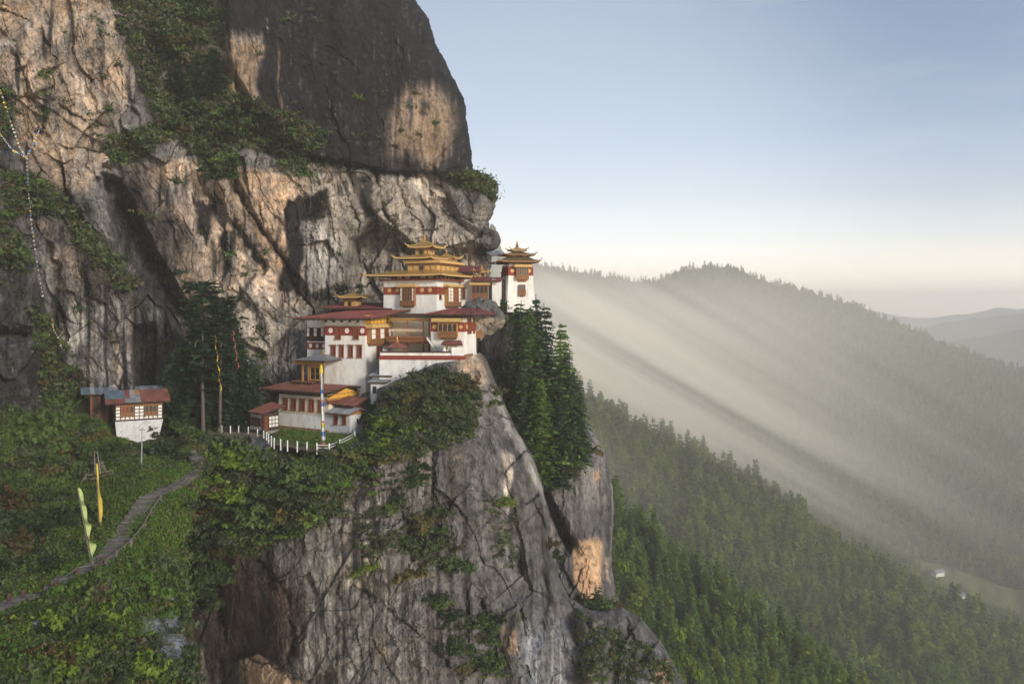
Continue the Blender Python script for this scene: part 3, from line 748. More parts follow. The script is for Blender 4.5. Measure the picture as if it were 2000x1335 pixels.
    gcol = gcol * (1 - rocky) + GREY * 0.8 * rocky
    gk = (grassy * (1 - 0))[..., None]
    p.C = p.C * (1 - gk) + gcol * gk
    for poly in [[(248,1195),(300,1200),(380,1290),(375,1330),(330,1300),(260,1240)], [(310,1140),(345,1160),(372,1290),(350,1290),(318,1190)]]:
        p.col(poly, np.array([0.36, 0.37, 0.40]), 8, 0.9)
    p.col([(372,1250),(400,1260),(405,1420),(375,1420)], GREYL * 0.7, 6, 0.9)
    pathk = (1 - sstep(pd + 3 * fbm(p.x, p.z, 5, 3), 12, 22))[..., None]
    p.C = p.C * (1 - pathk) + np.array([0.12, 0.11, 0.09]) * pathk
    p.C = p.C * (1 - tm[..., None]) + GRASS * tm[..., None]
    tr = (1 - sstep(pl_dist(U, V, [(430,846),(500,852),(545,872),(600,880),(650,880)]), 5, 10))[..., None] * tm[..., None]
    p.C = p.C * (1 - tr) + np.array([0.25, 0.19, 0.13]) * tr
    # crest turns away
    t = np.clip(1 - (V - top[None, :]) / 40, 0, 1) * (ua[None, :] > 942)
    Y = Y + 5 * (1 - np.sqrt(np.clip(1 - t * t, 0, 1)))
    Yw, Vw, Cw, Uw = [], [], [], []
    for dy, dv in ((40, 60), (18, 30), (7, 12), (2, 4)):
        Yw.append((Y[0] + dy)[None]); Vw.append((V[0] + dv * (1 if dy else 1))[None] * np.where(ua > 942, 1, 1)); Cw.append(p.C[:1]); Uw.append(U[:1])
    U2 = np.vstack(Uw + [U]); V2 = np.vstack(Vw + [V]); Y2 = np.vstack(Yw + [Y]); C2 = np.concatenate(Cw + [p.C], 0)
    o = link('rock_spur', npmesh('rock_spur', unproj(U2, V2, Y2), gridquads(*U2.shape), M['rock'], False, C2.reshape(-1, 3)))
    tag(o, kind='structure')
    SAMP['spur'] = sampler(U, V, Y)

# ------------------------------------------------------------------ rock pillar under the tower
XRP = [(1046,586),(1050,600),(1058,640),(1072,700),(1092,760),(1112,802),(1140,822),(1160,845),(1176,878),(1190,920),(1198,960),(1200,990),(1196,1050),(1194,1110),(1204,1160),(1216,1185),(1225,1400)]
PIL = rbf([(920,590,139),(950,600,139),(1000,590,139),(950,760,137),(1030,700,143),(1000,800,133),(1060,900,127),(1100,850,133),(1100,1000,124),(1150,900,129),(1140,1100,122),(1180,1000,132),(1150,1300,119),(1000,1300,119),(900,900,133),(1040,620,142)])
def build_pillar():
    v = np.r_[np.arange(588, 1250, 2.3), np.linspace(1254, 1420, 14)]
    s = np.linspace(0, 1, 128)
    xr = lerp_pl(XRP, v) + 3.5 * fbm(v / 20, v * 0 + 9.3, 205, 4)
    U = 915 + s[None, :] * (xr[:, None] - 915); V = np.repeat(v[:, None], len(s), 1)
    p = Paint(U, V, 211)
    p.slab([(1058,948),(1072,960),(1118,1060),(1112,1080),(1078,1010)], -6, 3)
    p.slab([(1060,940),(1130,1080),(1080,1080)], -2, 10)
    p.crack([(1060,940),(1085,1000),(1116,1062)], 4, 6); p.crack([(1185,890),(1180,980),(1150,1060),(1140,1180)], 0.9, 4); p.crack([(1110,850),(1130,930)], 1, 4)
    p.crack([(1000,600),(1010,700),(1000,780)], 1.5, 6); p.crack([(1085,1080),(1110,1130),(1130,1170)], 1.5, 4)
    p.D += 0.5 * rockrelief(p.x, p.z * 0.7, 221, 0.9, 0.1) + 1.3 * fbm(p.x / 3.2, p.z / 26, 223, 4, 0.55) + 0.4 * fbm(p.x, p.z / 1.7, 224, 4, 0.6)
    st1 = p.streaks(1.2, 231, -0.05, 0.35, 0.03)
    p.C[:] = GREY * 0.85
    p.col([(900,560),(1040,560),(1060,800),(900,800)], DARK * 1.3, 10, 0.95)
    p.col([(1000,700),(1040,690),(1040,800),(1005,800)], TAN * 0.7, 12, 0.6, 0.5)
    p.col([(960,600),(1030,600),(1030,760),(960,760)], BRN, 10, 0.5, 0, 1, st1)
    p.col([(1060,860),(1210,860),(1210,1200),(1060,1200)], DARK * 1.5, 6, 0.6, 0, 1, st1)
    p.col([(1112,1066),(1130,1060),(1176,1056),(1176,1120),(1172,1180),(1150,1184),(1126,1150)], ORG * np.array([1.05,1.0,0.95]), 4, 1.0, -0.55, 0.4)
    p.col([(1160,926),(1176,916),(1178,934),(1162,944)], ORG, 5, 0.7)
    p.col([(1183,1090),(1192,1085),(1190,1140),(1184,1130)], TAN, 3, 0.8)  # tan streak painted for the light along the pillar's right edge
    p.col([(1130,990),(1200,990),(1195,1060),(1110,1060)], DARK * 2.4, 10, 0.5)
    p.col([(900,560),(1300,560),(1300,1500),(900,1500)], DARK, 5, 0.5, 0, 1, sstep(fbm(p.x, p.z / 1.3, 290, 4, 0.6), 0.15, 0.4))
    p.vary(291, 0.22)
    lum = p.C.mean(-1, keepdims=True); p.C *= np.clip((lum / 0.17) ** 0.45, 0.35, 1.5)      # dark rock colours made darker, pale ones paler
    t = np.clip(1 - (xr[:, None] - U) / 75, 0, 1)
    Y = PIL(U, V) - p.D * (1 - 0.6 * t ** 3) + 9 * (1 - np.sqrt(np.clip(1 - t * t, 0, 1)))
    Us, Vs, Ys, Cs = [U], [V], [Y], [p.C]
    for kk, dy in ((1, 2), (2, 7), (3, 18), (4, 40)):
        Us.append((U[:, -1] - 2 * kk - dy * 0.4)[:, None]); Vs.append(V[:, -1:]); Ys.append((Y[:, -1] + dy)[:, None]); Cs.append(p.C[:, -1:])
    U2, V2, Y2, C2 = np.hstack(Us), np.hstack(Vs), np.hstack(Ys), np.concatenate(Cs, 1)
    # flat ledge going back under the tower
    tops = [(np.full_like(U2[:1], 0) + U2[:1], V2[:1] + 0.0, Y2[:1] + d) for d in (30, 12, 3)]
    U2 = np.vstack([a[0] for a in tops] + [U2]); V2 = np.vstack([a[1] - 0.5 for a in tops] + [V2]); Y2 = np.vstack([a[2] for a in tops] + [Y2]); C2 = np.concatenate([C2[:1]] * 3 + [C2], 0)
    o = link('rock_pillar', npmesh('rock_pillar', unproj(U2, V2, Y2), gridquads(*U2.shape), M['rock'], False, C2.reshape(-1, 3)))
    tag(o, kind='structure')
    SAMP['pillar'] = sampler(U, V, Y)

build_cliff(); build_spur(); build_pillar()

# overhanging boulder beside the chapel
def build_boulder():
    n, mth = 44, 30
    vv = []
    c = P(940, 622, 130)
    for i in range(mth + 1):
        th = math.pi * i / mth
        for j in range(n):
            ph = 2 * math.pi * j / n
            d = Vector((math.sin(th) * math.cos(ph), math.sin(th) * math.sin(ph), math.cos(th)))
            vv.append(d)
    d = np.array(vv)
    r = 1 + 0.14 * fbm(d[:, 0] * 2 + 3 + d[:, 1], d[:, 2] * 2 + d[:, 1] * 0.7, 7, 4) + 0.16 * facets(d[:, 0] * 2.2 + 5, d[:, 2] * 2.2 + d[:, 1], 9, 1, 0.4, 0.2)
    q = d * r[:, None] * np.array([3.3, 4.0, 3.1])
    x = q[:, 0] + 0.28 * q[:, 2]; z = q[:, 2] - 0.30 * q[:, 0]
    x = np.where(z < 0, x + 0.25 * z, x)
    q = np.c_[x, q[:, 1], z] + np.array(c)
    i = np.arange((mth + 1) * n).reshape(mth + 1, n); i2 = np.roll(i, -1, 1)
    f = np.stack([i[:-1], i[1:], i2[1:], i2[:-1]], -1).reshape(-1, 4)
    colr = np.where((d[:, 2] > 0.25)[:, None], GREY * 0.6, TANL * 0.62) * (1 + 0.3 * fbm(d[:, 0] * 5, d[:, 2] * 5 + d[:, 1] * 3, 3, 4))[:, None]
    o = link('boulder', npmesh('boulder', q, f, M['rock'], False, colr))
    tag(o, 'overhanging grey brown boulder wedged between the chapel roof and the ledge', 'boulder')
build_boulder()
# ================================================================== valley, hills, haze
def hillmat(name, c1, c2, scale):
    m, t, b = newmat(name); L = t.links.new
    tc = N(t, 'ShaderNodeTexCoord'); n1 = N(t, 'ShaderNodeTexNoise', Scale=scale, Detail=8.0, Roughness=0.7); L(tc.outputs['Object'], n1.inputs['Vector'])
    mr = N(t, 'ShaderNodeMapRange'); mr.inputs['From Min'].default_value = 0.35; mr.inputs['From Max'].default_value = 0.65; L(n1.outputs['Fac'], mr.inputs['Value'])
    mx = N(t, 'ShaderNodeMix', data_type='RGBA'); L(mr.outputs[0], mx.inputs['Factor']); mx.inputs['A'].default_value = (*c1, 1); mx.inputs['B'].default_value = (*c2, 1)
    L(mx.outputs['Result'], b.inputs['Base Color']); b.inputs['Roughness'].default_value = 0.95; b.inputs['Specular IOR Level'].default_value = 0.1
    return m
M['hill'] = hillmat('forest floor', (0.040, 0.055, 0.018), (0.085, 0.095, 0.030), 0.05)
M['hillfar'] = hillmat('far wooded hills', (0.040, 0.052, 0.030), (0.085, 0.090, 0.050), 0.012)
M['meadow'] = hillmat('valley meadow', (0.13, 0.13, 0.045), (0.10, 0.12, 0.035), 0.06)

HILL = {}
def hill(name, crest, ctrl, u0, u1, du, vbot, nrow, seed, amp, m, nz=40.0, rough=0.0):
    """crest: (u, v, Y) skyline measurements; ctrl: further (u, v, Y) points of the slope below it"""
    ua = np.arange(u0, u1 + du, du)
    cu = np.array(crest, float)
    top = np.interp(ua, cu[:, 0], cu[:, 1]) + rough * fbm(ua / 60, ua * 0 + seed, seed, 5)
    f = rbf(crest + ctrl)
    s = np.linspace(0, 1, nrow)
    V = top[None] + s[:, None] * (vbot - top)[None]; U = np.repeat(ua[None], nrow, 0)
    Y = f(U, V)
    Xw = (U - 1000) / FPX * Y
    d = amp * fbm(Xw / nz, (HV - V) / FPX * Y / nz, seed, 5, 0.55)
    d += amp * 1.6 * np.abs(fbm(Xw / (nz * 2.6) + V / 700, Y / (nz * 9), seed + 3, 3)) 
    Y = Y - d * sstep(s, 0, 0.12)[:, None]
    bk = [(1.2, 30), (1.1, 14), (1.03, 5)]
    U2 = np.vstack([U[:1]] * 3 + [U]); V2 = np.vstack([V[:1] + (HV - V[:1]) * 0 + dv for k, dv in bk] + [V]); Y2 = np.vstack([Y[:1] * k for k, dv in bk] + [Y])
    o = link(name, npmesh(name, unproj(U2, V2, Y2), gridquads(*U2.shape), m, True))
    tag(o, kind='structure')
    HILL[name] = (U, V, Y)
    return o

hill('near_hill', [(1100,860,290),(1200,1000,268),(1280,1075,256),(1350,1142,246),(1430,1200,238),(1500,1250,230),(1570,1302,224),(1640,1350,218),(1800,1470,210)],
     [(1200,1335,190),(1100,1335,200),(1350,1400,180),(1500,1450,190),(1100,1600,150),(1500,1600,170),(1900,1600,190)], 1080, 1820, 6, 1640, 60, 301, 7, M['hill'], 30)
hill('middle_hill', [(1060,720,660),(1150,786,640),(1200,815,632),(1290,866,622),(1360,892,612),(1430,922,600),(1510,985,588),(1600,1045,574),(1680,1092,560),(1750,1130,548),(1820,1178,540),(1900,1226,530),(2000,1262,520),(2200,1340,500)],
     [(1200,1100,470),(1300,1335,370),(1600,1335,400),(1900,1335,440),(1100,1335,370),(1400,1100,480),(1300,1500,300),(1900,1500,340)], 1040, 2240, 8, 1560, 70, 311, 16, M['hill'], 70)
hill('forest_ridge', [(700,380,1700),(820,440,1700),(905,440,1700),(925,424,1700),(936,436,1700),(944,428,1700),(952,452,1700),(960,436,1700),(968,444,1700),(974,470,1700),(984,498,1700),(1000,500,1700),(1060,520,1700),(1100,528,1690),(1170,540,1680),(1240,551,1670),(1285,550,1650),(1330,527,1640),(1380,524,1630),(1440,527,1620),(1480,545,1600),(1540,562,1590),(1600,577,1580),(1680,604,1560),(1740,629,1550),(1800,654,1530),(1860,678,1510),(1920,702,1500),(1970,717,1480),(2060,745,1460),(2300,830,1400)],  # unseen jagged peaks at its left end, invented to cut sunlight into shafts
     [(1100,700,1350),(1400,700,1350),(1800,850,1200),(1100,900,950),(1500,950,950),(1800,1000,960),(2000,1000,960),(1100,1250,700),(1500,1250,680),(2000,1250,700),(1850,1120,820),(2300,1200,760),(800,700,1300),(700,1200,700)], 700, 2320, 4, 1420, 110, 321, 45, M['hill'], 170)
hill('distant_hills', [(1500,640,2900),(1740,672,2900),(1800,680,2900),(1870,664,2850),(1930,655,2800),(2000,642,2750),(2100,630,2700),(2400,620,2600)], [(1700,760,2500),(2000,760,2400),(2300,760,2300)], 1500, 2420, 8, 800, 24, 331, 50, M['hillfar'], 300, 4)
hill('distant_range', [(1500,650,3700),(1740,655,3700),(1790,646,3700),(1840,630,3650),(1880,624,3600),(1940,618,3600),(2000,612,3550),(2150,600,3500),(2400,640,3500)], [(1700,720,3300),(2000,720,3200),(2300,720,3200)], 1500, 2420, 8, 740, 20, 341, 60, M['hillfar'], 400, 4)
hill('distant_peaks', [(1500,640,4700),(1690,602,4700),(1720,608,4700),(1760,619,4700),(1800,621,4700),(1850,616,4650),(1900,612,4600),(1950,600,4600),(1985,604,4600),(2020,598,4600),(2150,606,4600),(2400,590,4500)], [(1700,680,4300),(2000,680,4200)], 1500, 2420, 8, 700, 18, 351, 60, M['hillfar'], 500, 4)

# valley floor all round, far below
def ground():
    xs = np.linspace(-850, 4100, 46); ys = np.linspace(-280, 7400, 60)
    X, Y = np.meshgrid(xs, ys)
    Z = -425 + 14 * fbm(X / 300, Y / 300, 77, 4)
    tag(link('valley_floor', npmesh('valley_floor', np.stack([X, Y, Z], -1).reshape(-1, 3), gridquads(*X.shape), M['hill'], True)), kind='structure')
ground()

# the morning air: one closed box of even density
HAZE_D, HAZE_G = 1 / 3500, 0.0
def haze():
    m = bpy.data.materials.new('morning haze'); m.use_nodes = True; t = m.node_tree; t.nodes.clear()
    o_ = t.nodes.new('ShaderNodeOutputMaterial'); pv = t.nodes.new('ShaderNodeVolumePrincipled')
    pv.inputs['Color'].default_value = (0.99, 0.96, 0.915, 1); pv.inputs['Density'].default_value = HAZE_D; pv.inputs['Anisotropy'].default_value = HAZE_G
    pv.inputs['Density Attribute'].default_value = ''
    t.links.new(pv.outputs[0], o_.inputs['Volume'])
    mb = MB().box(-900, 4200, -300, 7500, -446, 122)
    o = link('haze', mb.mesh('haze', m)); tag(o, kind='stuff')
haze()

def shaft_mist():
    """bank of morning mist whose streaked density imitates light shafts and glow in the valley head"""
    m = bpy.data.materials.new('valley mist'); m.use_nodes = True; t = m.node_tree; t.nodes.clear(); L = t.links.new
    o_ = t.nodes.new('ShaderNodeOutputMaterial'); pv = t.nodes.new('ShaderNodeVolumePrincipled')
    pv.inputs['Color'].default_value = (1.0, 0.94, 0.82, 1); pv.inputs['Anisotropy'].default_value = -0.2; pv.inputs['Density Attribute'].default_value = ''
    tc = t.nodes.new('ShaderNodeTexCoord'); sp = t.nodes.new('ShaderNodeSeparateXYZ'); L(tc.outputs['Object'], sp.inputs[0])
    def mr(src, a, b, c, d, kind='SMOOTHSTEP'):
        n = t.nodes.new('ShaderNodeMapRange'); n.interpolation_type = kind
        for k, v in (('From Min', a), ('From Max', b), ('To Min', c), ('To Max', d)): n.inputs[k].default_value = v
        L(src, n.inputs['Value']); return n.outputs[0]
    def mul(a, b):
        n = t.nodes.new('ShaderNodeMath'); n.operation = 'MULTIPLY'; L(a, n.inputs[0]); L(b, n.inputs[1]); return n.outputs[0]
    X, Y_, Z = sp.outputs
    # slanting sheets of mist imitating sun shafts, long along the slope, thin across it
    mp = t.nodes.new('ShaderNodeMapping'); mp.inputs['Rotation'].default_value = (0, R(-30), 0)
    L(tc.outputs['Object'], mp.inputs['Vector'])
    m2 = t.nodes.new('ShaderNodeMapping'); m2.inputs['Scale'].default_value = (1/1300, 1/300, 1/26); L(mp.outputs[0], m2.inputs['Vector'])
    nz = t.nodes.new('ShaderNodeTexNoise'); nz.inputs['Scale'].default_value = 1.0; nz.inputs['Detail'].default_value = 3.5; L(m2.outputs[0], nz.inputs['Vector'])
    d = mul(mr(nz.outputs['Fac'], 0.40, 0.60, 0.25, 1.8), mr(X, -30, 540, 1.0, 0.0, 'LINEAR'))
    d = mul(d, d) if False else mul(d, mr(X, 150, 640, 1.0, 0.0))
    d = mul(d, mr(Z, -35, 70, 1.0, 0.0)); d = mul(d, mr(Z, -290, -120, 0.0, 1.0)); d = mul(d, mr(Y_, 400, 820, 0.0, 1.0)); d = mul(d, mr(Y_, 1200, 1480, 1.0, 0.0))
    k = t.nodes.new('ShaderNodeMath'); k.operation = 'MULTIPLY'; L(d, k.inputs[0]); k.inputs[1].default_value = SHAFT_MIST_D
    L(k.outputs[0], pv.inputs['Density']); L(pv.outputs[0], o_.inputs['Volume'])
    tag(link('shaft_mist', MB().box(-420, 660, 320, 1490, -300, 98).mesh('shaft_mist', m)), kind='stuff')
SHAFT_MIST_D = 1 / 235
shaft_mist()
# ================================================================== building kit
class B:
    """a building: origin at the foot of its near corner; front face y=0, end face x=0; local z up"""
    def __init__(s, name, label, cat, corner, yaw, side='R', group=None, taper=0.0):
        u, v, Y = corner
        s.o = P(u, v, Y); a = -R(yaw)
        s.side = side; s.k = taper
        s.e = thing(name, label, cat, s.o, a, group)
        s.Mi = (Matrix.Translation(s.o) @ Matrix.Rotation(a, 4, 'Z')).inverted()
        s.c = s.Mi @ Vector((0, 0, 0))
    def ray(s, u, v):
        return (s.Mi @ P(u, v, 100.0)) - s.c
    def F(s, u, v, y=0.0):
        d = s.ray(u, v)                       # plane y = y + k*z
        t = (y + s.k * s.c.z - s.c.y) / (d.y - s.k * d.z)
        q = s.c + d * t; return q.x, q.z
    def E(s, u, v, x=0.0):
        d = s.ray(u, v); sg = -1 if s.side == 'R' else 1
        t = (x + sg * s.k * s.c.z - s.c.x) / (d.x - sg * s.k * d.z)
        q = s.c + d * t; return q.y, q.z
    def H(s, u, v, z):
        d = s.ray(u, v); t = (z - s.c.z) / d.z; q = s.c + d * t; return q.x, q.y
    def rect(s, face, u0, v0, u1, v1, off=0.0):
        """pixel box on a face -> s0, s1, z0, z1"""
        g = s.F if face == 'F' else s.E
        um, vm = (u0 + u1) / 2, (v0 + v1) / 2
        a = g(u0, vm, off)[0]; b = g(u1, vm, off)[0]
        return min(a, b), max(a, b), g(um, v1, off)[1], g(um, v0, off)[1]
    def fb(s, mb, face, s0, s1, z0, z1, d0, d1, taper=True):
        """box on a face between outward distances d0 and d1"""
        if face == 'F': q = [(s0,-d1,z0),(s1,-d1,z0),(s1,-d0,z0),(s0,-d0,z0),(s0,-d1,z1),(s1,-d1,z1),(s1,-d0,z1),(s0,-d0,z1)]
        else:
            g = 1 if s.side == 'R' else -1
            q = [(g*d0,s0,z0),(g*d1,s0,z0),(g*d1,s1,z0),(g*d0,s1,z0),(g*d0,s0,z1),(g*d1,s0,z1),(g*d1,s1,z1),(g*d0,s1,z1)]
        if taper and s.k:
            sg = -1 if s.side == 'R' else 1
            q = [(x, y + s.k * z, z) if face == 'F' else (x + sg * s.k * z, y, z) for x, y, z in q]
        mb.hexa(q); return mb
    def part(s, name, mb, m, parent=None, label=None):
        o = part(name, mb, M[m] if isinstance(m, str) else m, parent or s.e)
        if label: o['label'] = label
        return o
    def walls(s, x0, x1, y0, y1, z0, z1, m='plaster', name='wall'):
        """four-sided body, battered on every side"""
        k = s.k; g = lambda z: k * z
        q = []
        for z in (z0, z1):
            t = g(z); q += [(x0 + t, y0 + t, z), (x1 - t, y0 + t, z), (x1 - t, y1 - t, z), (x0 + t, y1 - t, z)]
        return s.part(name, MB().hexa(q), m)
    def band(s, face, s0, s1, z0, z1, m='red', d=0.06, name='red_band'):
        return s.part(name, s.fb(MB(), face, s0, s1, z0, z1, -0.1, d), m)
    def disc(s, face, c, z, r, m='yellow', d=0.12, rz=None):
        mb = MB(); n = 14
        for q, rr in ((0.03, r), (d, r * 0.94)):
            for i in range(n):
                t = 2 * math.pi * i / n; a = c + rr * math.cos(t); b = z + (rz or r) / r * rr * math.sin(t)
                if face == 'F': mb.v.append((a, -q + s.k * b, b))
                else:
                    g = 1 if s.side == 'R' else -1
                    mb.v.append((g * q - g * s.k * b, a, b))
        for i in range(n): mb.f.append((i, (i+1) % n, n+(i+1) % n, n+i))
        mb.f.append(tuple(range(n, 2*n)))
        return s.part('disc', mb, m)
    def window(s, face, s0, s1, z0, z1, nx=2, ny=3, m='redwood', fw=0.09, lintel=True, d=0.0, parent=None, pane='pane', name='window', half=None):
        mb = MB()
        s.fb(mb, face, s0, s0+fw, z0, z1, d-0.05, d+0.14); s.fb(mb, face, s1-fw, s1, z0, z1, d-0.05, d+0.14)
        s.fb(mb, face, s0+fw, s1-fw, z1-fw, z1, d-0.05, d+0.14); s.fb(mb, face, s0+fw, s1-fw, z0, z0+fw, d-0.05, d+0.14)
        for i in range(1, nx):
            c = s0 + (s1-s0)*i/nx; s.fb(mb, face, c-0.03, c+0.03, z0+fw, z1-fw, d, d+0.10)
        for j in range(1, ny):
            c = z0 + (z1-z0)*j/ny; s.fb(mb, face, s0+fw, s1-fw, c-0.025, c+0.025, d, d+0.085)
        w_ = s.part(name, mb, m, parent)
        s.part('pane', s.fb(MB(), face, s0+fw, s1-fw, z0+fw, z1-fw, d-0.04, d+0.03), pane, w_)
        if half:        # one half boarded
            s.part('shutter', s.fb(MB(), face, s0+fw, s0+fw+(s1-s0-2*fw)*half, z0+fw, z1-fw, d+0.03, d+0.12), m, w_)
        if lintel:
            l = MB(); s.fb(l, face, s0-0.12, s1+0.12, z1, z1+0.12, d-0.05, d+0.28)
            n = max(3, int((s1-s0)/0.28))
            for i in range(n):
                c = s0 - 0.06 + (s1-s0+0.12)*(i+0.5)/n; s.fb(l, face, c-0.06, c+0.06, z1-0.10, z1, d+0.10, d+0.24)
            s.part('lintel', l, 'wood', w_); s.part('sill', s.fb(MB(), face, s0-0.10, s1+0.10, z0-0.10, z0, d-0.05, d+0.24), 'wood', w_)
        return w_
    def cornice(s, face, s0, s1, z0, z1, d0, d1, m='yellow', dent=0.26, parent=None):
        mb = MB(); s.fb(mb, face, s0, s1, z0, z1, d0, d1)
        o = s.part('cornice', mb, m, parent)
        l = MB(); n = max(3, int((s1-s0)/dent))
        for i in range(n):
            c = s0 + (s1-s0)*(i+0.5)/n; s.fb(l, face, c-dent*0.28, c+dent*0.28, z0-0.13, z0, d0, d1-0.10)
        s.part('dentil_row', l, 'wood', o)
        return o
    def bay(s, face, s0, s1, z0, z1, d=0.5, cols=('p','w','p'), rows=3, low=0.3, m='goldwood', arches=False, corn=0.0, corn_h=0.35, lowm='wood', steps=2):
        """projecting timber window: cols of 'p' dark panes, 'w' white panels, 'b' boarding; carved parapet below"""
        zl = z0 + (z1-z0)*low
        body = s.part('bay_window', s.fb(MB(), face, s0, s1, z0, z1, -0.15, d), m)
        n = len(cols); cw = (s1-s0)/n
        mu = MB()
        for i in range(n + 1):
            c = s0 + cw*i; c = min(max(c, s0+0.05), s1-0.05); s.fb(mu, face, c-0.05, c+0.05, zl, z1, d-0.02, d+0.13)
        for j in range(rows + 1):
            c = zl + (z1-zl)*j/rows
            if 0 < j < rows and arches: continue
            s.fb(mu, face, s0, s1, c-0.035, c+0.035, d-0.02, d+0.10)
        s.part('mullion', mu, m, body)
        for i, ch in enumerate(cols):
            a, b = s0+cw*i+0.05, s0+cw*(i+1)-0.05
            for j in range(1 if arches else rows):
                za, zb = (zl+0.05, z1-0.08) if arches else (zl+(z1-zl)*j/rows+0.035, zl+(z1-zl)*(j+1)/rows-0.035)
                if arches:
                    mb = MB(); k = 9; r = (b-a)/2*0.86; cc = (a+b)/2; zc = zb - r
                    pts = [(cc-r, za)] + [(cc - r*math.cos(math.pi*q/k), zc + r*math.sin(math.pi*q/k)) for q in range(k+1)] + [(cc+r, za)]
                    for dd in (d, d+0.04):
                        for (x, z) in pts:
                            if face == 'F': mb.v.append((x, -dd + s.k*z, z))
                            else:
                                g = 1 if s.side == 'R' else -1; mb.v.append((g*dd - g*s.k*z, x, z))
                    L_ = len(pts)
                    for q in range(L_): mb.f.append((q, (q+1) % L_, L_+(q+1) % L_, L_+q))
                    mb.f.append(tuple(range(L_, 2*L_)))
                    s.part('pane', mb, 'pane', body)
                else:
                    if ch == 'b' and j: continue
                    if ch == 'b': za, zb = zl+0.035, z1-0.035
                    s.part({'p':'pane','w':'white_panel','b':'board'}[ch], s.fb(MB(), face, a, b, za, zb, d, d+(0.03 if ch == 'p' else 0.06)), {'p':'pane','w':'whitepanel','b':'redwood'}[ch], body)
        # carved parapet: rail, row of roundels, stepped brackets below
        pr = MB(); s.fb(pr, face, s0-0.05, s1+0.05, zl-0.12, zl, d, d+0.16); s.fb(pr, face, s0-0.05, s1+0.05, z0, z0+0.12, d, d+0.14)
        q = max(3, int((s1-s0)/0.45))
        for i in range(q + 1):
            c = s0 + (s1-s0)*i/q; s.fb(pr, face, c-0.05, c+0.05, z0+0.12, zl-0.12, d, d+0.12)
        for i in range(q):
            c = s0 + (s1-s0)*(i+0.5)/q; h = (zl-z0-0.24); s.fb(pr, face, c-0.1, c+0.1, z0+0.12+h*0.3, z0+0.12+h*0.75, d, d+0.07)
        s.part('parapet', pr, lowm, body)
        br = MB()
        for st in range(steps):
            e = (st+1)*0.13; s.fb(br, face, s0+e, s1-e, z0-0.16*(st+1), z0-0.16*st, -0.1, d-0.12*(st+1))
        for i in range(q + 1):
            c = s0 + 0.1 + (s1-s0-0.2)*i/q; s.fb(br, face, c-0.08, c+0.08, z0-0.2, z0, d-0.15, d+0.12)
        s.part('bracket', br, lowm, body)
        if corn:
            s.cornice(face, s0-0.35, s1+0.35, z1+0.14, z1+0.14+corn_h, -0.1, d+corn, parent=body)
        return body
    # ---------------------------------------------------------- roofs
    def sheets(s, p00, p10, p11, p01, n, rows, mats, th=0.06, jit=0.02, parent=None, deck='darkwood', seed=1, deck_t=0.16, fascia=None, name='roof'):
        """sloping roof between four local corners (eave left, eave right, ridge right, ridge left); each sheet its own part"""
        rr = random.Random(seed)
        p00, p10, p11, p01 = map(Vector, (p00, p10, p11, p01))
        nn = (p10-p00).cross(p01-p00).normalized()
        if nn.z < 0: nn = -nn
        f = lambda a, b: (p00*(1-a)+p10*a)*(1-b) + (p01*(1-a)+p11*a)*b
        low = [p - nn*deck_t for p in (p00, p10, p11, p01)]
        rf = s.part(name, MB().hexa([*low, p00-nn*0.02, p10-nn*0.02, p11-nn*0.02, p01-nn*0.02]), deck, parent)
        for i in range(n):
            for j in range(rows):
                a0, a1 = i/n, (i+1)/n + 0.004; b0, b1 = max(0, j/rows-0.03), (j+1)/rows
                o = nn*(0.012*(j+1) + rr.uniform(0, jit) + (0.016 if i % 2 else 0))
                q = [f(a0, b0), f(a1, b0), f(a1, b1), f(a0, b1)]
                mb = MB().hexa([*[x+o for x in q], *[x+o+nn*th for x in q]])
                # raised seam along one edge
                g0, g1 = f(a0, b0)+o+nn*th, f(a0, b1)+o+nn*th; w2 = (q[1]-q[0]).normalized()*0.05
                mb.hexa([g0-w2, g0+w2, g1+w2, g1-w2, g0-w2+nn*0.05, g0+w2+nn*0.05, g1+w2+nn*0.05, g1-w2+nn*0.05])
                m = mats[rr.randrange(len(mats))] if isinstance(mats, (list, tuple)) else mats
                s.part('roof_sheet', mb, m, rf)
        return rf
    def rafters(s, p0, p1, d, n, w_=0.09, h=0.14, parent=None, m='darkwood'):
        mb = MB(); p0, p1, d = Vector(p0), Vector(p1), Vector(d)
        e = (p1-p0).normalized()*w_
        for i in range(n):
            q = p0 + (p1-p0)*(i+0.5)/n
            mb.hexa([q-e-Vector((0,0,h)), q+e-Vector((0,0,h)), q+e+d-Vector((0,0,h)), q-e+d-Vector((0,0,h)), q-e, q+e, q+e+d, q-e+d])
        return s.part('rafter', mb, m, parent)
    def pagoda(s, x0, x1, y0, y1, ze, tx0, tx1, ty0, ty1, zt, m='gold', edge='yellow', lift=0.25, th=0.16, soffit='darkwood', nseg=9, parent=None, name='roof', horns=True):
        """hipped roof with sweeping slopes and lifted corners"""
        rows = 5; top = []; mb = MB(); rings = []
        for j in range(rows + 1):
            t = j/rows; zz = ze + (zt-ze)*(0.55*t + 0.45*t*t)
            a = [(x0+(tx0-x0)*t, y0+(ty0-y0)*t), (x1+(tx1-x1)*t, y0+(ty0-y0)*t), (x1+(tx1-x1)*t, y1+(ty1-y1)*t), (x0+(tx0-x0)*t, y1+(ty1-y1)*t)]
            ring = []
            for c in range(4):
                p, q = a[c], a[(c+1) % 4]
                for i in range(nseg):
                    f = i/nseg; cl = abs(f-0.5)*2; ring.append((p[0]+(q[0]-p[0])*f, p[1]+(q[1]-p[1])*f, zz + lift*(cl**6)*(1-t)**2))
            rings.append(ring)
        n = len(rings[0])
        for rg in rings: mb.v += rg
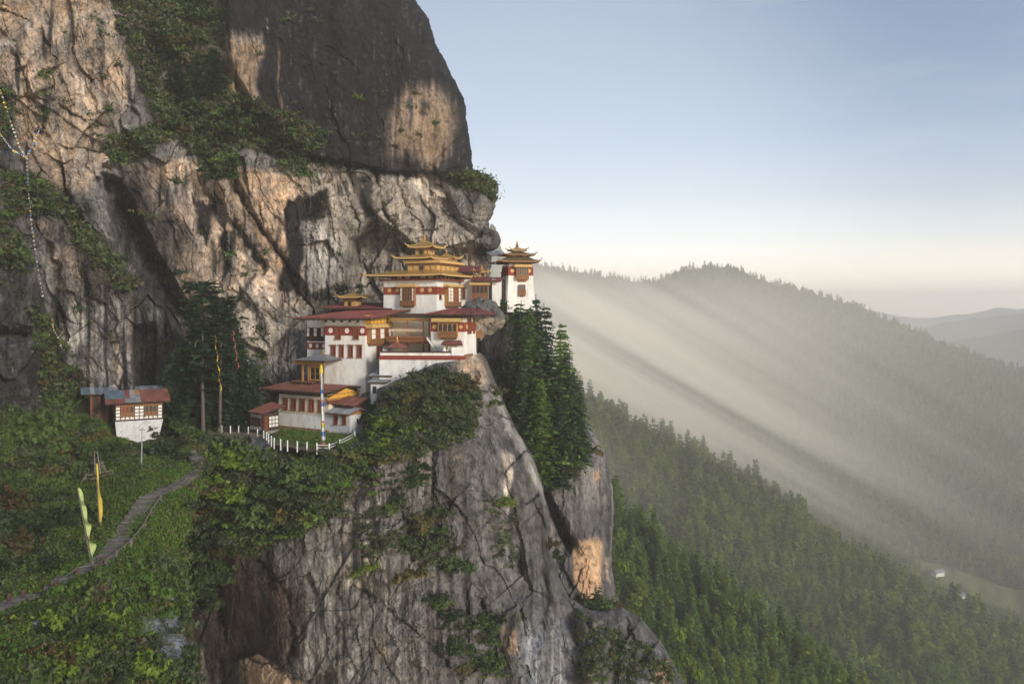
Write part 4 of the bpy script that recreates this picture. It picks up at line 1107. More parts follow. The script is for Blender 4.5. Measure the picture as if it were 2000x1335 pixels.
        for j in range(rows):
            for i in range(n):
                k = (i+1) % n; mb.f.append((j*n+i, j*n+k, (j+1)*n+k, (j+1)*n+i))
        mb.f.append(tuple(range(rows*n, rows*n+n)))
        rf = s.part(name, mb, m, parent)
        # edge board
        eb = MB(); r0 = rings[0]; cx, cy = (x0+x1)/2, (y0+y1)/2
        eb.v += [(x, y, z-0.004) for x, y, z in r0] + [(x, y, z-th) for x, y, z in r0] + [(cx+(x-cx)*0.94, cy+(y-cy)*0.94, z-th-0.02) for x, y, z in r0]
        for i in range(n):
            k = (i+1) % n; eb.f += [(i, n+i, n+k, k), (n+i, 2*n+i, 2*n+k, n+k)]
        s.part('eave_board', eb, edge, rf)
        so = MB(); so.v += [(cx+(x-cx)*0.94, cy+(y-cy)*0.94, z-th*0.8) for x, y, z in r0] + [(tx0 if x < cx else tx1, ty0 if y < cy else ty1, ze+0.02) for x, y, z in r0]
        for i in range(n):
            k = (i+1) % n; so.f.append((i, k, n+k, n+i))
        s.part('soffit', so, soffit, rf)
        if horns:
            for x, y in ((x0,y0),(x1,y0),(x1,y1),(x0,y1)):
                dx, dy = (x-cx), (y-cy); l = math.hypot(dx, dy); dx /= l; dy /= l
                hb = MB(); p0 = Vector((x, y, ze+lift)); p1 = p0+Vector((dx*0.28, dy*0.28, 0.14)); p2 = p1+Vector((dx*0.08, dy*0.08, 0.26))
                hb.tube(p0-Vector((dx*0.3,dy*0.3,0.05)), p1, 0.10, 0.07, 5); hb.tube(p1, p2, 0.07, 0.03, 5); s.part('corner_horn', hb, m, rf)
        return rf
    def finial(s, x, y, z, h, m='gold', parent=None):
        r = h*0.20
        prof = [(r*1.5,-0.12),(r*1.5,0),(r*1.1,h*.05),(r*0.5,h*.12),(r*1.15,h*.2),(r*1.2,h*.28),(r*.5,h*.36),(r*.4,h*.42),(r*.75,h*.48),(r*.7,h*.54),(r*.3,h*.6),(r*.45,h*.68),(r*.2,h*.78),(r*.12,h*.9),(0.01,h)]
        return s.part('pinnacle', MB().lathe((x, y, z), prof, 10), m, parent)
    def lantern(s, x0, x1, y0, y1, z0, z1, m='goldwood', nb=3, parent=None, name='lantern'):
        bd = s.part(name, MB().box(x0, x1, y0, y1, z0, z1), m, parent)
        h = z1-z0
        for (a0, a1, b0, b1) in ((x0-.08,x1+.08,y0-.08,y0),(x0-.08,x1+.08,y1,y1+.08),(x0-.08,x0,y0,y1),(x1,x1+.08,y0,y1)):
            s.part('carved_trim', MB().box(a0, a1, b0, b1, z0+h*.8, z1-0.01), 'wood', bd); s.part('carved_trim', MB().box(a0, a1, b0, b1, z0+h*.02, z0+h*.16), 'wood', bd)
        for i in range(nb):
            a = x0+(x1-x0)*(i+.18)/nb; b = x0+(x1-x0)*(i+.82)/nb
            s.part('panel', MB().box(a, b, y0-.05, y0+.02, z0+h*.24, z0+h*.72), 'pane' if i == nb//2 else 'yellow', bd)
            xe = x1 if s.side == 'R' else x0
            a = y0+(y1-y0)*(i+.18)/nb; b = y0+(y1-y0)*(i+.82)/nb
            s.part('panel', MB().box(xe-.04, xe+.05, a, b, z0+h*.24, z0+h*.72), 'yellow', bd)
        return bd

# ================================================================== upper temple
def upper_temple():
    b = B('temple', 'upper temple with three tiers of gilded roofs and round gold discs on a red band', 'temple', (853, 606, 128), 22, taper=0.012)
    xl = b.F(749, 575)[0]; D = b.E(904, 575)[0]; z1 = b.F(800, 548)[1]; zb0, zb1 = b.F(800, 573.5)[1], b.F(800, 560)[1]
    b.walls(xl, 0, 0, D, -2.5, z1)
    b.band('F', xl, 0.05, zb0, zb1); b.band('E', 0, D, zb0, zb1)
    zz = b.F(800, 566.5)[1]
    for u in (761, 776.5, 824.5, 840): b.disc('F', b.F(u, 566)[0], zz, 0.36)
    tr = MB(); b.fb(tr, 'F', xl, 0.08, zb0-0.14, zb0, -0.1, 0.09); b.fb(tr, 'E', 0, D, zb0-0.14, zb0, -0.1, 0.09); b.part('band_edge', tr, 'wood')
    s0, s1, a, c = b.rect('F', 785, 562, 812.5, 596); b.bay('F', s0, s1, a, c, 0.55, 'wppppw', 3, 0.26, 'wood', corn=0.35, corn_h=0.42)
    s0, s1, a, c = b.rect('E', 868, 562, 893, 597); b.bay('E', s0, s1, a, c, 0.6, 'wwbbw', 4, 0.22, 'goldwood', corn=0.4, corn_h=0.42)
    s0, s1, a, c = b.rect('E', 857.5, 562, 861, 584); b.window('E', s0, s1, a, c, 1, 3, 'redwood', 0.08)
    # frieze under the eaves, darkened in colour to stand for the eave shade
    cx = xl/2
    b.lantern(xl*0.80, -xl*0.0-0.6, 0.6, D*0.8, z1-0.05, z1+1.05, 'darkwood', 5, name='frieze')
    sl_ = MB(); b.fb(sl_, 'F', xl-0.3, 0.6, z1, z1+0.28, -0.2, 0.75); b.fb(sl_, 'E', -0.2, D, z1+0.01, z1+0.29, -0.2, 0.9); b.part('eave_beam', sl_, 'redwood')
    # first roof
    ye = -1.9
    x0 = b.F(711, 535, ye)[0]; x1 = b.F(864, 533, ye)[0]; ze = b.F(800, 535.5, ye)[1]
    yb = b.E(923, 545, x1)[0]
    r1 = b.pagoda(x0, x1, ye, yb, ze, xl*0.82, -xl*0.03-0.5, 0.8, yb-1.6, ze+0.75, lift=0.12, th=0.24, soffit='redwood')
    b.rafters((x0+.4, ye+.3, ze-.1), (x1-.3, ye+.3, ze-.1), (0, 1.9, 0.05), 14, parent=r1); b.rafters((x1-.3, ye+.4, ze-.1), (x1-.3, yb-.4, ze-.1), (-1.9, 0, 0.05), 10, parent=r1)
    # second tier
    yt = 0.9
    a0 = b.F(796, 520, yt)[0]; a1 = b.F(852, 520, yt)[0]; zt0 = ze+0.45; zt1 = b.F(820, 514, yt)[1]
    yb2 = b.E(895, 522, a1)[0]
    t2 = b.lantern(a0, a1, yt, yb2, zt0, zt1, 'goldwood', 5, name='second_tier')
    g0 = b.F(789, 512, yt-.6)[0]; g1 = b.F(859, 512, yt-.6)[0]
    b.part('cornice', MB().box(g0, g1, yt-.6, yb2+.5, zt1, zt1+0.40), 'yellow', t2); 
    dn = MB()
    for i in range(18): dn.box(g0+(g1-g0)*(i+.25)/18, g0+(g1-g0)*(i+.75)/18, yt-.45, yt-.3, zt1-.16, zt1)
    b.part('dentil_row', dn, 'wood', t2)
    b.part('upper_frieze', MB().box(a0+.2, a1-.2, yt+.1, yb2-.1, zt1+.40, zt1+0.95), 'wood', t2)
    ye2 = yt-1.5
    x0 = b.F(769, 502, ye2)[0]; x1 = b.F(842, 501, ye2)[0]; ze2 = b.F(805, 502.5, ye2)[1]; y2 = b.E(874, 511, x1)[0]
    yl = yt+1.2
    l0 = b.F(811, 492, yl)[0]; l1 = b.F(836, 492, yl)[0]
    b.pagoda(x0, x1, ye2, y2, ze2, l0-.2, l1+.2, yl-.2, yl+(l1-l0)+.2, ze2+0.6, lift=0.16, th=0.2, soffit='redwood')
    zl1 = b.F(823, 484, yl)[1]
    b.lantern(l0, l1, yl, yl+(l1-l0), ze2+.35, zl1, 'wood', 3)
    ye3 = yl-1.1
    x0 = b.F(796, 479, ye3)[0]; x1 = b.F(846, 481, ye3)[0]; ze3 = b.F(822, 481.5, ye3)[1]; yc = yl+(l1-l0)/2; xc = (l0+l1)/2
    zt = b.F(823, 470, yc)[1]
    b.pagoda(x0, x1, ye3, ye3+(x1-x0), ze3, xc-.28, xc+.28, yc-.28, yc+.28, zt, lift=0.3, th=0.18, soffit='wood')
    b.finial(xc, yc, zt, b.F(823, 455.5, yc)[1]-zt)
    # small second pavilion behind
    yl = yb2+1.5
    l0 = b.F(861, 515, yl)[0]; l1 = b.F(876, 515, yl)[0]; z0 = b.F(868, 523, yl)[1]; z1_ = b.F(868, 508, yl)[1]
    b.lantern(l0, l1, yl, yl+(l1-l0), z0-1.5, z1_, 'goldwood', 2)
    x0 = b.F(856, 500, yl-1)[0]; x1 = b.F(887, 500, yl-1)[0]; ze = b.F(870, 503, yl-1)[1]; yc = yl+(l1-l0)/2; xc = (l0+l1)/2
    b.pagoda(x0, x1, yl-1, yl-1+(x1-x0), ze, xc-.25, xc+.25, yc-.25, yc+.25, ze+.8, lift=0.22, th=0.2, soffit='wood')
    b.finial(xc, yc, ze+.8, 0.9)
upper_temple()

# ================================================================== rear temple with the red roof
def rear_temple():
    b = B('temple', 'long red roofed temple between the gilded temple and the tower, with an arched gallery', 'temple', (968, 588, 134), 8, taper=0.0)
    xl = b.F(898, 570)[0]
    ztop = b.F(930, 545)[1]
    b.walls(xl, 0, 0.6, 6.5, -0.8, ztop, 'plaster')
    pw = b.F(961, 570)[0]
    b.part('pier', MB().box(pw, 0.05, 0.0, 0.6, -0.8, ztop), 'plaster')
    b.part('door', MB().box(b.F(954.5,570)[0], pw-0.003, 0.48, 0.58, 0.1, b.F(955,556)[1]), 'pane')
    s0, s1, a, c = b.rect('F', 922, 558, 953.5, 583); b.bay('F', s0, s1, a, c, 0.25, 'pppp', 1, 0.42, 'wood', arches=True, corn=0.4, corn_h=0.4)
    s0, s1, a, c = b.rect('F', 903, 562, 909.5, 583, 0.6); b.window('F', s0, s1, a, c, 2, 4, 'wood', 0.1, d=-0.6)
    b.band('F', xl, s0-0.8, b.F(905,562,0.6)[1], b.F(905,557,0.6)[1], d=-0.54)
    # lower roof
    x0 = b.F(919, 546, -1.0)[0]; x1 = b.F(977, 549, -1.0)[0]; ze = b.F(950, 548, -1.0)[1]
    b.sheets((x0,-1.0,ze), (x1,-1.0,ze-.1), (x1,2.2,ze+.55), (x0,2.2,ze+.65), 9, 1, 'roofred', seed=3)
    # upper storey with frieze and long roof
    y1 = 2.2
    a0 = b.F(862, 536, y1)[0]; a1 = b.F(921, 536, y1)[0]; z0 = ztop-.2; z1 = b.F(890, 533, y1)[1]
    b.lantern(a0, a1, y1, y1+4.5, z0, z1, 'goldwood', 8, name='upper_storey')
    pan = MB().box(b.F(902,545,y1-.6)[0], b.F(921,545,y1-.6)[0], y1-.6, y1-.3, b.F(910,544,y1)[1], b.F(910,538,y1)[1]); b.part('cornice', pan, 'yellow')
    x0 = b.F(853, 528, y1-1.6)[0]; x1 = b.F(938, 529.5, y1-1.6)[0]; ze = b.F(890, 529.5, y1-1.6)[1]
    rf = b.sheets((x0,y1-1.6,ze), (x1,y1-1.6,ze-.08), (x1,y1+3.2,ze+1.0), (x0,y1+3.2,ze+1.1), 12, 1, 'roofred', seed=4)
    b.rafters((x0+.3,y1-1.4,ze-.12), (x1-.3,y1-1.4,ze-.2), (0,1.6,.3), 14, parent=rf)
    # small gilded pavilion at the right end
    yl = 1.6; l0 = b.F(934, 536, yl)[0]; l1 = b.F(946, 536, yl)[0]; z0 = ztop+.3; z1 = b.F(940, 531.5, yl)[1]
    b.lantern(l0, l1, yl, yl+1.1, z0, z1, 'wood', 2)
    x0 = b.F(928, 530, yl-.8)[0]; x1 = b.F(951, 531, yl-.8)[0]; ze = b.F(940, 530.5, yl-.8)[1]; xc = (l0+l1)/2; yc = yl+.55
    b.pagoda(x0, x1, yl-.8, yl-.8+(x1-x0), ze, xc-.2, xc+.2, yc-.2, yc+.2, ze+.5, lift=.14, th=.16, soffit='wood'); b.finial(xc, yc, ze+.5, .85)
    pol = thing('pole', 'thin grey pole leaning against the cliff left of the white tower', 'pole', P(958, 541, 134.5))
    part('shaft', MB().tube((0,0,0), P(971, 502, 135.5)-P(958, 541, 134.5), .07, .05, 6), M['metalpole'], pol)
rear_temple()

# ================================================================== tower at the cliff edge
def tower():
    b = B('tower', 'tapering white tower temple on the cliff edge with a stacked carved bay window', 'tower', (991, 592, 139), -13, 'L', taper=0.055)
    W = b.F(1044.5, 588)[0]; D = 6.0
    ztop = b.F(1018, 516)[1]
    b.walls(0, W, 0, D, -1.5, ztop)
    zb0, zb1 = b.F(1018, 538)[1], b.F(1018, 520.5)[1]
    k = b.k*zb0
    b.band('F', k-.04, W-k+.04, zb0, zb1, d=0.07); b.band('E', k, D-k, zb0, zb1, d=0.07)
    zz = b.F(1018, 528.5)[1]
    b.disc('F', b.F(1000.5, 528)[0], zz, 0.38); b.disc('F', b.F(1033, 528)[0], zz, 0.38)
    s0, s1, a, c = b.rect('F', 1007, 523, 1030.5, 545); b.bay('F', s0, s1, a, c, 0.55, 'ppppp', 2, 0.38, 'wood', steps=3)
    s0, s1, a, c = b.rect('F', 1013, 556, 1025, 576); bd = b.bay('F', s0, s1, a, c, 0.35, 'p', 1, 0.55, 'wood', arches=True)
    zc = b.F(1018, 521)[1]
    b.cornice('F', b.F(1002.5,519)[0], b.F(1037,519)[0], zc-.05, zc+.42, -.1, .95)
    s0, s1, a, c = b.rect('E', 981, 556, 984, 577); b.window('E', s0, s1, a, c, 1, 3, 'wood', .08)
    s0, s1, a, c = b.rect('E', 980, 533, 983, 549); b.window('E', s0, s1, a, c, 1, 3, 'wood', .08)
    xc, yc = W/2, D/2
    b.part('attic', MB().box(1.0, W-1.0, 1.0, D-1.0, ztop-.1, ztop+.75), 'goldwood')
    ye = -1.7
    x0 = b.F(974, 508, ye)[0]; x1 = b.F(1054, 508.5, ye)[0]; ze = b.F(1018, 509.5, ye)[1]
    r1 = b.pagoda(x0, x1, ye, D+1.5, ze, xc-1.6, xc+1.6, yc-1.6, yc+1.6, ze+.95, 'bronze', 'wood', lift=.15, th=.2, soffit='redwood')
    b.rafters((x0+.4,ye+.3,ze-.1), (x1-.4,ye+.3,ze-.1), (0,1.9,.05), 12, parent=r1)
    zl = ze+.75; 
    b.lantern(xc-1.5, xc+1.5, yc-1.5, yc+1.5, zl, zl+.7, 'wood', 3)
    x0 = b.F(983, 495, yc-2.6)[0]; x1 = b.F(1045, 496, yc-2.6)[0]; ze2 = b.F(1012, 496.5, yc-2.6)[1]
    b.pagoda(x0, x1, yc-2.6, yc+2.6, ze2, xc-.8, xc+.8, yc-.8, yc+.8, ze2+.55, 'bronze', 'wood', lift=.15, th=.16, soffit='wood')
    b.lantern(xc-.8, xc+.8, yc-.8, yc+.8, ze2+.3, ze2+.85, 'wood', 2)
    ze3 = b.F(1012, 488.5, yc-1.4)[1]
    b.pagoda(xc-1.45, xc+1.45, yc-1.4, yc+1.4, ze3, xc-.22, xc+.22, yc-.22, yc+.22, ze3+.55, 'gold', 'bronze', lift=.22, th=.14, soffit='wood')
    b.finial(xc, yc, ze3+.55, b.F(1010, 469, yc)[1]-ze3-.55, 'bronze')
    # side stair and low building against the rock behind
    b.part('side_wing', MB().box(-2.0, -.08, 2.2, 5.4, -.8, b.F(985,545,3)[1]), 'stone')
    x0 = b.F(957, 497, 3.2)[0]; x1 = b.F(984, 497, 3.2)[0]; ze = b.F(975, 497, 3.2)[1]
    b.sheets((x0,3.2,ze-.2), (x1,3.2,ze), (x1,7,ze+.9), (x0,7,ze+.5), 4, 1, 'roofgrey', seed=8)
tower()

# ================================================================== white hall with the big red roof
def white_hall():
    b = B('temple_hall', 'tall white hall under the broad red roof, with four tall windows in a row', 'temple', (714, 768, 122), 20, taper=0.016)
    xl = b.F(632.5, 760)[0]; D = b.E(768, 700)[0]
    ztop = b.F(680, 622)[1]
    b.walls(xl, 0, 0, D, -3.5, ztop)
    za, zb = b.F(680, 655)[1], b.F(680, 636.5)[1]
    ka = b.k*za
    b.band('F', xl+ka-.05, -ka+.05, za, zb); b.band('E', ka, D*0.32, za, zb)
    zz = b.F(680, 645.5)[1]
    for u in (646, 678, 708): b.disc('F', b.F(u, 645)[0], zz, .36, 'whitepanel', rz=.42)
    for u0, u1 in ((655, 666), (690, 701)):
        s0, s1, a, c = b.rect('F', u0, 640, u1, 662); b.window('F', s0, s1, a, c, 2, 3, 'redwood', .12, half=.42)
    for u0, u1 in ((646.6, 656), (662.8, 671.6), (680.6, 689.6), (697.6, 707)):
        s0, s1, a, c = b.rect('F', u0, 674, u1, 697.5); b.window('F', s0, s1, a, c, 2, 4, 'redwood', .11, half=.5)
    # plastered joist strip below the eaves
    zj = b.F(680, 634)[1]
    js = MB(); n = 5
    for i in range(n): b.fb(js, 'F', xl+ka+(-xl-2*ka)*(i+.1)/n, xl+ka+(-xl-2*ka)*(i+.24)/n, zj+.35, ztop-.1, .0, .45)
    b.part('joist', js, 'darkwood'); b.part('ledge', b.fb(MB(), 'F', xl+ka-.1, -ka+.1, zj-.12, zj, -.1, .22), 'plaster_cream')
    # end bay
    s0, s1, a, c = b.rect('E', 722, 641, 764, 669, .5); b.bay('E', s0, s1, a, c, .7, 'wbwbw', 2, .30, 'goldwood', corn=.55, corn_h=.6)
    s0, s1, a, c = b.rect('E', 719.5, 615, 765, 631, .7); bx = b.part('orange_panel', b.fb(MB(), 'E', s0, s1, a, c, -.1, .85, False), 'orange')
    tr = MB(); n = 7
    for i in range(n+1):
        q = s0+(s1-s0)*i/n; b.fb(tr, 'E', q-.05, q+.05, a, c, .85, .95, False)
    b.fb(tr, 'E', s0, s1, a+(c-a)*.45, a+(c-a)*.52, .85, .94, False); b.part('batten', tr, 'goldwood', bx)
    s0, s1, a, c = b.rect('E', 735, 674, 746, 697); b.window('E', s0, s1, a, c, 2, 3, 'redwood', .14, name='door')
    # roof
    ye = -1.9
    x0 = b.F(575, 622, ye)[0]; x1 = b.F(724, 619, ye)[0]; ze = b.F(650, 621.5, ye)[1]
    yr = 8.0; zr = b.F(690, 607, yr)[1]
    rf = b.sheets((x0,ye,ze-.05), (x1,ye,ze+.02), (x1+1.5,yr,zr+.15), (x0+3.5,yr,zr-.1), 20, 2, 'roofred', seed=11, deck='darkwood', deck_t=.22)
    b.rafters((x0+.6,ye+.2,ze-.22), (x1-.3,ye+.2,ze-.2), (0,1.9,.25), 16, parent=rf)
    # roof over the end bay and gallery
    q0 = b.E(724, 620, 2.4)[0]
    xx = 2.3
    g0 = b.F(724, 619.5, ye)[0]+.06
    p10 = b.H(768, 610, ze+.05); p11 = b.H(846, 603.5, zr+.5)
    b.sheets((g0,ye,ze+.04), (p10[0],p10[1],ze+.05), (p10[0]+.6,p10[1]+4,zr+.35), (x1+1.56,yr,zr+.2), 9, 2, 'roofred', seed=12, deck_t=.2)
white_hall()

def rear_roof_block():
    b = B('temple_block', 'low red roofed block behind the white hall carrying a small gilded pavilion', 'building', (760, 640, 132), 18)
    x0 = b.F(636, 600)[0]; z1 = b.F(690, 604)[1]
    b.walls(x0+1, 0, 0, 5, -2, z1, 'darkwood')
    xa = b.F(627, 594, -1)[0]; xb = b.F(765, 602, -1)[0]; ze = b.F(690, 603, -1)[1]
    b.sheets((xa,-1,ze+.1), (xb,-1,ze), (xb-.5,5.5,ze+.9), (xa,5.5,ze+1.0), 13, 1, 'roofred', seed=14)
    # pavilion: its shaft runs down through the roof
    yl = 1.2; l0 = b.F(672, 590, yl)[0]; l1 = b.F(694, 590, yl)[0]; z0 = ze-.1; zt = b.F(682, 583, yl)[1]
    b.lantern(l0, l1, yl, yl+(l1-l0), z0, zt, 'goldwood', 3)
    b.part('cornice', MB().box(l0-.35, l1+.35, yl-.35, yl+(l1-l0)+.35, zt, zt+.28), 'wood')
    x0 = b.F(659, 580, yl-1.2)[0]; x1 = b.F(706, 579, yl-1.2)[0]; ye = b.F(682, 579.5, yl-1.2)[1]; xc = (l0+l1)/2; yc = yl+(l1-l0)/2
    b.pagoda(x0, x1, yl-1.2, yl-1.2+(x1-x0), ye, xc-.28, xc+.28, yc-.28, yc+.28, b.F(682,571.5,yc)[1], lift=.18, th=.18, soffit='wood')
    zz = b.F(682,571.5,yc)[1]; b.finial(xc, yc, zz, b.F(682,563,yc)[1]-zz)
rear_roof_block()

def left_wing():
    b = B('temple_wing', 'shaded red banded wing tucked left of the tall white hall', 'building', (637, 700, 127.5), 20)
    x0 = b.F(600, 680)[0]; z1 = b.F(620, 624)[1]
    b.walls(x0, 0, 0, 5, -6, z1)
    b.band('F', x0-.04, 0, b.F(618,682)[1], b.F(618,668.5)[1])
    for u in (607, 620, 632.5): b.disc('F', b.F(u,675)[0], b.F(618,675)[1], .28, 'whitepanel', rz=.36)
    s0, s1, a, c = b.rect('F', 601, 640, 636, 662); b.bay('F', s0, s1, a, c, .3, 'wpwpw', 2, .25, 'redwood', lowm='darkwood')
left_wing()

# ================================================================== gallery and courtyard between hall and chapel
def gallery():
    b = B('gallery', 'open timber gallery with balustrade between the white hall and the chapel', 'gallery', (843, 688, 124), 12)
    x0 = b.F(762, 660)[0]; zt = b.F(800, 612)[1]; zf = b.F(800, 668)[1]
    b.part('wall', MB().box(x0-.5, .2, 2.4, 2.8, -2.5, zt), 'plaster_cream')
    b.part('floor', MB().box(x0, .15, -.2, 2.39, zf, zf+.22), 'wood')
    zb0, zb1 = b.F(800, 627)[1], b.F(800, 621)[1]
    b.part('beam', MB().box(x0, .3, -.25, .2, zb0, zb1), 'goldwood'); b.part('beam', MB().box(x0, .1, .0, .25, zb1+.02, zt), 'darkwood')
    for u in (796, 826.5, 838):
        x = b.F(u, 640)[0]; b.part('post', MB().box(x-.09, x+.09, -.02, .16, zf+.225, zb0-.003), 'wood'); b.part('post', MB().box(x-.12, x+.12, -.02, .2, -.9, zf-.003), 'redwood')
    r0, r1 = b.F(800, 648)[1], b.F(800, 641)[1]
    rail = MB().box(x0, b.F(826,645)[0], -.08, .0, r1-.1, r1); rail.box(x0, b.F(826,645)[0], -.08, .0, r0, r0+.1); 
    b.part('rail', rail, 'goldwood')
    n = 20; xr = b.F(826,645)[0]; bl = MB()
    for i in range(n): q = x0+(xr-x0)*(i+.2)/n; bl.box(q, q+(xr-x0)/n*.55, -.06, -.01, r0+.1, r1-.1)
    b.part('baluster_row', bl, 'plaster_cream')
    p0, p1 = b.F(800, 666)[1], b.F(800, 656)[1]
    pr = MB().box(x0, xr+1.2, -.45, -.22, p0, p1); b.part('parapet', pr, 'wood')
    dn = MB(); n = 17
    for i in range(n): q = x0+(xr+1.2-x0)*(i+.15)/n; dn.box(q, q+.22, -.62, -.2, p0-.3, p0); dn.box(q, q+.3, -.52, -.45, p0+.25, p0+.55)
    b.part('dentil_row', dn, 'redwood')
    # stair to the court
    s0 = Vector((b.F(838,656,-.9)[0], -.9, b.F(838,658,-.9)[1])); s1 = Vector((b.F(858,686,-.9)[0], -.9, b.F(858,686,-.9)[1]))
    st = MB()
    for yy in (-.9, -2.0):
        o = Vector((0, yy+.9, 0)); st.hexa([s0+o+Vector((0,-.08,-.25)), s1+o+Vector((0,-.08,-.25)), s1+o+Vector((0,.08,-.25)), s0+o+Vector((0,.08,-.25)), s0+o+Vector((0,-.08,.12)), s1+o+Vector((0,-.08,.12)), s1+o+Vector((0,.08,.12)), s0+o+Vector((0,.08,.12))])
    str_ = b.part('stair', st, 'whitepanel')
    n = 8; tread = None
    for i in range(n):
        q = s0+(s1-s0)*(i+.5)/n; b.part('tread', MB().box(q.x-.16, q.x+.16, -1.9, -1.0, q.z-.05, q.z), 'wood', str_)
gallery()

def courtyard():
    b = B('retaining_wall', 'white retaining wall with a red stripe below the gallery court', 'wall', (893, 738, 118.5), 4)
    x0 = b.F(741, 720)[0]; zt = b.F(820, 688.5)[1]; zr0, zr1 = b.F(820, 702)[1], b.F(820, 694)[1]
    b.part('wall', MB().box(x0, 0, 0, 1.2, -3.5, zr0), 'plaster_dirty'); b.part('red_band', MB().box(x0-.0, b.F(908,697)[0], -.12, 1.1, zr0+.003, zr1), 'red')
    b.part('parapet', MB().box(x0+.1, b.F(880,690)[0], -.02, .5, zr1+.003, zt), 'plaster'); b.part('coping', MB().box(x0, b.F(880,690)[0]+.05, -.12, .6, zt+.003, zt+.18), 'darkwood')
    b.part('floor', MB().box(x0+.1, 1.6, .5, 6, zr0, zr1), 'footing')
    b.part('wall', MB().box(b.F(882,690)[0], b.F(906,690)[0], .03, .6, zr1+.003, b.F(895,678)[1]), 'plaster', label='raised white end of the court wall')
    # small tiled gateway
    gx0, gx1 = b.F(872, 690, 1.2)[0], b.F(890, 690, 1.2)[0]; z0 = zr1; z1 = b.F(880, 677, 1.2)[1]
    g = b.part('gateway', MB().box(gx0, gx0+.3, 1.0, 1.5, z0, z1), 'wood'); b.part('jamb', MB().box(gx1-.3, gx1, 1.0, 1.5, z0, z1), 'wood', g)
    b.part('lintel', MB().box(gx0-.2, gx1+.2, .8, 1.7, z1+.003, z1+.4), 'yellow', g); b.sheets((b.F(862,675,.5)[0],.3,z1+.42), (b.F(904,676,.5)[0],.3,z1+.35), (b.F(904,676,.5)[0]-.4,1.6,z1+.85), (b.F(862,675,.5)[0]+.4,1.6,z1+.85), 6, 1, 'roofbrown', seed=21, parent=g)
    for u in (868, 876.5):      # whitewashed butter-lamp stupas
        x = b.F(u, 684, 1.0)[0]; zb = zr1
        t = thing('stupa', 'small white stupa, %s one inside the court gateway' % ('left' if u < 870 else 'right'), 'stupa', b.e.matrix_basis @ Vector((x, .9, zb)), 0, 'small white stupas in the court')
        part('base', MB().box(-.28,.28,-.28,.28,0,.5), M['plaster'], t); part('dome', MB().lathe((0,0,.5), [(.28,0),(.32,.15),(.24,.42),(.1,.55),(.07,.8),(.02,1.0)], 8), M['plaster'], t)
    # canopy with gold tip
    c = thing('canopy', 'little peaked canopy with a gilt tip beside the white hall end', 'canopy', b.e.matrix_basis @ Vector((b.F(775,690,1.5)[0], 1.8, zr1)), 0)
    hgt = b.F(775, 677, 1.5)[1]-zr1
    [part('post', MB().box(a_-.05, a_+.05, b_-.05, b_+.05, 0, hgt), M['wood'], c) for a_ in (-.85, .85) for b_ in (-.45, .45)]
    m_ = MB(); m_.v = [(-1.5,-1.0,hgt),(1.5,-1.0,hgt),(1.5,1.0,hgt),(-1.5,1.0,hgt),(-1.4,-.95,hgt-.1),(1.4,-.95,hgt-.1),(1.4,.95,hgt-.1),(-1.4,.95,hgt-.1),(-.15,0,hgt+.65),(.15,0,hgt+.65)]
    m_.f = [(0,1,9,8),(2,3,8,9),(1,2,9),(3,0,8),(0,4,5,1),(1,5,6,2),(2,6,7,3),(3,7,4,0),(4,7,6,5)]
    part('roof', m_, M['roofbrown'], c); part('pinnacle', MB().lathe((0,0,hgt+.6), [(.16,0),(.2,.15),(.08,.3),(.12,.5),(.05,.7),(.01,1.0)], 8), M['gold'], c)
courtyard()

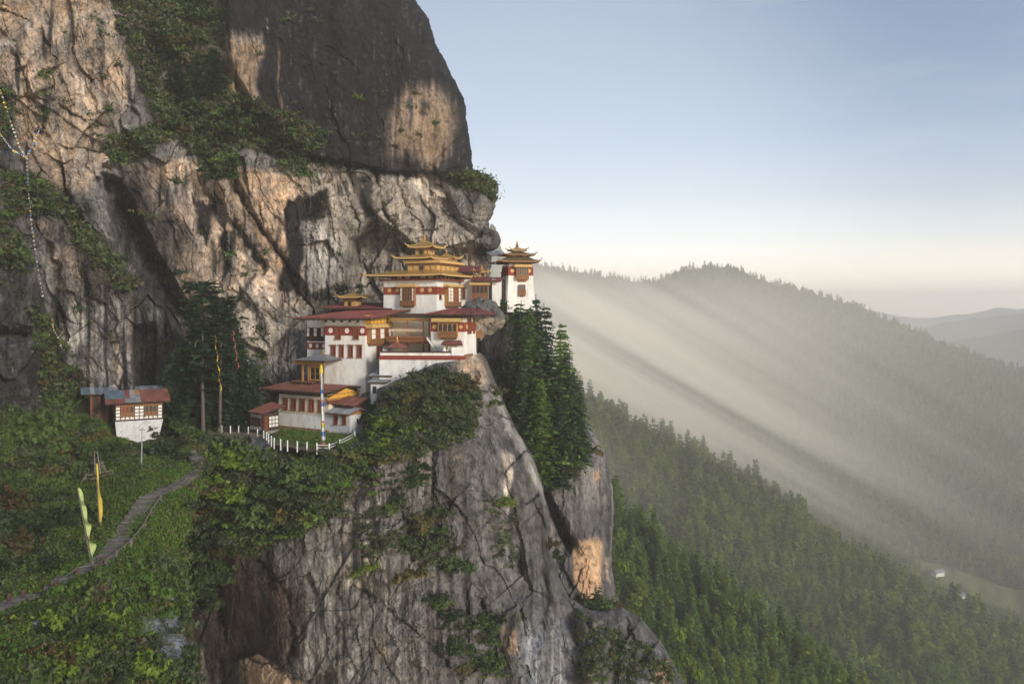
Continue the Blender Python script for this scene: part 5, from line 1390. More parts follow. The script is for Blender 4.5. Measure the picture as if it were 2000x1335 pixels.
# ================================================================== chapel on the right
def chapel():
    b = B('chapel', 'white chapel with a red band and a four arched carved window above the bushes', 'chapel', (906, 698, 121), 16, taper=0.012)
    xl = b.F(841, 670)[0]; D = b.E(931, 670)[0]; zt = b.F(870, 621)[1]
    b.walls(xl, 0, 0, D, -1.2, zt)
    za, zb = b.F(870, 647.5)[1], b.F(870, 629)[1]; ka = b.k*za
    b.band('F', xl+ka-.04, -ka+.06, za, zb); b.band('E', ka, D-ka, za, zb)
    zz = b.F(870, 638)[1]; b.disc('F', b.F(849, 638)[0], zz, .36); b.disc('F', b.F(900.5, 638)[0], zz, .3); b.disc('E', b.E(911, 638)[0], zz, .36)
    s0, s1, a, c = b.rect('F', 858, 631, 895, 658); b.bay('F', s0, s1, a, c, .55, 'pppp', 1, .40, 'goldwood', arches=True)
    zc = b.F(870, 628)[1]
    b.cornice('F', b.F(847,625)[0], b.F(903,625)[0], zc, zc+.55, -.1, .9)
    tr = MB()
    for u in (913, 917, 924): q = b.E(u, 635)[0]; b.fb(tr, 'E', q-.1, q+.1, za-.4, zt, 0, .3)
    b.part('bracket', tr, 'redwood')
    # hanging balcony on the far corner
    y0 = D-.4; zb_ = b.E(933, 660, .3)[1]; zt_ = b.E(933, 624, .3)[1]
    b.part('balcony', MB().box(-.1, .9, y0, y0+1.2, zb_, zt_-.9), 'wood'); b.part('cornice', MB().box(-.2, 1.2, y0-.3, y0+1.5, zt_-.55, zt_-.1), 'yellow')
    b.part('post', MB().box(.05, .17, y0+.1, y0+.22, zb_-2.2, zb_), 'darkwood')
    # roofs
    ye = -1.5
    x0 = b.F(831, 613, ye)[0]; x1 = b.F(926, 613.5, ye)[0]; ze = b.F(880, 613.5, ye)[1]; yr = 3.2; zr = b.F(880, 603, yr)[1]
    rf = b.sheets((x0,ye,ze), (x1,ye,ze), (x1-1.6,yr,zr), (x0+2.4,yr,zr), 12, 2, 'roofred', seed=31, deck_t=.2)
    b.rafters((x0+.4,ye+.2,ze-.2), (x1-.3,ye+.2,ze-.2), (0,1.5,.3), 11, parent=rf)
    b.sheets((x1+.03,ye,ze-.02), (x1+.9,D+1,ze-.12), (x1-1.4,D+.6,zr), (x1-1.56,yr,zr), 6, 1, 'roofred', seed=32, deck_t=.2)
    dk = MB(); b.fb(dk, 'F', xl-.6, .5, zc+.56, ze-.15, -.3, .35); b.part('eave_beam', dk, 'darkwood')
chapel()

# ================================================================== lower house on the terrace
def lower_house():
    b = B('house', 'white lower house with a red sheet roof and orange gable behind the fenced lawn', 'house', (642, 845.5, 117.3), 30, taper=0.01)
    xl = b.F(544, 815)[0]; D = b.E(700, 800)[0]; D = max(D, 6.5)
    zt = b.F(590, 772)[1]; zm = b.F(590, 806.5)[1]
    b.walls(xl, 0, 0, D, -.6, zm, 'plaster'); b.walls(xl, 0, 0, D, zm+.003, zt, 'plaster_cream')
    b.part('ledge', b.fb(MB(), 'F', xl-.08, .1, zm-.06, zm+.06, -.1, .1), 'plaster_cream')
    b.part('footing', b.fb(MB(), 'F', xl-.3, .1, -.7, .45, -.2, .35), 'footing')
    for u0, u1 in ((553.5, 562.5), (569.5, 579), (586, 596), (604, 614), (622.5, 631)):
        s0, s1, a, c = b.rect('F', u0, 777+(u0-553)*.07, u1, 799+(u0-553)*.07); b.window('F', s0, s1, a, c, 2, 3, 'redwood', .13, half=.45)
    # shadowed upper timber and roof
    b.part('attic', MB().box(xl+.1, .1, .2, D, zt+.003, zt+.9), 'darkwood')
    ye = -1.7
    x0 = b.F(513, 759, ye)[0]; x1 = b.F(632, 767, ye)[0]; ze = b.F(570, 762.5, ye)[1]; yr = D/2; zr = b.F(610, 749.5, yr)[1]
    rf = b.sheets((x0,ye,ze), (x1,ye,ze), (x1+.3,yr,zr), (x0,yr,zr), 14, 2, 'roofbrown', seed=41, deck_t=.18)
    b.sheets((x0,D+1.6,ze), (x1,D+1.6,ze), (x1+.3,yr+.02,zr+.01), (x0,yr+.02,zr+.01), 14, 2, 'roofbrown', seed=42, deck_t=.18)
    b.rafters((x0+.3,ye+.2,ze-.2), (x1-.2,ye+.2,ze-.2), (0,1.6,.5), 14, parent=rf)
    # orange gable
    gz = zt-.15; gx = .45
    m_ = MB(); h = zr-.3-gz; m_.v = [(gx-.15,-.9,gz),(gx-.15,D+.9,gz),(gx-.15,yr,gz+h),(gx,-.9,gz),(gx,D+.9,gz),(gx,yr,gz+h)]
    m_.f = [(0,1,2),(3,5,4),(0,3,4,1),(1,4,5,2),(2,5,3,0)]
    ga = b.part('gable', m_, 'orange'); b.part('beam', MB().box(gx, gx+.1, -.9, D+.9, gz+h*.42, gz+h*.5), 'goldwood', ga)
    b.part('beam', MB().box(-.1, gx-.16, -.5, D+.5, gz-.3, gz), 'goldwood')
    dn = MB(); n = 16
    for i in range(n): q = -.5+(D+1)*(i+.2)/n; dn.box(.02, .5, q, q+.22, gz-.75, gz-.3)
    b.part('dentil_row', dn, 'redwood'); b.part('frieze', MB().box(.0, .12, -.2, D+.2, gz-.8, gz-.31), 'whitepanel')
    # raised roof light
    lx0, lx1 = b.F(578, 748, yr-.5)[0], b.F(617, 748, yr-.5)[0]; lz = b.F(600, 750, yr-1)[1]
    lt = b.part('roof_light', MB().box(lx0+.3, lx1-.3, yr-.8, yr+.8, zr-.35, lz+.25), 'darkwood')
    b.sheets((lx0,yr-1.3,lz+.25), (lx1,yr-1.3,lz+.25), (lx1,yr+1.2,lz+.55), (lx0,yr+1.2,lz+.55), 5, 1, 'roofbrown', seed=43, parent=lt)
    b.part('lean_to', MB().box(.1, 3.4, 1.4, 4.2, -.3, b.F(665, 793, 1.4)[1]), 'redwood')
    zl = b.F(668, 790, .6)[1]
    b.sheets((b.F(640,786,.6)[0],.6,zl), (b.F(692,792,.6)[0],.6,zl-.1), (b.F(692,792,.6)[0],3.6,zl+.75), (b.F(640,786,.6)[0],3.6,zl+.9), 7, 1, 'roofbrown', seed=44)
lower_house()

def right_annex():
    b = B('annex', 'small white annex with a grey sheet roof right of the prayer flag pole', 'annex', (683, 845, 115.3), 30, taper=0.0)
    xl = b.F(634, 835)[0]; D = b.E(710, 830)[0]; zt = b.F(660, 809)[1]
    b.walls(xl, 0, 0, D, -.8, zt, 'stonewhite')
    for u0, u1 in ((653, 660), (669.5, 676.5)):
        s0, s1, a, c = b.rect('F', u0, 812, u1, 828); b.window('F', s0, s1, a, c, 2, 2, 'redwood', .12)
    ye = -.8
    x0 = b.F(635.5, 806, ye)[0]; x1 = b.F(681, 810, ye)[0]; ze = b.F(660, 808, ye)[1]; yr = D*.55; zr = b.F(683, 796, yr)[1]
    b.sheets((x0,ye,ze), (x1,ye,ze), (x1,yr,zr), (x0,yr,zr), 8, 1, 'roofgrey', seed=51, deck='redwood')
    b.sheets((x0,D+.8,ze), (x1,D+.8,ze), (x1,yr+.02,zr+.01), (x0,yr+.02,zr+.01), 8, 1, 'roofgrey', seed=52, deck='redwood')
    gx = .06; h = zr-.2-zt
    ga = None
    n = 9
    for i in range(n):
        q0, q1 = D*i/n, D*(i+.92)/n; hh = lambda q: h*(1-abs(q-yr)/(yr if q < yr else D-yr))
        m_ = MB().hexa([(gx-.1,q0,zt+.003),(gx,q0,zt+.003),(gx,q1,zt+.003),(gx-.1,q1,zt+.003),(gx-.1,q0,zt+.05+hh(q0)),(gx,q0,zt+.05+hh(q0)),(gx,q1,zt+.05+hh(q1)),(gx-.1,q1,zt+.05+hh(q1))])
        b.part('plank', m_, 'goldwood')
right_annex()

def grid_panels(b, face, s0, s1, z0, z1, nx, nz, skip=(), tw=.09, d=.05):
    """half-timbered bays: each white panel a part, timbers joined"""
    for i in range(nx):
        for j in range(nz):
            if (i, j) in skip: continue
            a0, a1 = s0+(s1-s0)*i/nx+tw/2, s0+(s1-s0)*(i+1)/nx-tw/2; c0, c1 = z0+(z1-z0)*j/nz+tw/2, z0+(z1-z0)*(j+1)/nz-tw/2
            b.part('white_panel', b.fb(MB(), face, a0, a1, c0, c1, -.02, d), 'whitepanel')
    t = MB()
    for i in range(nx+1): c = s0+(s1-s0)*i/nx; b.fb(t, face, c-tw/2, c+tw/2, z0, z1, -.02, d+.04)
    for j in range(nz+1): c = z0+(z1-z0)*j/nz; b.fb(t, face, s0, s1, c-tw/2, c+tw/2, -.02, d+.05)
    b.part('timber_frame', t, 'darkwood')

def left_annex():
    b = B('annex', 'half timbered hut with a faded red roof left of the lower white house', 'annex', (514, 841, 116.5), 38)
    xl = b.F(486, 830)[0]; D = b.E(543, 825)[0]; zt = b.F(500, 806)[1]
    b.walls(xl, 0, 0, D, -.6, zt, 'darkwood')
    grid_panels(b, 'F', xl+.5, -.3, b.F(500,839)[1], zt-.1, 7, 4, skip=[(i, j) for i in (1,2,3,4,5) for j in (1,2)])
    s0, s1, a, c = b.rect('F', 492, 815, 511, 830); b.window('F', s0, s1, a, c, 6, 1, 'darkwood', .1, lintel=False, d=.06)
    grid_panels(b, 'E', .9, D, b.E(530,834)[1], b.E(530,812)[1], 3, 3)
    b.part('door', b.fb(MB(), 'E', .15, .8, 0, b.E(517,813)[1], -.02, .08), 'redwood')
    b.part('footing', MB().box(xl, .35, .4, D, -.8, -.05), 'stone')
    ye = -.8
    x0 = b.F(485, 803, ye)[0]; x1 = .8; ze = b.F(500, 806.5, ye)[1]; yr = D+.6; zr = b.E(545, 794, x1)[1]
    b.sheets((x0,ye,ze), (x1,ye,ze), (x1,yr,zr), (x0,yr,zr+.3), 7, 2, 'roofbrown', seed=61)
left_annex()

def gate_pavilion():
    b = B('pavilion', 'open wooden entrance pavilion with a grey hipped roof beside the tall white hall', 'pavilion', (632, 752, 121.5), 24)
    x0 = b.F(576, 730)[0]; D = 3.2; zt = b.F(605, 706)[1]
    zb = -1.0
    b.part('floor', MB().box(x0, 0, 0, D, zb-1.5, zb), 'stone')
    for u in (590, 602, 628):
        x = b.F(u, 730)[0]; b.part('post', MB().box(x-.12, x+.12, .05, .29, zb+.003, zt-.45), 'goldwood')
    b.part('wall', MB().box(x0, -.1, D-.2, D, zb+.003, zt), 'darkwood'); b.part('beam', MB().box(x0, .05, 0, .35, zt-.44, zt), 'goldwood')
    dn = MB()
    for i in range(14): q = x0*.55*(1-i/14); dn.box(q-.1, q+.02, -.12, 0, zt-.7, zt-.45)
    b.part('dentil_row', dn, 'wood')
    s0, s1, a, c = b.rect('F', 606, 716, 626, 742, .2); b.window('F', s0, s1, a, c, 2, 2, 'goldwood', .14, d=-.2)
    xa = b.F(570, 701, -1.3)[0]; xb = b.F(636, 704, -1.3)[0]; ze = b.F(605, 703.5, -1.3)[1]
    xm = (xa+xb)/2
    b.pagoda(xa, xb, -1.3, D+1, ze, xm-.5, xm+1.2, D/2-.2, D/2+.2, b.F(615,691.5,D/2)[1], 'roofgrey', 'darkwood', lift=.05, th=.12, soffit='darkwood', horns=False)
    b.finial(xm+.4, D/2, b.F(615,691.5,D/2)[1], .9)
gate_pavilion()

def sheds():
    b = B('shed', 'small white shed with a flat grey roof at the foot of the white hall', 'shed', (752, 768, 117.5), 10)
    x0 = b.F(724, 760)[0]; zt = b.F(738, 746)[1]
    b.walls(x0, 0, 0, 3, -1.5, zt, 'stonewhite'); b.part('door', MB().box(b.F(728,760)[0], b.F(735,760)[0], -.03, .1, 0, b.F(730,754)[1]), 'pane')
    b.sheets((x0-.3,-.4,zt), (.3,-.4,zt), (.3,3.2,zt+.3), (x0-.3,3.2,zt+.4), 4, 1, 'roofgrey', seed=71)
    b2 = B('shed', 'higher grey roofed shed stacked just above the white shed', 'shed', (762, 748, 119.5), 10)
    x0 = b2.F(727, 735)[0]; zt = b2.F(745, 732)[1]
    b2.walls(x0, 0, 0, 2.5, -1.2, zt, 'plaster_dirty'); b2.part('door', MB().box(b2.F(744,740)[0], b2.F(752,740)[0], -.03, .1, -.1, b2.F(748,733)[1]), 'pane')
    b2.sheets((x0-.3,-.6,zt-.1), (.4,-.6,zt-.1), (.2,2.6,zt+.5), (x0,2.6,zt+.5), 5, 1, 'roofgrey', seed=72)
sheds()

# ================================================================== guest house at the left
def guest_house():
    b = B('guest_house', 'half timbered guest house with patched red and grey roof on a white stone base', 'house', (225.5, 823, 112), -28, 'L')
    W = b.F(317, 800)[0]; D = 4.2; zt = b.F(270, 787)[1]
    b.walls(0, W, 0, D, 0, zt, 'darkwood')
    # battered stone base
    bz = b.F(270, 862)[1]
    q = [(.35,.35,bz-1),(W-.7,.35,bz-1),(W-.7,D,bz-1),(.35,D,bz-1),(-.05,-.12,-.004),(W+.1,-.12,-.004),(W+.1,D,-.004),(-.05,D,-.004)]
    b.part('stone_base', MB().hexa(q), 'stonewhite')
    b.part('sill_beam', MB().box(-.1, W+.1, -.14, .1, .0, .16), 'darkwood')
    z0 = .16; z1 = b.F(270, 792)[1]; nx = 10
    skip = [(i, j) for i in (1,2,3) for j in (1,2,3)] + [(i, j) for i in (6,7,8) for j in (1,2,3)]
    grid_panels(b, 'F', .02, W, z0, z1, nx, 4, skip, .1)
    for i0 in (1, 6):
        s0, s1 = W*i0/nx, W*(i0+3)/nx; zc = z0+(z1-z0)/4
        b.bay('F', s0+.08, s1-.08, zc+.05, z1, .14, 'ppp' if i0 == 6 else 'bbp', 1, .34, 'wood', arches=True if i0 == 6 else False, steps=0)
    b.part('dentil_row', MB().box(0, W, -.3, -.06, z1+.05, z1+.3), 'wood')
    grid_panels(b, 'E', .05, 1.6, z0, z1, 3, 4, [(1,1),(1,2),(1,3)], .1)
    s0, s1, a, c = .55, 1.1, z0+.9, z1-.1; b.window('E', s0, s1, a, c, 2, 2, 'darkwood', .08, lintel=False, d=.08)
    # roofs: each sheet a part, patched colours
    ye = -1.0
    x0 = -1.3; x1 = b.F(333, 780, ye)[0]; ze = b.F(270, 785, ye)[1]; yr = 3.2; zr = ze+1.25
    rr = random.Random(5)
    nn = 13
    f = lambda a, c_: Vector((x0+(x1-x0)*a, ye+(yr-ye)*c_, ze+(zr-ze)*c_ + (.25*(1-a))*0))
    rf = b.part('roof', MB().hexa([f(0,0)-Vector((0,0,.2)), f(1,0)-Vector((0,0,.2)), f(1,1)-Vector((0,0,.2)), f(0,1)-Vector((0,0,.2)), f(0,0), f(1,0), f(1,1), f(0,1)]), 'darkwood')
    for i in range(nn):
        for j in range(3):
            a0, a1, c0, c1 = i/nn, (i+1)/nn, max(0, j/3-.02), (j+1)/3
            m_ = 'roofbrown'
            if j >= 1 and i < 4: m_ = 'roofblue'
            if (i, j) in ((5,0),(6,0),(5,1),(6,1),(4,0)): m_ = 'roofgrey'
            if (i, j) in ((5,2),(6,2)): m_ = 'goldwood' if i == 6 else 'roofgrey'
            o = Vector((0, 0, .02+.015*j+rr.uniform(0, .03)))
            q = [f(a0,c0)+o, f(a1,c0)+o, f(a1,c1)+o, f(a0,c1)+o]
            b.part('roof_sheet', MB().hexa([*q, *[x+Vector((0,0,.05)) for x in q]]), m_, rf)
    b.sheets((x0+4,yr+.03,zr+.02), (x1-.6,yr+.03,zr+.02), (x1-.6,yr+2.8,zr+.25), (x0+4,yr+2.8,zr+.25), 6, 1, ['roofgrey','roofgrey','roofblue'], seed=82)
    # rear left part with wooden wall
    xa = b.F(163, 768, 4.6)[0]; xb = b.F(205, 768, 4.6)[0]
    zt2 = b.F(190, 768, 4.6)[1]
    b.part('rear_wall', MB().box(xa+.8, xb+1, 4.6, 7, -1.4, zt2), 'darkwood')
    for i in range(8):
        q = xa+.8+(xb-xa)*i/8*1.0; b.part('plank', MB().box(q+.02, q+(xb-xa)/8-.02, 4.53, 4.6, -.6, zt2-.1), 'darkwood' if i % 3 else 'redwood')
    p = b.H(231, 771, zt2+.1)
    b.sheets((xa-.3,3.8,zt2+.05), (b.F(231,771,3.8)[0],3.8,zt2-.15), (b.F(231,771,3.8)[0],6.6,zt2+.5), (xa-.3,6.6,zt2+.7), 8, 1, ['roofgrey','roofblue'], seed=83)
guest_house()

# ================================================================== terrace fence, flags, poles
def ground_point(u, v, key='spur'):
    return P(u, v, SAMP[key](u, v))
def terr_point(u, v):
    return P(u, v, -TERR_Z*FPX/(v-HV))

def fence():
    posts = [(433,844),(450,845),(461,840),(466,844),(485,847),(503,852),(515,855),(520.5,858),(524.5,861.5),(530,866),(535.5,870),(548,872.5),(561.5,875),(580.5,876.5),(599.5,878.5),(619,880.5),(643,881),(663,872),(693,857),(691,849)]
    f = thing('fence', 'white post fence with thin rails round the grassy terrace', 'fence', terr_point(580, 876))
    o = Vector(f.location)
    tops = []
    for i, (u, v) in enumerate(posts):
        p = terr_point(u, v); q = p-o; r = .085
        part('post', MB().lathe(q+Vector((0,0,-.4)), [(r,0),(r,1.30),(r*.8,1.40),(r*.3,1.45)], 8), M['post'], f)
        tops.append(q)
    for i in range(len(tops)-1):
        a, c = tops[i], tops[i+1]
        white = i >= 15
        for h in ((.75, .42) if white else (.75, .4)):
            part('rail', MB().tube(a+Vector((0,0,h)), c+Vector((0,0,h)), .045 if white else .028, None, 5), M['post'] if white else M['oldwood'], f)
fence()

def flag_pole():
    p = terr_point(631, 874); h = (874-712)/FPX*p.y
    t = thing('prayer_flag_pole', 'tall pole wrapped in white prayer cloth with a yellow top in front of the house', 'flag pole', p)
    part('base', MB().lathe((0,0,-.1), [(.62,0),(.62,.25),(.5,.3),(.5,.5),(.32,.55),(.3,.75)], 10), M['flagred'], t)
    lean = Vector((-.22, 0, 0))
    part('pole', MB().tube((0,0,.3), Vector((0,0,h))+lean*1.2, .10, .06, 6), M['oldwood'], t)
    seg = 16; rr = random.Random(3)
    for i in range(seg):
        z0, z1 = 1.0+(h-2.0)*i/seg, 1.0+(h-2.0)*(i+.97)/seg
        c0 = lean*(z0/h)*1.2; c1 = lean*(z1/h)*1.2
        w_ = .34-.14*i/seg
        m = 'flagwhite'
        if i in (1, 8, 11): m = 'flagblue'
        if i in (5, 6): m = 'flagwhite'
        mb = MB(); n = 4
        xs = [(-w_*.6, .06), (0, -.16), (w_*.5, .05), (w_, -.1-.1*rr.random())]
        for zz, cc in ((z0, c0), (z1, c1)):
            for q in xs: mb.v.append((q[0]+cc.x+rr.uniform(-.03,.03), q[1]+rr.uniform(-.04,.04), zz))
            for q in reversed(xs): mb.v.append((q[0]+cc.x, q[1]+.05, zz))
        k = 8
        for q in range(k): mb.f.append((q, (q+1) % k, k+(q+1) % k, k+q))
        part('cloth', mb, M[m] if i not in (3,) else M['flagyellow'], t)
        if i in (4, 9): 
            st = MB().box(-w_*.6+c0.x, w_*.8+c0.x, -.2, -.17, z0+.1, z0+.3); part('stripe', st, M['flagred'], t)
    part('top_cloth', MB().lathe(Vector((0,0,h-1.05))+lean*1.15, [(.26,0),(.22,.3),(.16,.8),(.05,1.1)], 8), M['flagyellow'], t)
flag_pole()

def banner(name, label, u0, v0, u1, v1, Y, w_, m, wave=0.25, pole=True, side=1, freq=1.0):
    p = P(u0, v0, Y); q = P(u1, v1, Y+.6) - p
    t = thing(name, label, 'prayer flag', p)
    if pole: part('pole', MB().tube((0,0,-.5), q, .07, .035, 6), M['oldwood'], t)
    n = 40; rr = random.Random(int(u0)); ph = rr.uniform(0, 6)
    mb = MB()
    for i in range(n+1):
        f = i/n; c = q*(.06+.92*f); ww = w_*(.72+.28*math.sin(f*9*freq+ph)) * min(1, .25+4*(1-f)) * min(1, .3+f*6)
        x1 = ww*side; yb = wave*math.sin(f*11*freq+ph)
        for a in (0, .5, 1): mb.v.append((c.x+x1*a+.05*side, c.y+yb*a, c.z-.12*a*math.sin(f*23)))
        for a in (1, .5, 0): mb.v.append((c.x+x1*a+.05*side, c.y+yb*a+.03, c.z-.12*a*math.sin(f*23)))
    for i in range(n):
        for k in range(6): mb.f.append((i*6+k, i*6+(k+1) % 6, (i+1)*6+(k+1) % 6, (i+1)*6+k))
    part('cloth', mb, M[m], t)
    return t
banner('prayer_flag', 'pale green prayer flag on a leaning pole beside the stone stair', 182, 1110, 151, 951, 70, .46, 'flaglime', .3, freq=2.3)
banner('prayer_flag', 'narrow yellow prayer flag on a pole above the stone stair', 196, 1056, 187, 903, 80, .32, 'flagyellow', .08)

def power_pole():
    p = ground_point(276, 915); h = (915-834)/FPX*p.y
    t = thing('power_pole', 'thin grey power pole in front of the white stone base', 'pole', p)
    part('pole', MB().tube((0,0,-.6), (.1,0,h), .09, .06, 6), M['metalpole'], t); part('crossarm', MB().box(-.25,.45,-.05,.05,h-.35,h-.22), M['metalpole'], t)
    part('insulator', MB().lathe((.35,0,h-.22), [(.06,0),(.08,.1),(.03,.2)], 6), M['post'], t)
power_pole()

def flag_strings():
    for lab, pts, n in (
        ('long vertical string of tiny prayer flags hanging down the left cliff', [(52,305),(55,370),(62,440),(72,510),(84,580)], 34),
        ('sagging string of prayer flags crossing the left edge of the cliff', [(-10,245),(8,270),(25,292),(52,306)], 20),
        ('short string of prayer flags rising right from the flag knot', [(52,306),(62,285),(72,262),(80,245)], 13),
        ('string of prayer flags running up the cliff from the flag knot', [(52,306),(38,285),(22,240),(2,180),(-12,150)], 26),
        ('lowest string of prayer flags above the dark rocks at left', [(102,620),(104,640),(115,660),(121,680)], 12)):
        pp = [P(u, v, min(SAMP['cliff'](u, v) or 118, 122)-2.2) for u, v in pts]
        o = pp[0]; t = thing('flag_string', lab, 'prayer flags', o, 0, 'strings of prayer flags on the cliff')
        cr = MB(); fl = {k: MB() for k in ('flagwhite', 'flagblue', 'flagyellow')}
        rr = random.Random(len(pts)*n)
        seg = []
        for a, c in zip(pp[:-1], pp[1:]):
            for i in range(6): seg.append(a+(c-a)*i/6)
        seg.append(pp[-1]); seg = [q-o for q in seg]
        cr.path(seg, .03, 4); part('cord', cr, M['oldwood'], t)
        for i in range(n):
            f = (i+.5)/n*(len(seg)-1); k = int(f); q = seg[k]+(seg[min(k+1, len(seg)-1)]-seg[k])*(f-k)
            mm = fl[('flagwhite','flagwhite','flagwhite','flagblue','flagyellow')[rr.randrange(5)]]
            a = rr.uniform(-.6, .6); s_ = rr.uniform(.08, .15); d = Vector((math.cos(a), math.sin(a), 0))*s_
            z = Vector((0, 0, -rr.uniform(.14, .30))); e = Vector((-d.y, d.x, 0))*.08
            mm.hexa([q-d-e, q+d-e, q+d+e, q-d+e, q-d+z-e, q+d+z-e, q+d+z+e, q-d+z+e])
        for k, mm in fl.items():
            if mm.v: 
                x = part('flags', mm, M[k], t); x['kind'] = 'stuff'
flag_strings()

def stair():
    """stone steps following the slope; each step its own part"""
    runs = [((-8,1193),(62,1165),9), ((104,1151),(132,1129),6), ((158,1121),(200,1097),8), ((200,1097),(241,1045),22), ((241,1045),(292,972),30), ((292,972),(346,950),14), ((346,950),(380,926),10), ((384,908),(370,878),12)]
    t = thing('stair', 'long flight of stone steps climbing the grassy slope to the terrace', 'stair', ground_point(241, 1045))
    o = Vector(t.location); me = {}
    for k, ((u0, v0), (u1, v1), n) in enumerate(runs):
        a, c = ground_point(u0, v0), ground_point(u1, v1)
        a.z += .25; c.z += .25
        d = c-a; dh = Vector((d.x, d.y, 0)).normalized(); sd_ = Vector((dh.y, -dh.x, 0))
        wd = .72 if k not in (4, 3) else .88
        if k == 7: wd = .62
        L_ = d.length/n
        for i in range(n):
            q = a+d*(i+.5)/n-o
            f = dh*L_*.52
            jw = wd*random.uniform(.82, 1.12); jt = random.uniform(-.06, .07); q = q + sd_*random.uniform(-.07, .07)
            u = Vector((0, 0, .55)); up = Vector((0, 0, jt))
            part('step', MB().hexa([q-f-sd_*jw-u, q-f+sd_*jw-u, q+f+sd_*jw-u, q+f-sd_*jw-u, q-f-sd_*jw+up, q-f+sd_*jw+up, q+f+sd_*jw+up*1.2, q+f-sd_*jw+up]), M['step'], t)
    # handrail on the outer side
    rl = thing('handrail', 'weathered wooden handrail along the outer edge of the stone stair', 'handrail', ground_point(250, 1050))
    o = Vector(rl.location)
    pts = [(207,1112),(228,1096),(256,1072),(281,1040),(295,1012),(314,984),(340,967),(364,949)]
    pw = [ground_point(u, v)-o for u, v in pts]
    for q in pw: part('post', MB().box(q.x-.09, q.x+.09, q.y-.09, q.y+.09, q.z-.4, q.z+.95), M['oldwood'], rl)
    for a, c in zip(pw[:-1], pw[1:]): part('rail', MB().tube(a+Vector((0,0,.85)), c+Vector((0,0,.85)), .06, None, 5), M['oldwood'], rl)
    rl2 = thing('handrail', 'short handrail of red brown posts at the lower stair landing', 'handrail', ground_point(150, 1130))
    o = Vector(rl2.location)
    pw = [ground_point(u, v)-o for u, v in ((204,1105),(194,1118),(150,1126),(112,1156),(104,1157))]
    for q in pw: part('post', MB().box(q.x-.085, q.x+.085, q.y-.085, q.y+.085, q.z-.4, q.z+.85), M['brownpost'], rl2)
    for a, c in zip(pw[:-1], pw[1:]): part('rail', MB().tube(a+Vector((0,0,.75)), c+Vector((0,0,.75)), .05, None, 5), M['oldwood'], rl2)
    for i, (u, v, lb) in enumerate(((18,1183,'red brown post on the outer edge of the path, nearest the picture edge'),(46,1176,'dark post on the outer edge of the path below the lower landing'))):
        p = ground_point(u, v); b_ = thing('bollard', lb, 'post', p, 0, 'posts along the lower path')
        part('post', MB().box(-.1,.1,-.1,.1,-.4,.8), M['brownpost'], b_); part('cap', MB().lathe((0,0,.8), [(.13,0),(.13,.05),(.06,.13)], 6), M['brownpost'], b_)
stair()

def small_bits():
    p = ground_point(72, 1240); k = p.y/FPX
    t = thing('bird_table', 'small grey roofed wooden stand on the lower grassy slope', 'wooden stand', p)
    h = 28*k
    part('post', MB().box(-3.2*k, 3.2*k, -.1, .1, -.3, h*.62), M['oldwood'], t); part('shelf', MB().box(-8*k, 8*k, -.25, .25, h*.625, h*.68), M['oldwood'], t)
    part('roof', MB().hexa([(-.1,-.25,h*.9),(6*k,-.25,h*.78),(6*k,.25,h*.78),(-.1,.25,h*.9),(-.1,-.25,h*.96),(6*k,-.25,h*.84),(6*k,.25,h*.84),(-.1,.25,h*.96)]), M['roofgrey'], t)
    part('bracket', MB().box(-.04,.04,-.05,.05,h*.68,h*.92), M['oldwood'], t)
    # old timber shelter frame behind the flags
    p = ground_point(172, 945); t = thing('shelter', 'collapsed grey timber shelter behind the yellow prayer flag', 'shelter', p)
    k = p.y/FPX
    def at(u, v, dy=0): return P(u, v, p.y+dy)-p
    part('panel', MB().hexa([at(155,950),at(162,951),at(174,925,1),at(168,922,1),at(155,948),at(162,949),at(174,922,1.2),at(168,919,1.2)]), M['oldwood'], t)
    for a, c in ((at(172,928),at(222,918,2)),(at(176,936),at(222,922,2)),(at(186,925),at(184,880,1)),(at(196,925),at(190,882,1)),(at(208,922,1),at(199,900,1)),(at(192,900,1),at(208,922,1)),(at(190,924,1),at(203,905,1)),(at(200,900,1),at(186,922,1))):
        part('beam', MB().tube(a, c, .09, .07, 5), M['oldwood'], t)
    # lone grey panel by the upper steps
    p = ground_point(413, 872, 'spur'); t = thing('panel', 'pale sheet of roofing lying by the top of the stair', 'roof sheet', p); k = p.y/FPX
    part('sheet', MB().hexa([(-8*k,0,4*k),(6*k,0,-3*k),(8*k,.8,-1*k),(-6*k,.8,6*k),(-8*k,0,4.6*k),(6*k,0,-2.4*k),(8*k,.8,-.4*k),(-6*k,.8,6.6*k)]), M['roofgrey'], t)
    # wooden platform at the picture's left edge
    p = ground_point(2, 1262); t = thing('bench', 'wooden platform poking in at the left edge of the lower slope', 'platform', p); k = p.y/FPX
    for j in range(4): part('plank', MB().box(-.9, 18*k, j*.3, j*.3+.26, 1*k, 5*k), M['oldwood'], t)
    part('leg', MB().box(-.5,-.38,0,.1,-.6,1*k), M['oldwood'], t); part('leg', MB().box(.3,.42,0,.1,-.6,1*k), M['oldwood'], t)
small_bits()
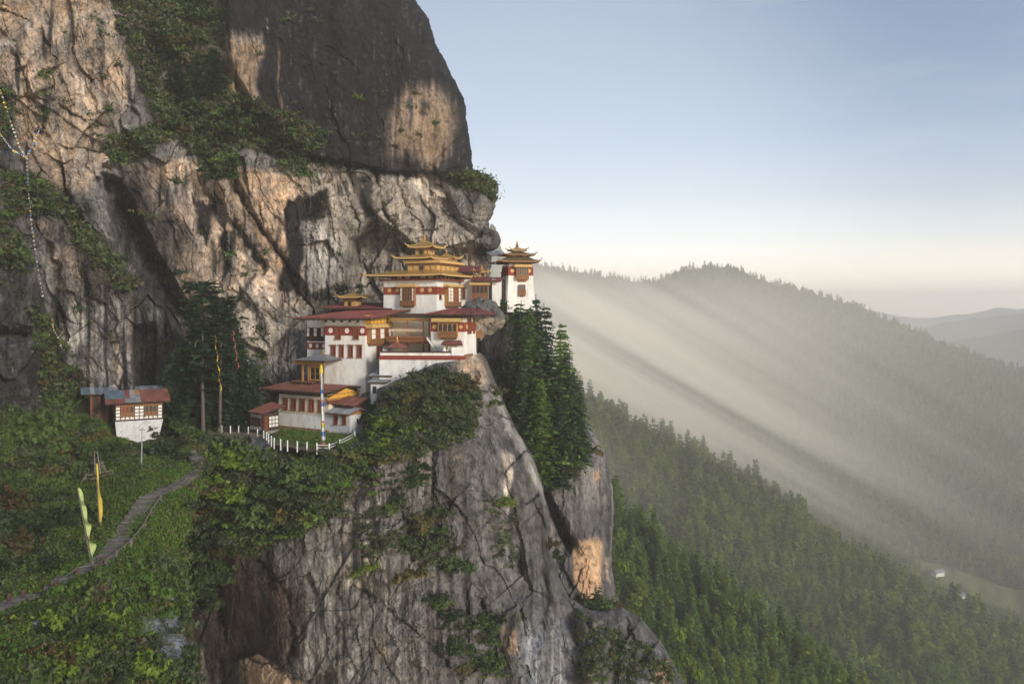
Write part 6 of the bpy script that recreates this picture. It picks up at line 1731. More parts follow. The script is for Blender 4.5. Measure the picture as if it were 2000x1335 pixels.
def low_walls():
    pts = [(340,840),(395,845),(433,848)]
    a, c = terr_point(352, 843), terr_point(440, 850)
    t = thing('stone_wall', 'low dry stone wall under the two tall trees at the terrace edge', 'wall', (a+c)/2)
    o = Vector(t.location); rr = random.Random(9); d = (c-a); n = 16
    for j in range(3):
        for i in range(n):
            q0 = a+d*(i+.03+.5*(j % 2))/n-o; q1 = a+d*(i+.95+.5*(j % 2))/n-o; z0 = -1.6+j*.5; h = rr.uniform(.4, .48); y = rr.uniform(-.08, .08)
            e = Vector((0, .5, 0)); yy = Vector((0, y, 0))
            part('stone', MB().hexa([q0+yy+Vector((0,0,z0)), q1+yy+Vector((0,0,z0)), q1+yy+e+Vector((0,0,z0)), q0+yy+e+Vector((0,0,z0)), q0+yy+Vector((.03,.02,z0+h)), q1+yy+Vector((-.03,.02,z0+h)), q1+yy+e+Vector((0,0,z0+h)), q0+yy+e+Vector((0,0,z0+h))]), M['stone'], t)
low_walls()
# ================================================================== plants
def quads_from(c, a, b):
    """c centre, a and b half axes: (n,3) each"""
    v = np.stack([c - a - b, c + a - b, c + a + b, c - a + b], 1).reshape(-1, 3)
    f = np.arange(len(v)).reshape(-1, 4)
    return v, f

def unit(v): return v / (np.linalg.norm(v, axis=1, keepdims=True) + 1e-9)

def leaf_quads(c, size, g, out=None, flat=0.0):
    n = len(c)
    d = unit(g.normal(size=(n, 3)))
    if out is not None: d = unit(d + out * 0.9 + np.array([0, 0, flat]))
    t = unit(np.cross(d, g.normal(size=(n, 3)))); s = np.cross(d, t)
    k = size[:, None] * g.uniform(0.7, 1.3, (n, 1))
    return quads_from(c, t * k, s * k * 0.55)

def shrub_mesh(name, m, seed, n=620, blobs=7, leaf=0.115, flatten=0.75, spread=0.62):
    g = np.random.default_rng(seed)
    bc = g.normal(size=(blobs, 3)) * np.array([spread, spread, spread * 0.5]); bc[:, 2] = np.abs(bc[:, 2]) * 0.9 + 0.15
    br = g.uniform(0.30, 0.58, blobs)
    w_ = br ** 2 / (br ** 2).sum(); k = g.choice(blobs, n, p=w_)
    d = unit(g.normal(size=(n, 3))); d[:, 2] = np.abs(d[:, 2]) * 0.9 + d[:, 2] * 0.1
    r = br[k] * g.uniform(0.55, 1.08, n)
    c = bc[k] + d * r[:, None] * np.array([1, 1, flatten])
    # upright shoots break the outline
    ns = 9; sb = bc[g.choice(blobs, ns)] + np.c_[g.normal(size=(ns, 2)) * 0.25, np.full(ns, 0.2)]; sdir = unit(np.c_[g.normal(size=(ns, 2)) * 0.45, np.ones(ns)])
    tt = np.linspace(0.1, 1, 7); sc = (sb[:, None] + sdir[:, None] * tt[None, :, None] * g.uniform(.35, .75, (ns, 1, 1))).reshape(-1, 3)
    c = np.vstack([c, sc + g.normal(size=sc.shape) * 0.03]); d = np.vstack([d, unit(g.normal(size=sc.shape))]); n = len(c)
    v, f = leaf_quads(c, leaf * 0.45 + leaf * 0.9 * g.uniform(0, 1, n) ** 2, g, d, 0.35)
    return npmesh(name, v, f, m)

def tuft_mesh(name, m, seed, n=44, leaf=0.16):
    g = np.random.default_rng(seed)
    c = g.normal(size=(n, 3)) * np.array([0.45, 0.45, 0.22]); c[:, 2] = np.abs(c[:, 2])
    v, f = leaf_quads(c, leaf * g.uniform(0.6, 1.3, n), g, unit(c + [0, 0, 0.2]), 0.3)
    return npmesh(name, v, f, m)

def grass_mesh(name, m, seed, n=26):
    g = np.random.default_rng(seed)
    c = np.c_[g.normal(size=(n, 2)) * 0.42, np.full(n, 0.14)]
    a = np.c_[g.normal(size=(n, 2)) * 0.05, np.full(n, 0.17)]; t = g.uniform(0, 6.28, n); b = np.c_[np.cos(t), np.sin(t), t * 0] * 0.045
    v, f = quads_from(c, a, b)
    return npmesh(name, v, f, m)

def conifer_mesh(name, m, seed, whorls=26, per=7, sprays=4, rad=0.19, base=0.10, droop=0.10, taper=0.9, ragged=0.3, width=0.020, up=0.0):
    """crown of unit height: whorls of drooping branches carrying flat sprays of needles"""
    g = np.random.default_rng(seed); C, A, Bv = [], [], []
    for i in range(whorls):
        h = base + (0.985 - base) * (i + g.uniform(0, 0.8)) / whorls
        R_ = rad * (1 - (h - base) / (1 - base)) ** taper + 0.012
        if (h - base) < 0.12: R_ *= 0.65 + (h - base) * 3
        for j in range(per):
            az = 6.283 * (j + g.uniform(0, 0.9)) / per; L_ = R_ * g.uniform(1 - ragged, 1 + ragged * 0.6)
            d = np.array([math.cos(az), math.sin(az), 0]); sd_ = np.array([-d[1], d[0], 0])
            dr = droop * g.uniform(0.5, 1.5)
            for k in range(sprays):
                t = (k + 0.6) / sprays; z = h - dr * L_ * t * t * 4 + up * L_ * t
                p = d * L_ * t; p = p + np.array([0, 0, z]) + sd_ * g.normal() * 0.012
                a = (d + np.array([0, 0, -dr * 3 * t + up])) * L_ / sprays * 0.62 + sd_ * g.normal() * 0.008
                w_ = width * (1.5 - 0.75 * t) * (0.55 + R_ / rad * 0.6) * g.uniform(0.7, 1.3)
                b = sd_ * w_ + np.array([0, 0, g.normal() * w_ * 0.6])
                C.append(p); A.append(a); Bv.append(b)
    v, f = quads_from(np.array(C), np.array(A), np.array(Bv))
    return npmesh(name, v, f, m)

def trunk_mesh(name, h=1.0, r=0.016, lean=0.0, n=7, seg=5, limbs=0, seed=1):
    mb = MB(); rr = random.Random(seed); pts = [Vector((lean * (i / seg) ** 2 + rr.uniform(-.004, .004), rr.uniform(-.004, .004), -0.05 + (h + 0.05) * i / seg)) for i in range(seg + 1)]
    for i in range(seg): mb.tube(pts[i], pts[i + 1], r * (1 - 0.85 * i / seg), r * (1 - 0.85 * (i + 1) / seg), n)
    for i in range(limbs):
        z = rr.uniform(.35, .95); a = rr.uniform(0, 6.28); L_ = rr.uniform(.04, .1)
        mb.tube((0, 0, z * h), (math.cos(a) * L_, math.sin(a) * L_, z * h + L_ * .2), r * .25, r * .1, 4)
    return mb.mesh(name, M['bark'])

ME = {}
for i in range(3):
    ME['leaf%d' % i] = shrub_mesh('shrub', M['leaf'], 10 + i, 620, 6 + 2 * i, .105 + .02 * i, .75, .55 + .08 * i)
    ME['grey%d' % i] = shrub_mesh('shrub', M['leafgrey'], 20 + i, 820, 7, .085, .8, .55 + .07 * i)
    ME['dark%d' % i] = shrub_mesh('shrub', M['leafdark'], 30 + i, 520, 5 + 2 * i, .13, .7, .62)
for i in range(2):
    ME['lime%d' % i] = shrub_mesh('shrub', M['leaflime'], 40 + i)
    ME['herb%d' % i] = shrub_mesh('shrub', M['herb'], 50 + i, 420, 8, 0.10, 0.5, 0.75)
MIX = {'mixed': ['leaf0','leaf1','leaf2','grey0','grey1','grey2','dark0','herb1'], 'dark': ['dark0','dark1','dark2','leaf0'], 'green': ['leaf1','herb1','herb0','lime1'], 'lime': ['lime0','lime1'], 'grey': ['grey0','grey1','grey2','leaf1','dark2'], 'low': ['herb0','herb1','leaf2','grey2','dark1','lime0','leaf1']}

def poly_points(poly, n, g, mind=0.0):
    p = np.array(poly, float); out = []; tries = 0
    while len(out) < n and tries < 400:
        tries += 1
        u = g.uniform(p[:, 0].min(), p[:, 0].max(), 400); v = g.uniform(p[:, 1].min(), p[:, 1].max(), 400)
        ok = poly_sd(u, v, poly) > 0
        for a, b in zip(u[ok], v[ok]):
            if mind and any((a - x) ** 2 + (b - y) ** 2 < mind * mind for x, y in out): continue
            out.append((a, b))
            if len(out) >= n: break
    return out

NSHRUB = 0
def place_label(label, u, v, poly, n, word=''):
    """says where in its patch a plant stands, so that few share a label"""
    p = np.array(poly, float); a = (u - p[:, 0].min()) / (np.ptp(p[:, 0]) + 1e-6); b = (v - p[:, 1].min()) / (np.ptp(p[:, 1]) + 1e-6)
    if n < 2: return label
    h = ('left', 'middle', 'right')[min(2, int(a * 3))]; q = ('top', 'centre', 'foot')[min(2, int(b * 3))]
    t = ', %s %s' % (q, h) if n >= 8 else ', %s of its patch' % (h if h != 'middle' else q)
    return label + t if len((label + t).split()) <= 16 else label + ', ' + h

def shrubs(poly, n, r0, r1, mix, label, group, key='spur', mind=None, seed=1, lift=0.25, name='shrub'):
    global NSHRUB
    g = np.random.default_rng(seed)
    pts = poly_points(poly, n, g, mind if mind is not None else r0 * 0.75)
    for u, v in pts:
        Y = SAMP[key](u, v)
        if Y is None: continue
        r = g.uniform(r0, r1) * Y / FPX
        p = P(u, v, Y - r * 0.25); p.z -= r * lift
        o = link(name, ME[MIX[mix][int(g.integers(len(MIX[mix])))]])
        o.location = p; o.rotation_euler = (g.uniform(-.2, .2), g.uniform(-.2, .2), g.uniform(0, 6.28)); o.scale = (r * 1.15, r * 1.15, r * g.uniform(.9, 1.25))
        tag(o, place_label(label, u, v, poly, n), 'shrub', group); NSHRUB += 1

shrubs([(395,885),(440,866),(520,886),(600,896),(660,896),(708,874),(722,905),(700,965),(640,1015),(590,1040),(520,1080),(450,1078),(400,1045),(378,965)], 48, 18, 32, 'mixed', 'leafy shrub in the thicket on the slope just below the white post fence', 'shrubs in the thicket below the fence', seed=2)
shrubs([(410,892),(465,880),(520,915),(505,965),(450,975),(412,950)], 8, 20, 34, 'lime', 'bright lime green shrub at the left end of the thicket below the fence', 'lime shrubs below the fence', seed=3)
shrubs([(762,775),(795,748),(832,724),(862,709),(890,712),(915,745),(928,800),(912,832),(870,848),(830,838),(800,858),(766,812)], 44, 11, 22, 'grey', 'grey green shrub on the mound under the white retaining wall', 'shrubs on the mound under the retaining wall', seed=4)
shrubs([(700,808),(748,795),(800,832),(812,870),(784,902),(722,905),(692,886),(708,850)], 18, 10, 19, 'green', 'fresh green shrub on the bank right of the small white annex', 'shrubs on the bank beside the annex', seed=5)
for i, (poly, n, r0, r1, mix, lab) in enumerate([
    ([(745,965),(780,955),(800,985),(770,1010),(740,995)], 4, 14, 20, 'grey', 'round shrub on the bare buttress face below the bank'),
    ([(690,1000),(720,985),(735,1010),(705,1060),(680,1050)], 4, 10, 15, 'grey', 'small shrub on the pale rock edge of the buttress'),
    ([(720,1070),(780,1040),(850,990),(875,1000),(850,1050),(790,1090),(740,1100)], 14, 15, 27, 'grey', 'shrub in the slanting row across the middle of the buttress'),
    ([(690,1105),(720,1100),(730,1120),(705,1135)], 2, 15, 20, 'lime', 'vivid lime green bush on the buttress face'),
    ([(820,1060),(870,1040),(910,1060),(890,1100),(850,1160),(815,1130)], 12, 14, 26, 'grey', 'shrub in the clump right of the slanting row on the buttress'),
    ([(845,1160),(880,1170),(915,1250),(940,1300),(920,1335),(880,1260)], 12, 11, 20, 'dark', 'shrub trailing down the gully on the lower buttress'),
    ([(935,1200),(975,1190),(985,1300),(960,1335),(930,1320)], 9, 14, 23, 'dark', 'dark shrub low on the buttress at the bottom of the picture'),
    ([(800,880),(835,870),(840,930),(815,980),(795,950)], 8, 12, 19, 'mixed', 'shrub hanging over the top of the buttress gully'),
    ([(945,970),(985,965),(1000,1000),(970,1010)], 3, 8, 13, 'low', 'low mossy tuft on the grey rock right of the buttress centre'),
    ([(970,1040),(1000,1050),(1005,1110),(985,1130)], 3, 9, 14, 'low', 'thin brownish tuft low on the grey right face'),
    ([(1065,1030),(1110,1050),(1115,1090),(1080,1100)], 4, 11, 18, 'dark', 'shrub rooted in the dark cleft left of the orange rock scar'),
    ([(1120,1185),(1165,1175),(1215,1195),(1225,1270),(1190,1325),(1135,1300),(1112,1225)], 13, 16, 28, 'dark', 'dark shrub on the boulders at the foot of the right pillar'),
    ([(925,745),(965,740),(985,790),(950,800)], 4, 9, 14, 'mixed', 'small shrub on the sharp crest below the chapel')]):
    shrubs(poly, n, r0, r1, mix, lab, 'shrubs on the rock face: patch %s' % 'abcdefghijklmnop'[i], seed=20 + i, key='pillar' if 'right pillar' in lab else 'spur', mind=r0 * .6)
shrubs([(0,806),(100,806),(180,822),(200,850),(205,900),(180,930),(100,930),(0,952)], 24, 18, 34, 'mixed', 'shrub on the green slope left of the guest house base', 'shrubs left of the guest house', seed=41)
shrubs([(318,838),(350,826),(392,846),(388,878),(345,902),(318,890)], 10, 16, 30, 'dark', 'dark shrub between the guest house and the tall trees', 'shrubs between guest house and trees', seed=42)
shrubs([(0,955),(90,950),(140,985),(150,1080),(110,1120),(40,1140),(0,1150)], 18, 18, 34, 'dark', 'dark brownish shrub on the steep bank left of the prayer flags', 'dark shrubs left of the prayer flags', seed=43)
shrubs([(0,1225),(90,1185),(140,1170),(220,1140),(320,1110),(318,1130),(305,1190),(245,1190),(240,1250),(330,1315),(370,1335),(0,1335)], 38, 18, 40, 'low', 'low bushy plant on the slope below the stone stair', 'bushy plants below the stair', seed=44)
shrubs([(352,965),(415,965),(465,1065),(440,1150),(415,1220),(385,1200),(362,1100)], 18, 22, 36, 'dark', 'dark bush filling the gully between the grassy slope and the buttress', 'dark bushes in the gully', seed=45)
shrubs([(985,805),(1095,800),(1135,845),(1125,900),(1090,945),(1040,930),(1000,862)], 14, 16, 28, 'green', 'green bush at the foot of the conifers on the right pillar', 'bushes at the foot of the conifers', 'pillar', seed=46)
for i, (poly, n, r0, r1, mix, lab) in enumerate([
    ([(395,280),(450,285),(455,340),(425,350),(395,320)], 6, 18, 26, 'dark', 'drooping bush hanging off the vegetated ledge of the upper cliff'),
    ([(300,215),(380,200),(440,220),(520,230),(590,255),(600,285),(500,285),(400,270),(320,255)], 22, 13, 27, 'dark', 'bush along the broad green ledge across the cliff'),
    ([(280,20),(420,0),(430,60),(300,120)], 14, 13, 26, 'dark', 'bush in the high gully at the top of the cliff'),
    ([(885,345),(930,338),(962,358),(966,390),(930,372)], 6, 8, 14, 'grey', 'bush on top of the bulge at the right edge of the cliff'),
    ([(20,345),(75,355),(120,400),(60,415)], 5, 14, 22, 'dark', 'bush on the small ledge beside the hanging prayer flags'),
    ([(696,188),(714,188),(714,202),(696,202)], 1, 9, 10, 'lime', 'lone yellow green tuft on the dark dome of the cliff')]):
    shrubs(poly, n, r0, r1, mix, lab, 'bushes on the cliff: patch %s' % 'abcdefgh'[i], 'cliff', seed=60 + i, mind=r0 * .6)

# ------------------------------------------------------------------ trees
def tree(u, vb, vt, key, cr, tr, label, group, Y=None, wide=1.0, name='conifer', seed=0, cat='tree', lean=0.0):
    Y = Y or SAMP[key](u, vb)
    h = (vb - vt) / FPX * Y
    t = thing(name, label, cat, P(u, vb, Y), seed * 1.7, group)
    a = link('trunk', tr, t); a.scale = (h, h, h)
    t.rotation_euler = (math.sin(seed * 3.1) * .018, math.cos(seed * 2.3) * .018, seed * .9)
    c = link('crown', cr, t); c.scale = (h * wide, h * wide, h); c.rotation_euler = (0, 0, seed * 2.3)
    return t
TR = [trunk_mesh('trunk', 1.0, 0.013, 0.01, limbs=10, seed=i) for i in range(2)]
BIG = [conifer_mesh('crown', M['needle'] if i != 1 else M['needlegreen'], 100 + i, 40, 9, 8, 0.19, 0.03, 0.10, 0.74, 0.5, 0.0072, 0.07) for i in range(3)]
for i, (u, vb, vt, w_, Y) in enumerate([(1008,905,585,.95,131),(1036,930,596,1.0,128.5),(1048,900,574,.8,133),(1070,925,592,.95,130),(1092,930,628,1.0,129),(1106,905,664,.95,132),(1022,945,700,1.1,126),(1060,950,735,1.15,124.5),(1120,895,715,.95,131.5),(1094,955,775,1.1,124.5),(1126,880,752,.85,133),(1112,915,690,1.0,128),(1132,905,738,1.05,129.5)]):
    lab = ['leftmost tall conifer right under the white tower','slender conifer second from the tower','tallest pointed conifer just right of the tower base','tall conifer rising right of the pointed one','conifer on the outer curve of the clump with its top against the haze','conifer near the right outline of the clump','shorter full conifer low at the left of the clump','broad conifer in the lower middle of the clump','conifer on the far right outline of the clump','small bushy conifer at the bottom of the clump','short conifer lowest on the right outline of the clump','mid height conifer between the far right conifer and the trunk below it','squat conifer whose branches stick out furthest to the right'][i]
    tree(u, vb, vt, 'pillar', BIG[i % 3], TR[i % 2], lab, 'conifers on the right pillar', Y, w_, seed=i)
# two tall flat topped trees and the dark trees behind them
def layered_crown(name, seed, z0=0.42, n=15, rad=0.15, top=0.12):
    g = np.random.default_rng(seed); C, A, Bv = [], [], []
    for i in range(n):
        h = z0 + (1 - z0) * (i / (n - 1)) ** 0.8; R_ = rad * g.uniform(.55, 1.1) * (1.0 if i < n - 2 else 0.9)
        for j in range(7):
            az = g.uniform(0, 6.28); L_ = R_ * g.uniform(.6, 1.1); d = np.array([math.cos(az), math.sin(az), 0]); s_ = np.array([-d[1], d[0], 0])
            for k in range(14):
                t = g.uniform(.25, 1.05); p = d * L_ * t + s_ * g.normal() * .018 * (1 + t) + np.array([0, 0, h + .02 * t + g.normal() * .006])
                C.append(p); q = unit(g.normal(size=(1, 3)) * np.array([1, 1, .25]))[0]; A.append(q * g.uniform(.012, .024)); Bv.append(np.cross(q, [g.normal() * .3, g.normal() * .3, 1]) * .011)
    v, f = quads_from(np.array(C), np.array(A), np.array(Bv)); return npmesh(name, v, f, M['needle'])
TT = trunk_mesh('trunk', 1.0, 0.0145, 0.0, 8, 8, 16, 5)
tree(397, 846, 558, 'spur', layered_crown('crown', 5, .36, 19), TT, 'tall bare trunked tree with a flat layered top left of the half timbered hut', None, 117, seed=1, name='tall_tree')
tree(431, 844, 585, 'spur', layered_crown('crown', 6, .32, 22, .19), TT, 'tall dark tree with a grey trunk standing right behind the white fence end', None, 118, seed=2, name='tall_tree')
DK = [conifer_mesh('crown', M['needle'], 140 + i, 26, 8, 5, 0.27, 0.03, 0.10, 0.55, 0.45, 0.021, 0.03) for i in range(2)]
for i, (u, vb, vt, w_, Y) in enumerate([(330,838,690,1.1,122),(352,842,672,1.1,121),(372,838,650,1.0,124),(412,838,640,1.0,124),(448,836,615,.9,125),(470,836,660,1.0,123),(492,836,700,1.05,122.5),(340,842,742,1.3,118.5),(455,838,735,1.2,119.5),(482,838,750,1.2,119.5),(415,842,730,1.2,120)]):
    tree(u, vb, vt, 'spur', DK[i % 2], TR[0], 'dark tree in the grove behind the two tall trunks, ' + ('far left, shorter','left, slender','left, tall','between the trunks, tall','right of the trunks, tallest','right side, tall','far right, shorter','front left, low and broad','front right, low','front right end, low','front middle, low')[i], 'dark trees of the grove by the cliff foot', Y, w_, seed=i, name='dark_tree')
for i, (u, vb, vt, w_, lab) in enumerate([(418,182,92,1.35,'fuller of the dark conifers clinging to the upper cliff ledge'),(384,195,105,1.1,'slim dark conifer left of the fuller one on the upper cliff ledge'),(345,205,118,1.2,'dark conifer furthest left on the upper cliff ledge'),(455,270,200,1.3,'low dark conifer on the broad green ledge'),(330,120,40,1.2,'dark conifer high in the gully at the top of the cliff')]):
    Y = SAMP['cliff'](u, vb) - 1.2
    tree(u, vb, vt, 'cliff', DK[i % 2], TR[1], lab, 'conifers on the upper cliff', Y, w_, seed=i + 3)

# ------------------------------------------------------------------ forest on the hills
def hill_points(name, n, g, umin, umax, vmax, excl=None):
    U, V, Y = HILL[name]
    nr, nc = U.shape
    W_ = unproj(U, V, Y).reshape(nr, nc, 3)
    e1 = W_[1:, :-1] - W_[:-1, :-1]; e2 = W_[:-1, 1:] - W_[:-1, :-1]
    a = np.linalg.norm(np.cross(e1, e2), axis=2)
    uc, vc = U[:-1, :-1], V[:-1, :-1]
    a = a * ((uc > umin) & (uc < umax) & (vc < vmax))
    if excl is not None:
        a = a * (poly_sd(uc, vc, excl) < 0)
    p = (a / a.sum()).ravel(); k = g.choice(len(p), n, p=p)
    i, j = k // (nc - 1), k % (nc - 1); s, t = g.uniform(0, 1, n), g.uniform(0, 1, n)
    q = W_[i, j] * ((1 - s) * (1 - t))[:, None] + W_[i + 1, j] * (s * (1 - t))[:, None] + W_[i, j + 1] * ((1 - s) * t)[:, None] + W_[i + 1, j + 1] * (s * t)[:, None]
    return q, a.sum()

g = np.random.default_rng(77)
NEAR = [conifer_mesh('crown', M['needlegreen'], 160 + i, 20, 7, 4, 0.20, 0.08, 0.12, 0.75, 0.4, 0.024, 0.05) for i in range(3)] + [conifer_mesh('crown', M['pinefar'], 170, 18, 7, 4, 0.23, 0.12, 0.06, 0.6, 0.5, 0.03, 0.12)]
q, ar = hill_points('near_hill', 2600, g, 1085, 1760, 1420)
pu = 1000 + q[:, 0] / q[:, 1] * FPX; pv = HV - q[:, 2] / q[:, 1] * FPX
keep = []
cell = {}
for i in np.argsort(q[:, 1]):
    if pu[i] < 1190 or pv[i] > 1400: continue
    k = (int(q[i, 0] / 3.6), int(q[i, 1] / 3.6))
    if k in cell: continue
    cell[k] = 1; keep.append(i)
keep = keep[:298]
def near_label(u, v, h):
    top = np.interp(u, [1200, 1280, 1350, 1430, 1500, 1570, 1640, 1800], [1000, 1075, 1142, 1200, 1250, 1302, 1350, 1470])
    return '%s conifer on the nearest wooded slope, %s, %s' % ('tall' if h > 13 else 'short' if h < 10.5 else 'middling', 'on the crest line' if v - top < 30 else 'just under the crest' if v - top < 110 else 'low on the slope', 'beside the pillar' if u < 1330 else 'mid slope' if u < 1480 else 'towards the valley')
protos = []
for n_, i in enumerate(keep):
    h = g.uniform(8.5, 15.5); c = int(g.integers(4))
    t = thing('forest_conifer', near_label(pu[i], pv[i], h), 'tree', q[i] - np.array([0, 0, .4]), g.uniform(0, 6.28), 'conifers on the nearest slope')
    a = link('trunk', TR[0], t); a.scale = (h, h, h)
    b = link('crown', NEAR[c], t); w_ = g.uniform(.85, 1.3); b.scale = (h * w_, h * w_, h); t.rotation_euler = (g.normal() * .03, g.normal() * .03, g.uniform(0, 6.28))
LIME = [shrub_mesh('crown', M['leaflime'], 80 + i, 420, 7, .12, 1.5, .42) for i in range(2)]
for u, v, h_, lab in ((1326,1240,44,'taller bright yellow green sapling above the boulders at the pillar foot'),(1338,1290,40,'bright green sapling lowest beside the boulders'),(1216,1110,40,'light green sapling beside the right pillar half way down'),(1362,1318,36,'small bright sapling right of the boulders near the bottom edge')):
    Y = 150 if u > 1250 else 160
    k = Y / FPX; t = thing('sapling', lab, 'tree', P(u, v + h_ * .5, Y)); a = link('trunk', TR[1], t); a.scale = (h_ * k * 1.1,) * 3; a.scale.z = h_ * k
    c = link('crown', LIME[int(u) % 2], t); c.location = (0, 0, h_ * k * .25); c.scale = (h_ * k * .42, h_ * k * .42, h_ * k * .62)

# ------------------------------------------------------------------ scattered masses (instanced)
def scatter(name, pts, size, meshes, tilt=0.15):
    lib = bpy.data.collections.new(name + '_plants')
    for me in meshes:
        o = bpy.data.objects.new(name + '_plant', me); lib.objects.link(o)
    n = len(pts); me = bpy.data.meshes.new(name)
    me.vertices.add(n); me.vertices.foreach_set('co', np.ascontiguousarray(pts, np.float32).ravel())
    a = me.attributes.new('size', 'FLOAT', 'POINT'); a.data.foreach_set('value', np.ascontiguousarray(size, np.float32))
    r = np.c_[rng.normal(size=(n, 2)) * tilt, rng.uniform(0, 6.28, n)].astype(np.float32)
    a = me.attributes.new('turn', 'FLOAT_VECTOR', 'POINT'); a.data.foreach_set('vector', r.ravel())
    o = link(name, me)
    ng = bpy.data.node_groups.new(name, 'GeometryNodeTree'); ng.is_modifier = True
    ng.interface.new_socket('Geometry', in_out='INPUT', socket_type='NodeSocketGeometry'); ng.interface.new_socket('Geometry', in_out='OUTPUT', socket_type='NodeSocketGeometry')
    gi, go = ng.nodes.new('NodeGroupInput'), ng.nodes.new('NodeGroupOutput')
    ip = ng.nodes.new('GeometryNodeInstanceOnPoints'); ci = ng.nodes.new('GeometryNodeCollectionInfo')
    ci.inputs['Collection'].default_value = lib; ci.inputs['Separate Children'].default_value = True; ci.inputs['Reset Children'].default_value = True
    ip.inputs['Pick Instance'].default_value = True
    s_ = ng.nodes.new('GeometryNodeInputNamedAttribute'); s_.data_type = 'FLOAT'; s_.inputs['Name'].default_value = 'size'
    t_ = ng.nodes.new('GeometryNodeInputNamedAttribute'); t_.data_type = 'FLOAT_VECTOR'; t_.inputs['Name'].default_value = 'turn'
    L = ng.links.new
    L(gi.outputs[0], ip.inputs['Points']); L(ci.outputs[0], ip.inputs['Instance']); L(s_.outputs['Attribute'], ip.inputs['Scale']); L(t_.outputs['Attribute'], ip.inputs['Rotation']); L(ip.outputs[0], go.inputs[0])
    md = o.modifiers.new('scatter', 'NODES'); md.node_group = ng
    return tag(o, kind='stuff')

FAR = [shrub_mesh('crown', M['pinefar'], 190, 70, 5, .22, 1.2, .3)] + [conifer_mesh('crown', M['pinefar'], 180 + i, 9, 6, 2, 0.21, 0.06, 0.10, 0.7, 0.45, 0.055, 0.06) for i in range(3)]
_m = FAR[0]; _m.transform(Matrix.Diagonal((.30, .30, .42, 1)))
CLEAR = [(1790,1092),(1850,1104),(1950,1142),(2100,1180),(2100,1230),(1940,1196),(1860,1170),(1800,1130)]
q, ar = hill_points('middle_hill', 7000, g, 1080, 2180, 1420); scatter('middle_wood', q - [0, 0, .6], (8 + 15 * g.uniform(0, 1, len(q)) ** 1.6) * np.clip(1 + 0.7 * fbm(q[:, 0] / 40, q[:, 1] / 60, 3, 3), .5, 1.5), FAR, .03)
q, ar = hill_points('forest_ridge', 30000, g, 1030, 2240, 1300, CLEAR); scatter('far_wood', q - [0, 0, 1.0], g.uniform(9, 19, len(q)), FAR, .03)
q, ar = hill_points('near_hill', 1500, g, 1085, 1790, 1600); scatter('near_undergrowth', q, g.uniform(.8, 2.2, len(q)), [ME['dark0'], ME['leaf0']], .1)

TU = [tuft_mesh('tuft', M['leafdark'], 1), tuft_mesh('tuft', M['leaf'], 2), tuft_mesh('tuft', M['leafgrey'], 3)]
GR = [grass_mesh('grass', M['herb'], 1), grass_mesh('grass', M['herb'], 2), tuft_mesh('tuft', M['herb'], 4, 30, .10)]
def field_points(poly, n, key, g, dens=None, off=0.1):
    out = []
    for u, v in poly_points(poly, n, g):
        Y = SAMP[key](u, v)
        if Y is None: continue
        out.append(tuple(P(u, v, Y - off)))
    return out
g = np.random.default_rng(99)
pts = []
for poly, n in zip(VEG_CLIFF, (1700, 300, 380, 220, 120, 120, 110, 200, 380, 110)): pts += field_points(poly, n, 'cliff', g)
# sparse tufts on small ledges all over the wall
for u, v in zip(g.uniform(0, 940, 900), g.uniform(0, 780, 900)):
    if fbm(np.array([u / 60.0]), np.array([v / 60.0]), 5, 3)[0] > 0.12 and u < 880:
        pts.append(tuple(P(u, v, SAMP['cliff'](u, v) - .1)))
scatter('cliff_plants', np.array(pts), .4 + 1.3 * g.uniform(0, 1, len(pts)) ** 2, TU, .3)
pts = []
for poly, n in (([(-20,800),(190,812),(215,850),(240,872),(400,850),(395,900),(372,1180),(385,1335),(-20,1335)], 5200), ([(380,880),(520,880),(700,880),(720,920),(640,1020),(480,1090),(400,1080)], 1600), ([(690,790),(760,770),(850,735),(900,725),(940,760),(930,850),(800,900),(700,910)], 900)):
    for p in field_points(poly, n, 'spur', g):
        u = 1000 + p[0] / p[1] * FPX; v = HV - p[2] / p[1] * FPX
        if pl_dist(np.array([u]), np.array([v]), PATH)[0] < 16: continue
        if poly_sd(np.array([u]), np.array([v]), [(250,1200),(310,1195),(318,1140),(345,1160),(378,1290),(350,1330),(260,1245)])[0] > 0 and g.random() < .85: continue
        pts.append(p)
scatter('undergrowth', np.array(pts), g.uniform(.35, .95, len(pts)), TU, .25)
pts = []
for poly, n in (([(190,1080),(245,990),(300,940),(350,905),(392,915),(372,985),(345,1060),(300,1120),(215,1130)], 4200), ([(60,930),(200,900),(330,890),(290,960),(230,1040),(170,1100),(120,1080)], 3000), ([(0,800),(200,815),(245,860),(225,910),(0,900)], 2200), ([(0,1150),(220,1080),(350,1090),(360,1200),(0,1335)], 2600)):
    for p in field_points(poly, n, 'spur', g, off=0.0):
        u = 1000 + p[0] / p[1] * FPX; v = HV - p[2] / p[1] * FPX
        if pl_dist(np.array([u]), np.array([v]), PATH)[0] < 12: continue
        if poly_sd(np.array([u]), np.array([v]), [(250,1200),(310,1195),(318,1140),(345,1160),(378,1290),(350,1330),(260,1245)])[0] > 0 and g.random() < .9: continue
        pts.append(p)
for u, v in poly_points([(548,866),(640,878),(690,860),(700,852),(640,848),(548,840)], 700, g): pts.append(tuple(terr_point(u, v)))
scatter('grass', np.array(pts), g.uniform(.5, 1.1, len(pts)), GR, .15)
pts = []
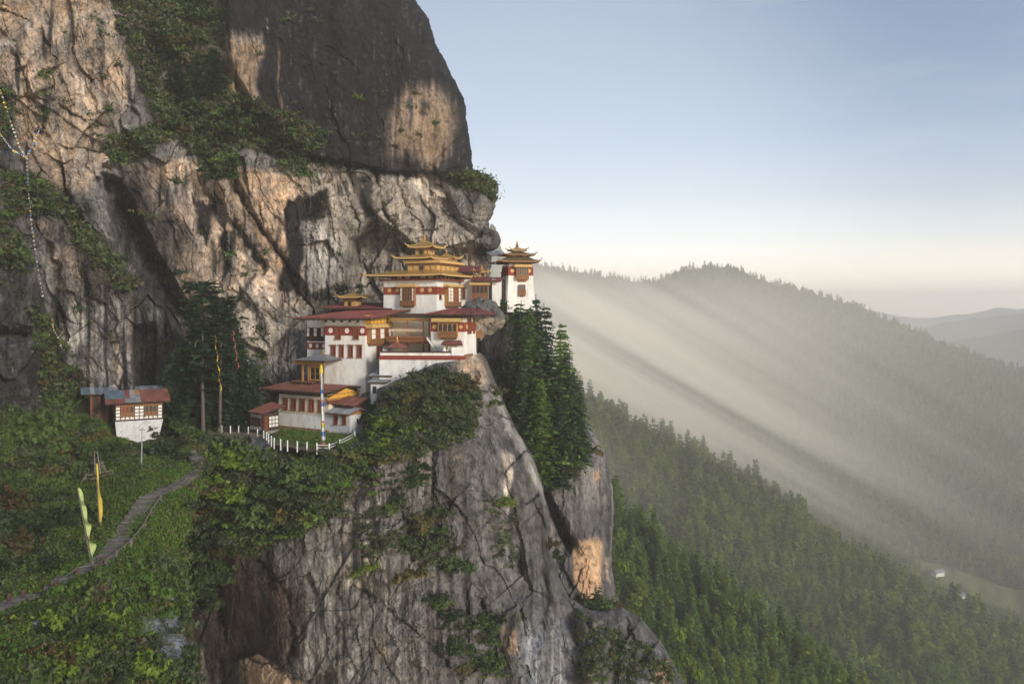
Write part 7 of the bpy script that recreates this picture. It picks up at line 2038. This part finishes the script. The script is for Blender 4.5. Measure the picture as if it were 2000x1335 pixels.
for poly, n, key in (([(840,1160),(900,1180),(990,1320),(900,1330)], 60, 'spur'), ([(700,880),(820,870),(860,1000),(760,1120),(690,1100)], 60, 'spur'), ([(940,960),(1010,1000),(1010,1120),(960,1090)], 40, 'spur'), ([(1060,850),(1140,860),(1110,960),(1070,930)], 50, 'pillar'), ([(985,600),(1050,600),(1130,800),(1130,930),(1060,950),(990,840)], 700, 'pillar'), ([(930,588),(1000,588),(1000,640),(930,620)], 90, 'pillar'), ([(1120,1190),(1300,1280),(1330,1335),(1130,1335)], 260, 'spur')):
    a = field_points(poly, n, key, g)
    pts += a
scatter('rock_plants', np.array(pts), g.uniform(.35, .9, len(pts)), TU, .3)

# ------------------------------------------------------------------ far clearing with two houses
def clearing():
    U, V, Y = HILL['forest_ridge']
    from_tab = {}
    f = sampler(U, V, Y)
    us = np.linspace(1790, 2120, 34); rows = 9; vv = []
    for u in us:
        a = np.interp(u, [1790, 1850, 1950, 2120], [1094, 1105, 1142, 1184]); b = np.interp(u, [1790, 1860, 1940, 2120], [1126, 1166, 1194, 1232])
        for j in range(rows):
            v = a + (b - a) * j / (rows - 1); vv.append(P(u, v, f(u, v) * .985))
    vv = np.array(vv)
    tag(link('meadow', npmesh('meadow', vv, gridquads(len(us), rows), M['meadow'], True)), kind='structure')
    for u, v, lab, s in ((1832,1122,'upper tiny white farmhouse in the far valley clearing',5.5),(1869,1168,'lower tiny farmhouse with a pale roof at the edge of the far clearing',6.5)):
        Y = f(u, v) * .982; t = thing('farmhouse', lab, 'house', P(u, v, Y), .4)
        part('wall', MB().box(-s,s,-s*.5,s*.5,-1,3.2), M['plaster'], t)
        m_ = MB(); m_.v = [(-s*1.2,-s*.75,3.2),(s*1.2,-s*.75,3.2),(s*1.2,s*.75,3.2),(-s*1.2,s*.75,3.2),(-s*1.1,0,5.4),(s*1.1,0,5.4)]; m_.f = [(0,1,5,4),(2,3,4,5),(1,2,5),(3,0,4),(3,2,1,0)]
        part('roof', m_, M['roofgrey'], t)
clearing()

# prayer scarves in the grove
def scarves():
    for u0, v0, u1, v1, m, lab in ((420,655,432,770,'flagyellow','yellow prayer scarf trailing down between the tall trees'),(455,645,466,722,'flagred','red prayer scarf hanging right of the tall trees')):
        a = P(u0, v0, 116.5); c = P(u1, v1, 116.3); t = thing('prayer_scarf', lab, 'prayer scarf', a)
        mb = MB(); d = c - a; n = 18
        for i in range(n):
            p = d * (i / n) + Vector((.12 * math.sin(i * 1.3), 0, 0)); q = d * ((i + .9) / n) + Vector((.12 * math.sin((i + 1) * 1.3), 0, 0)); w_ = .05 + .04 * math.sin(i * 2.1)
            mb.hexa([p+Vector((-w_,-.02,0)), p+Vector((w_,-.02,0)), p+Vector((w_,.02,0)), p+Vector((-w_,.02,0)), q+Vector((-w_,-.02,0)), q+Vector((w_,-.02,0)), q+Vector((w_,.02,0)), q+Vector((-w_,.02,0))])
        part('cloth', mb, M[m], t)
scarves()
print('shrubs', NSHRUB)
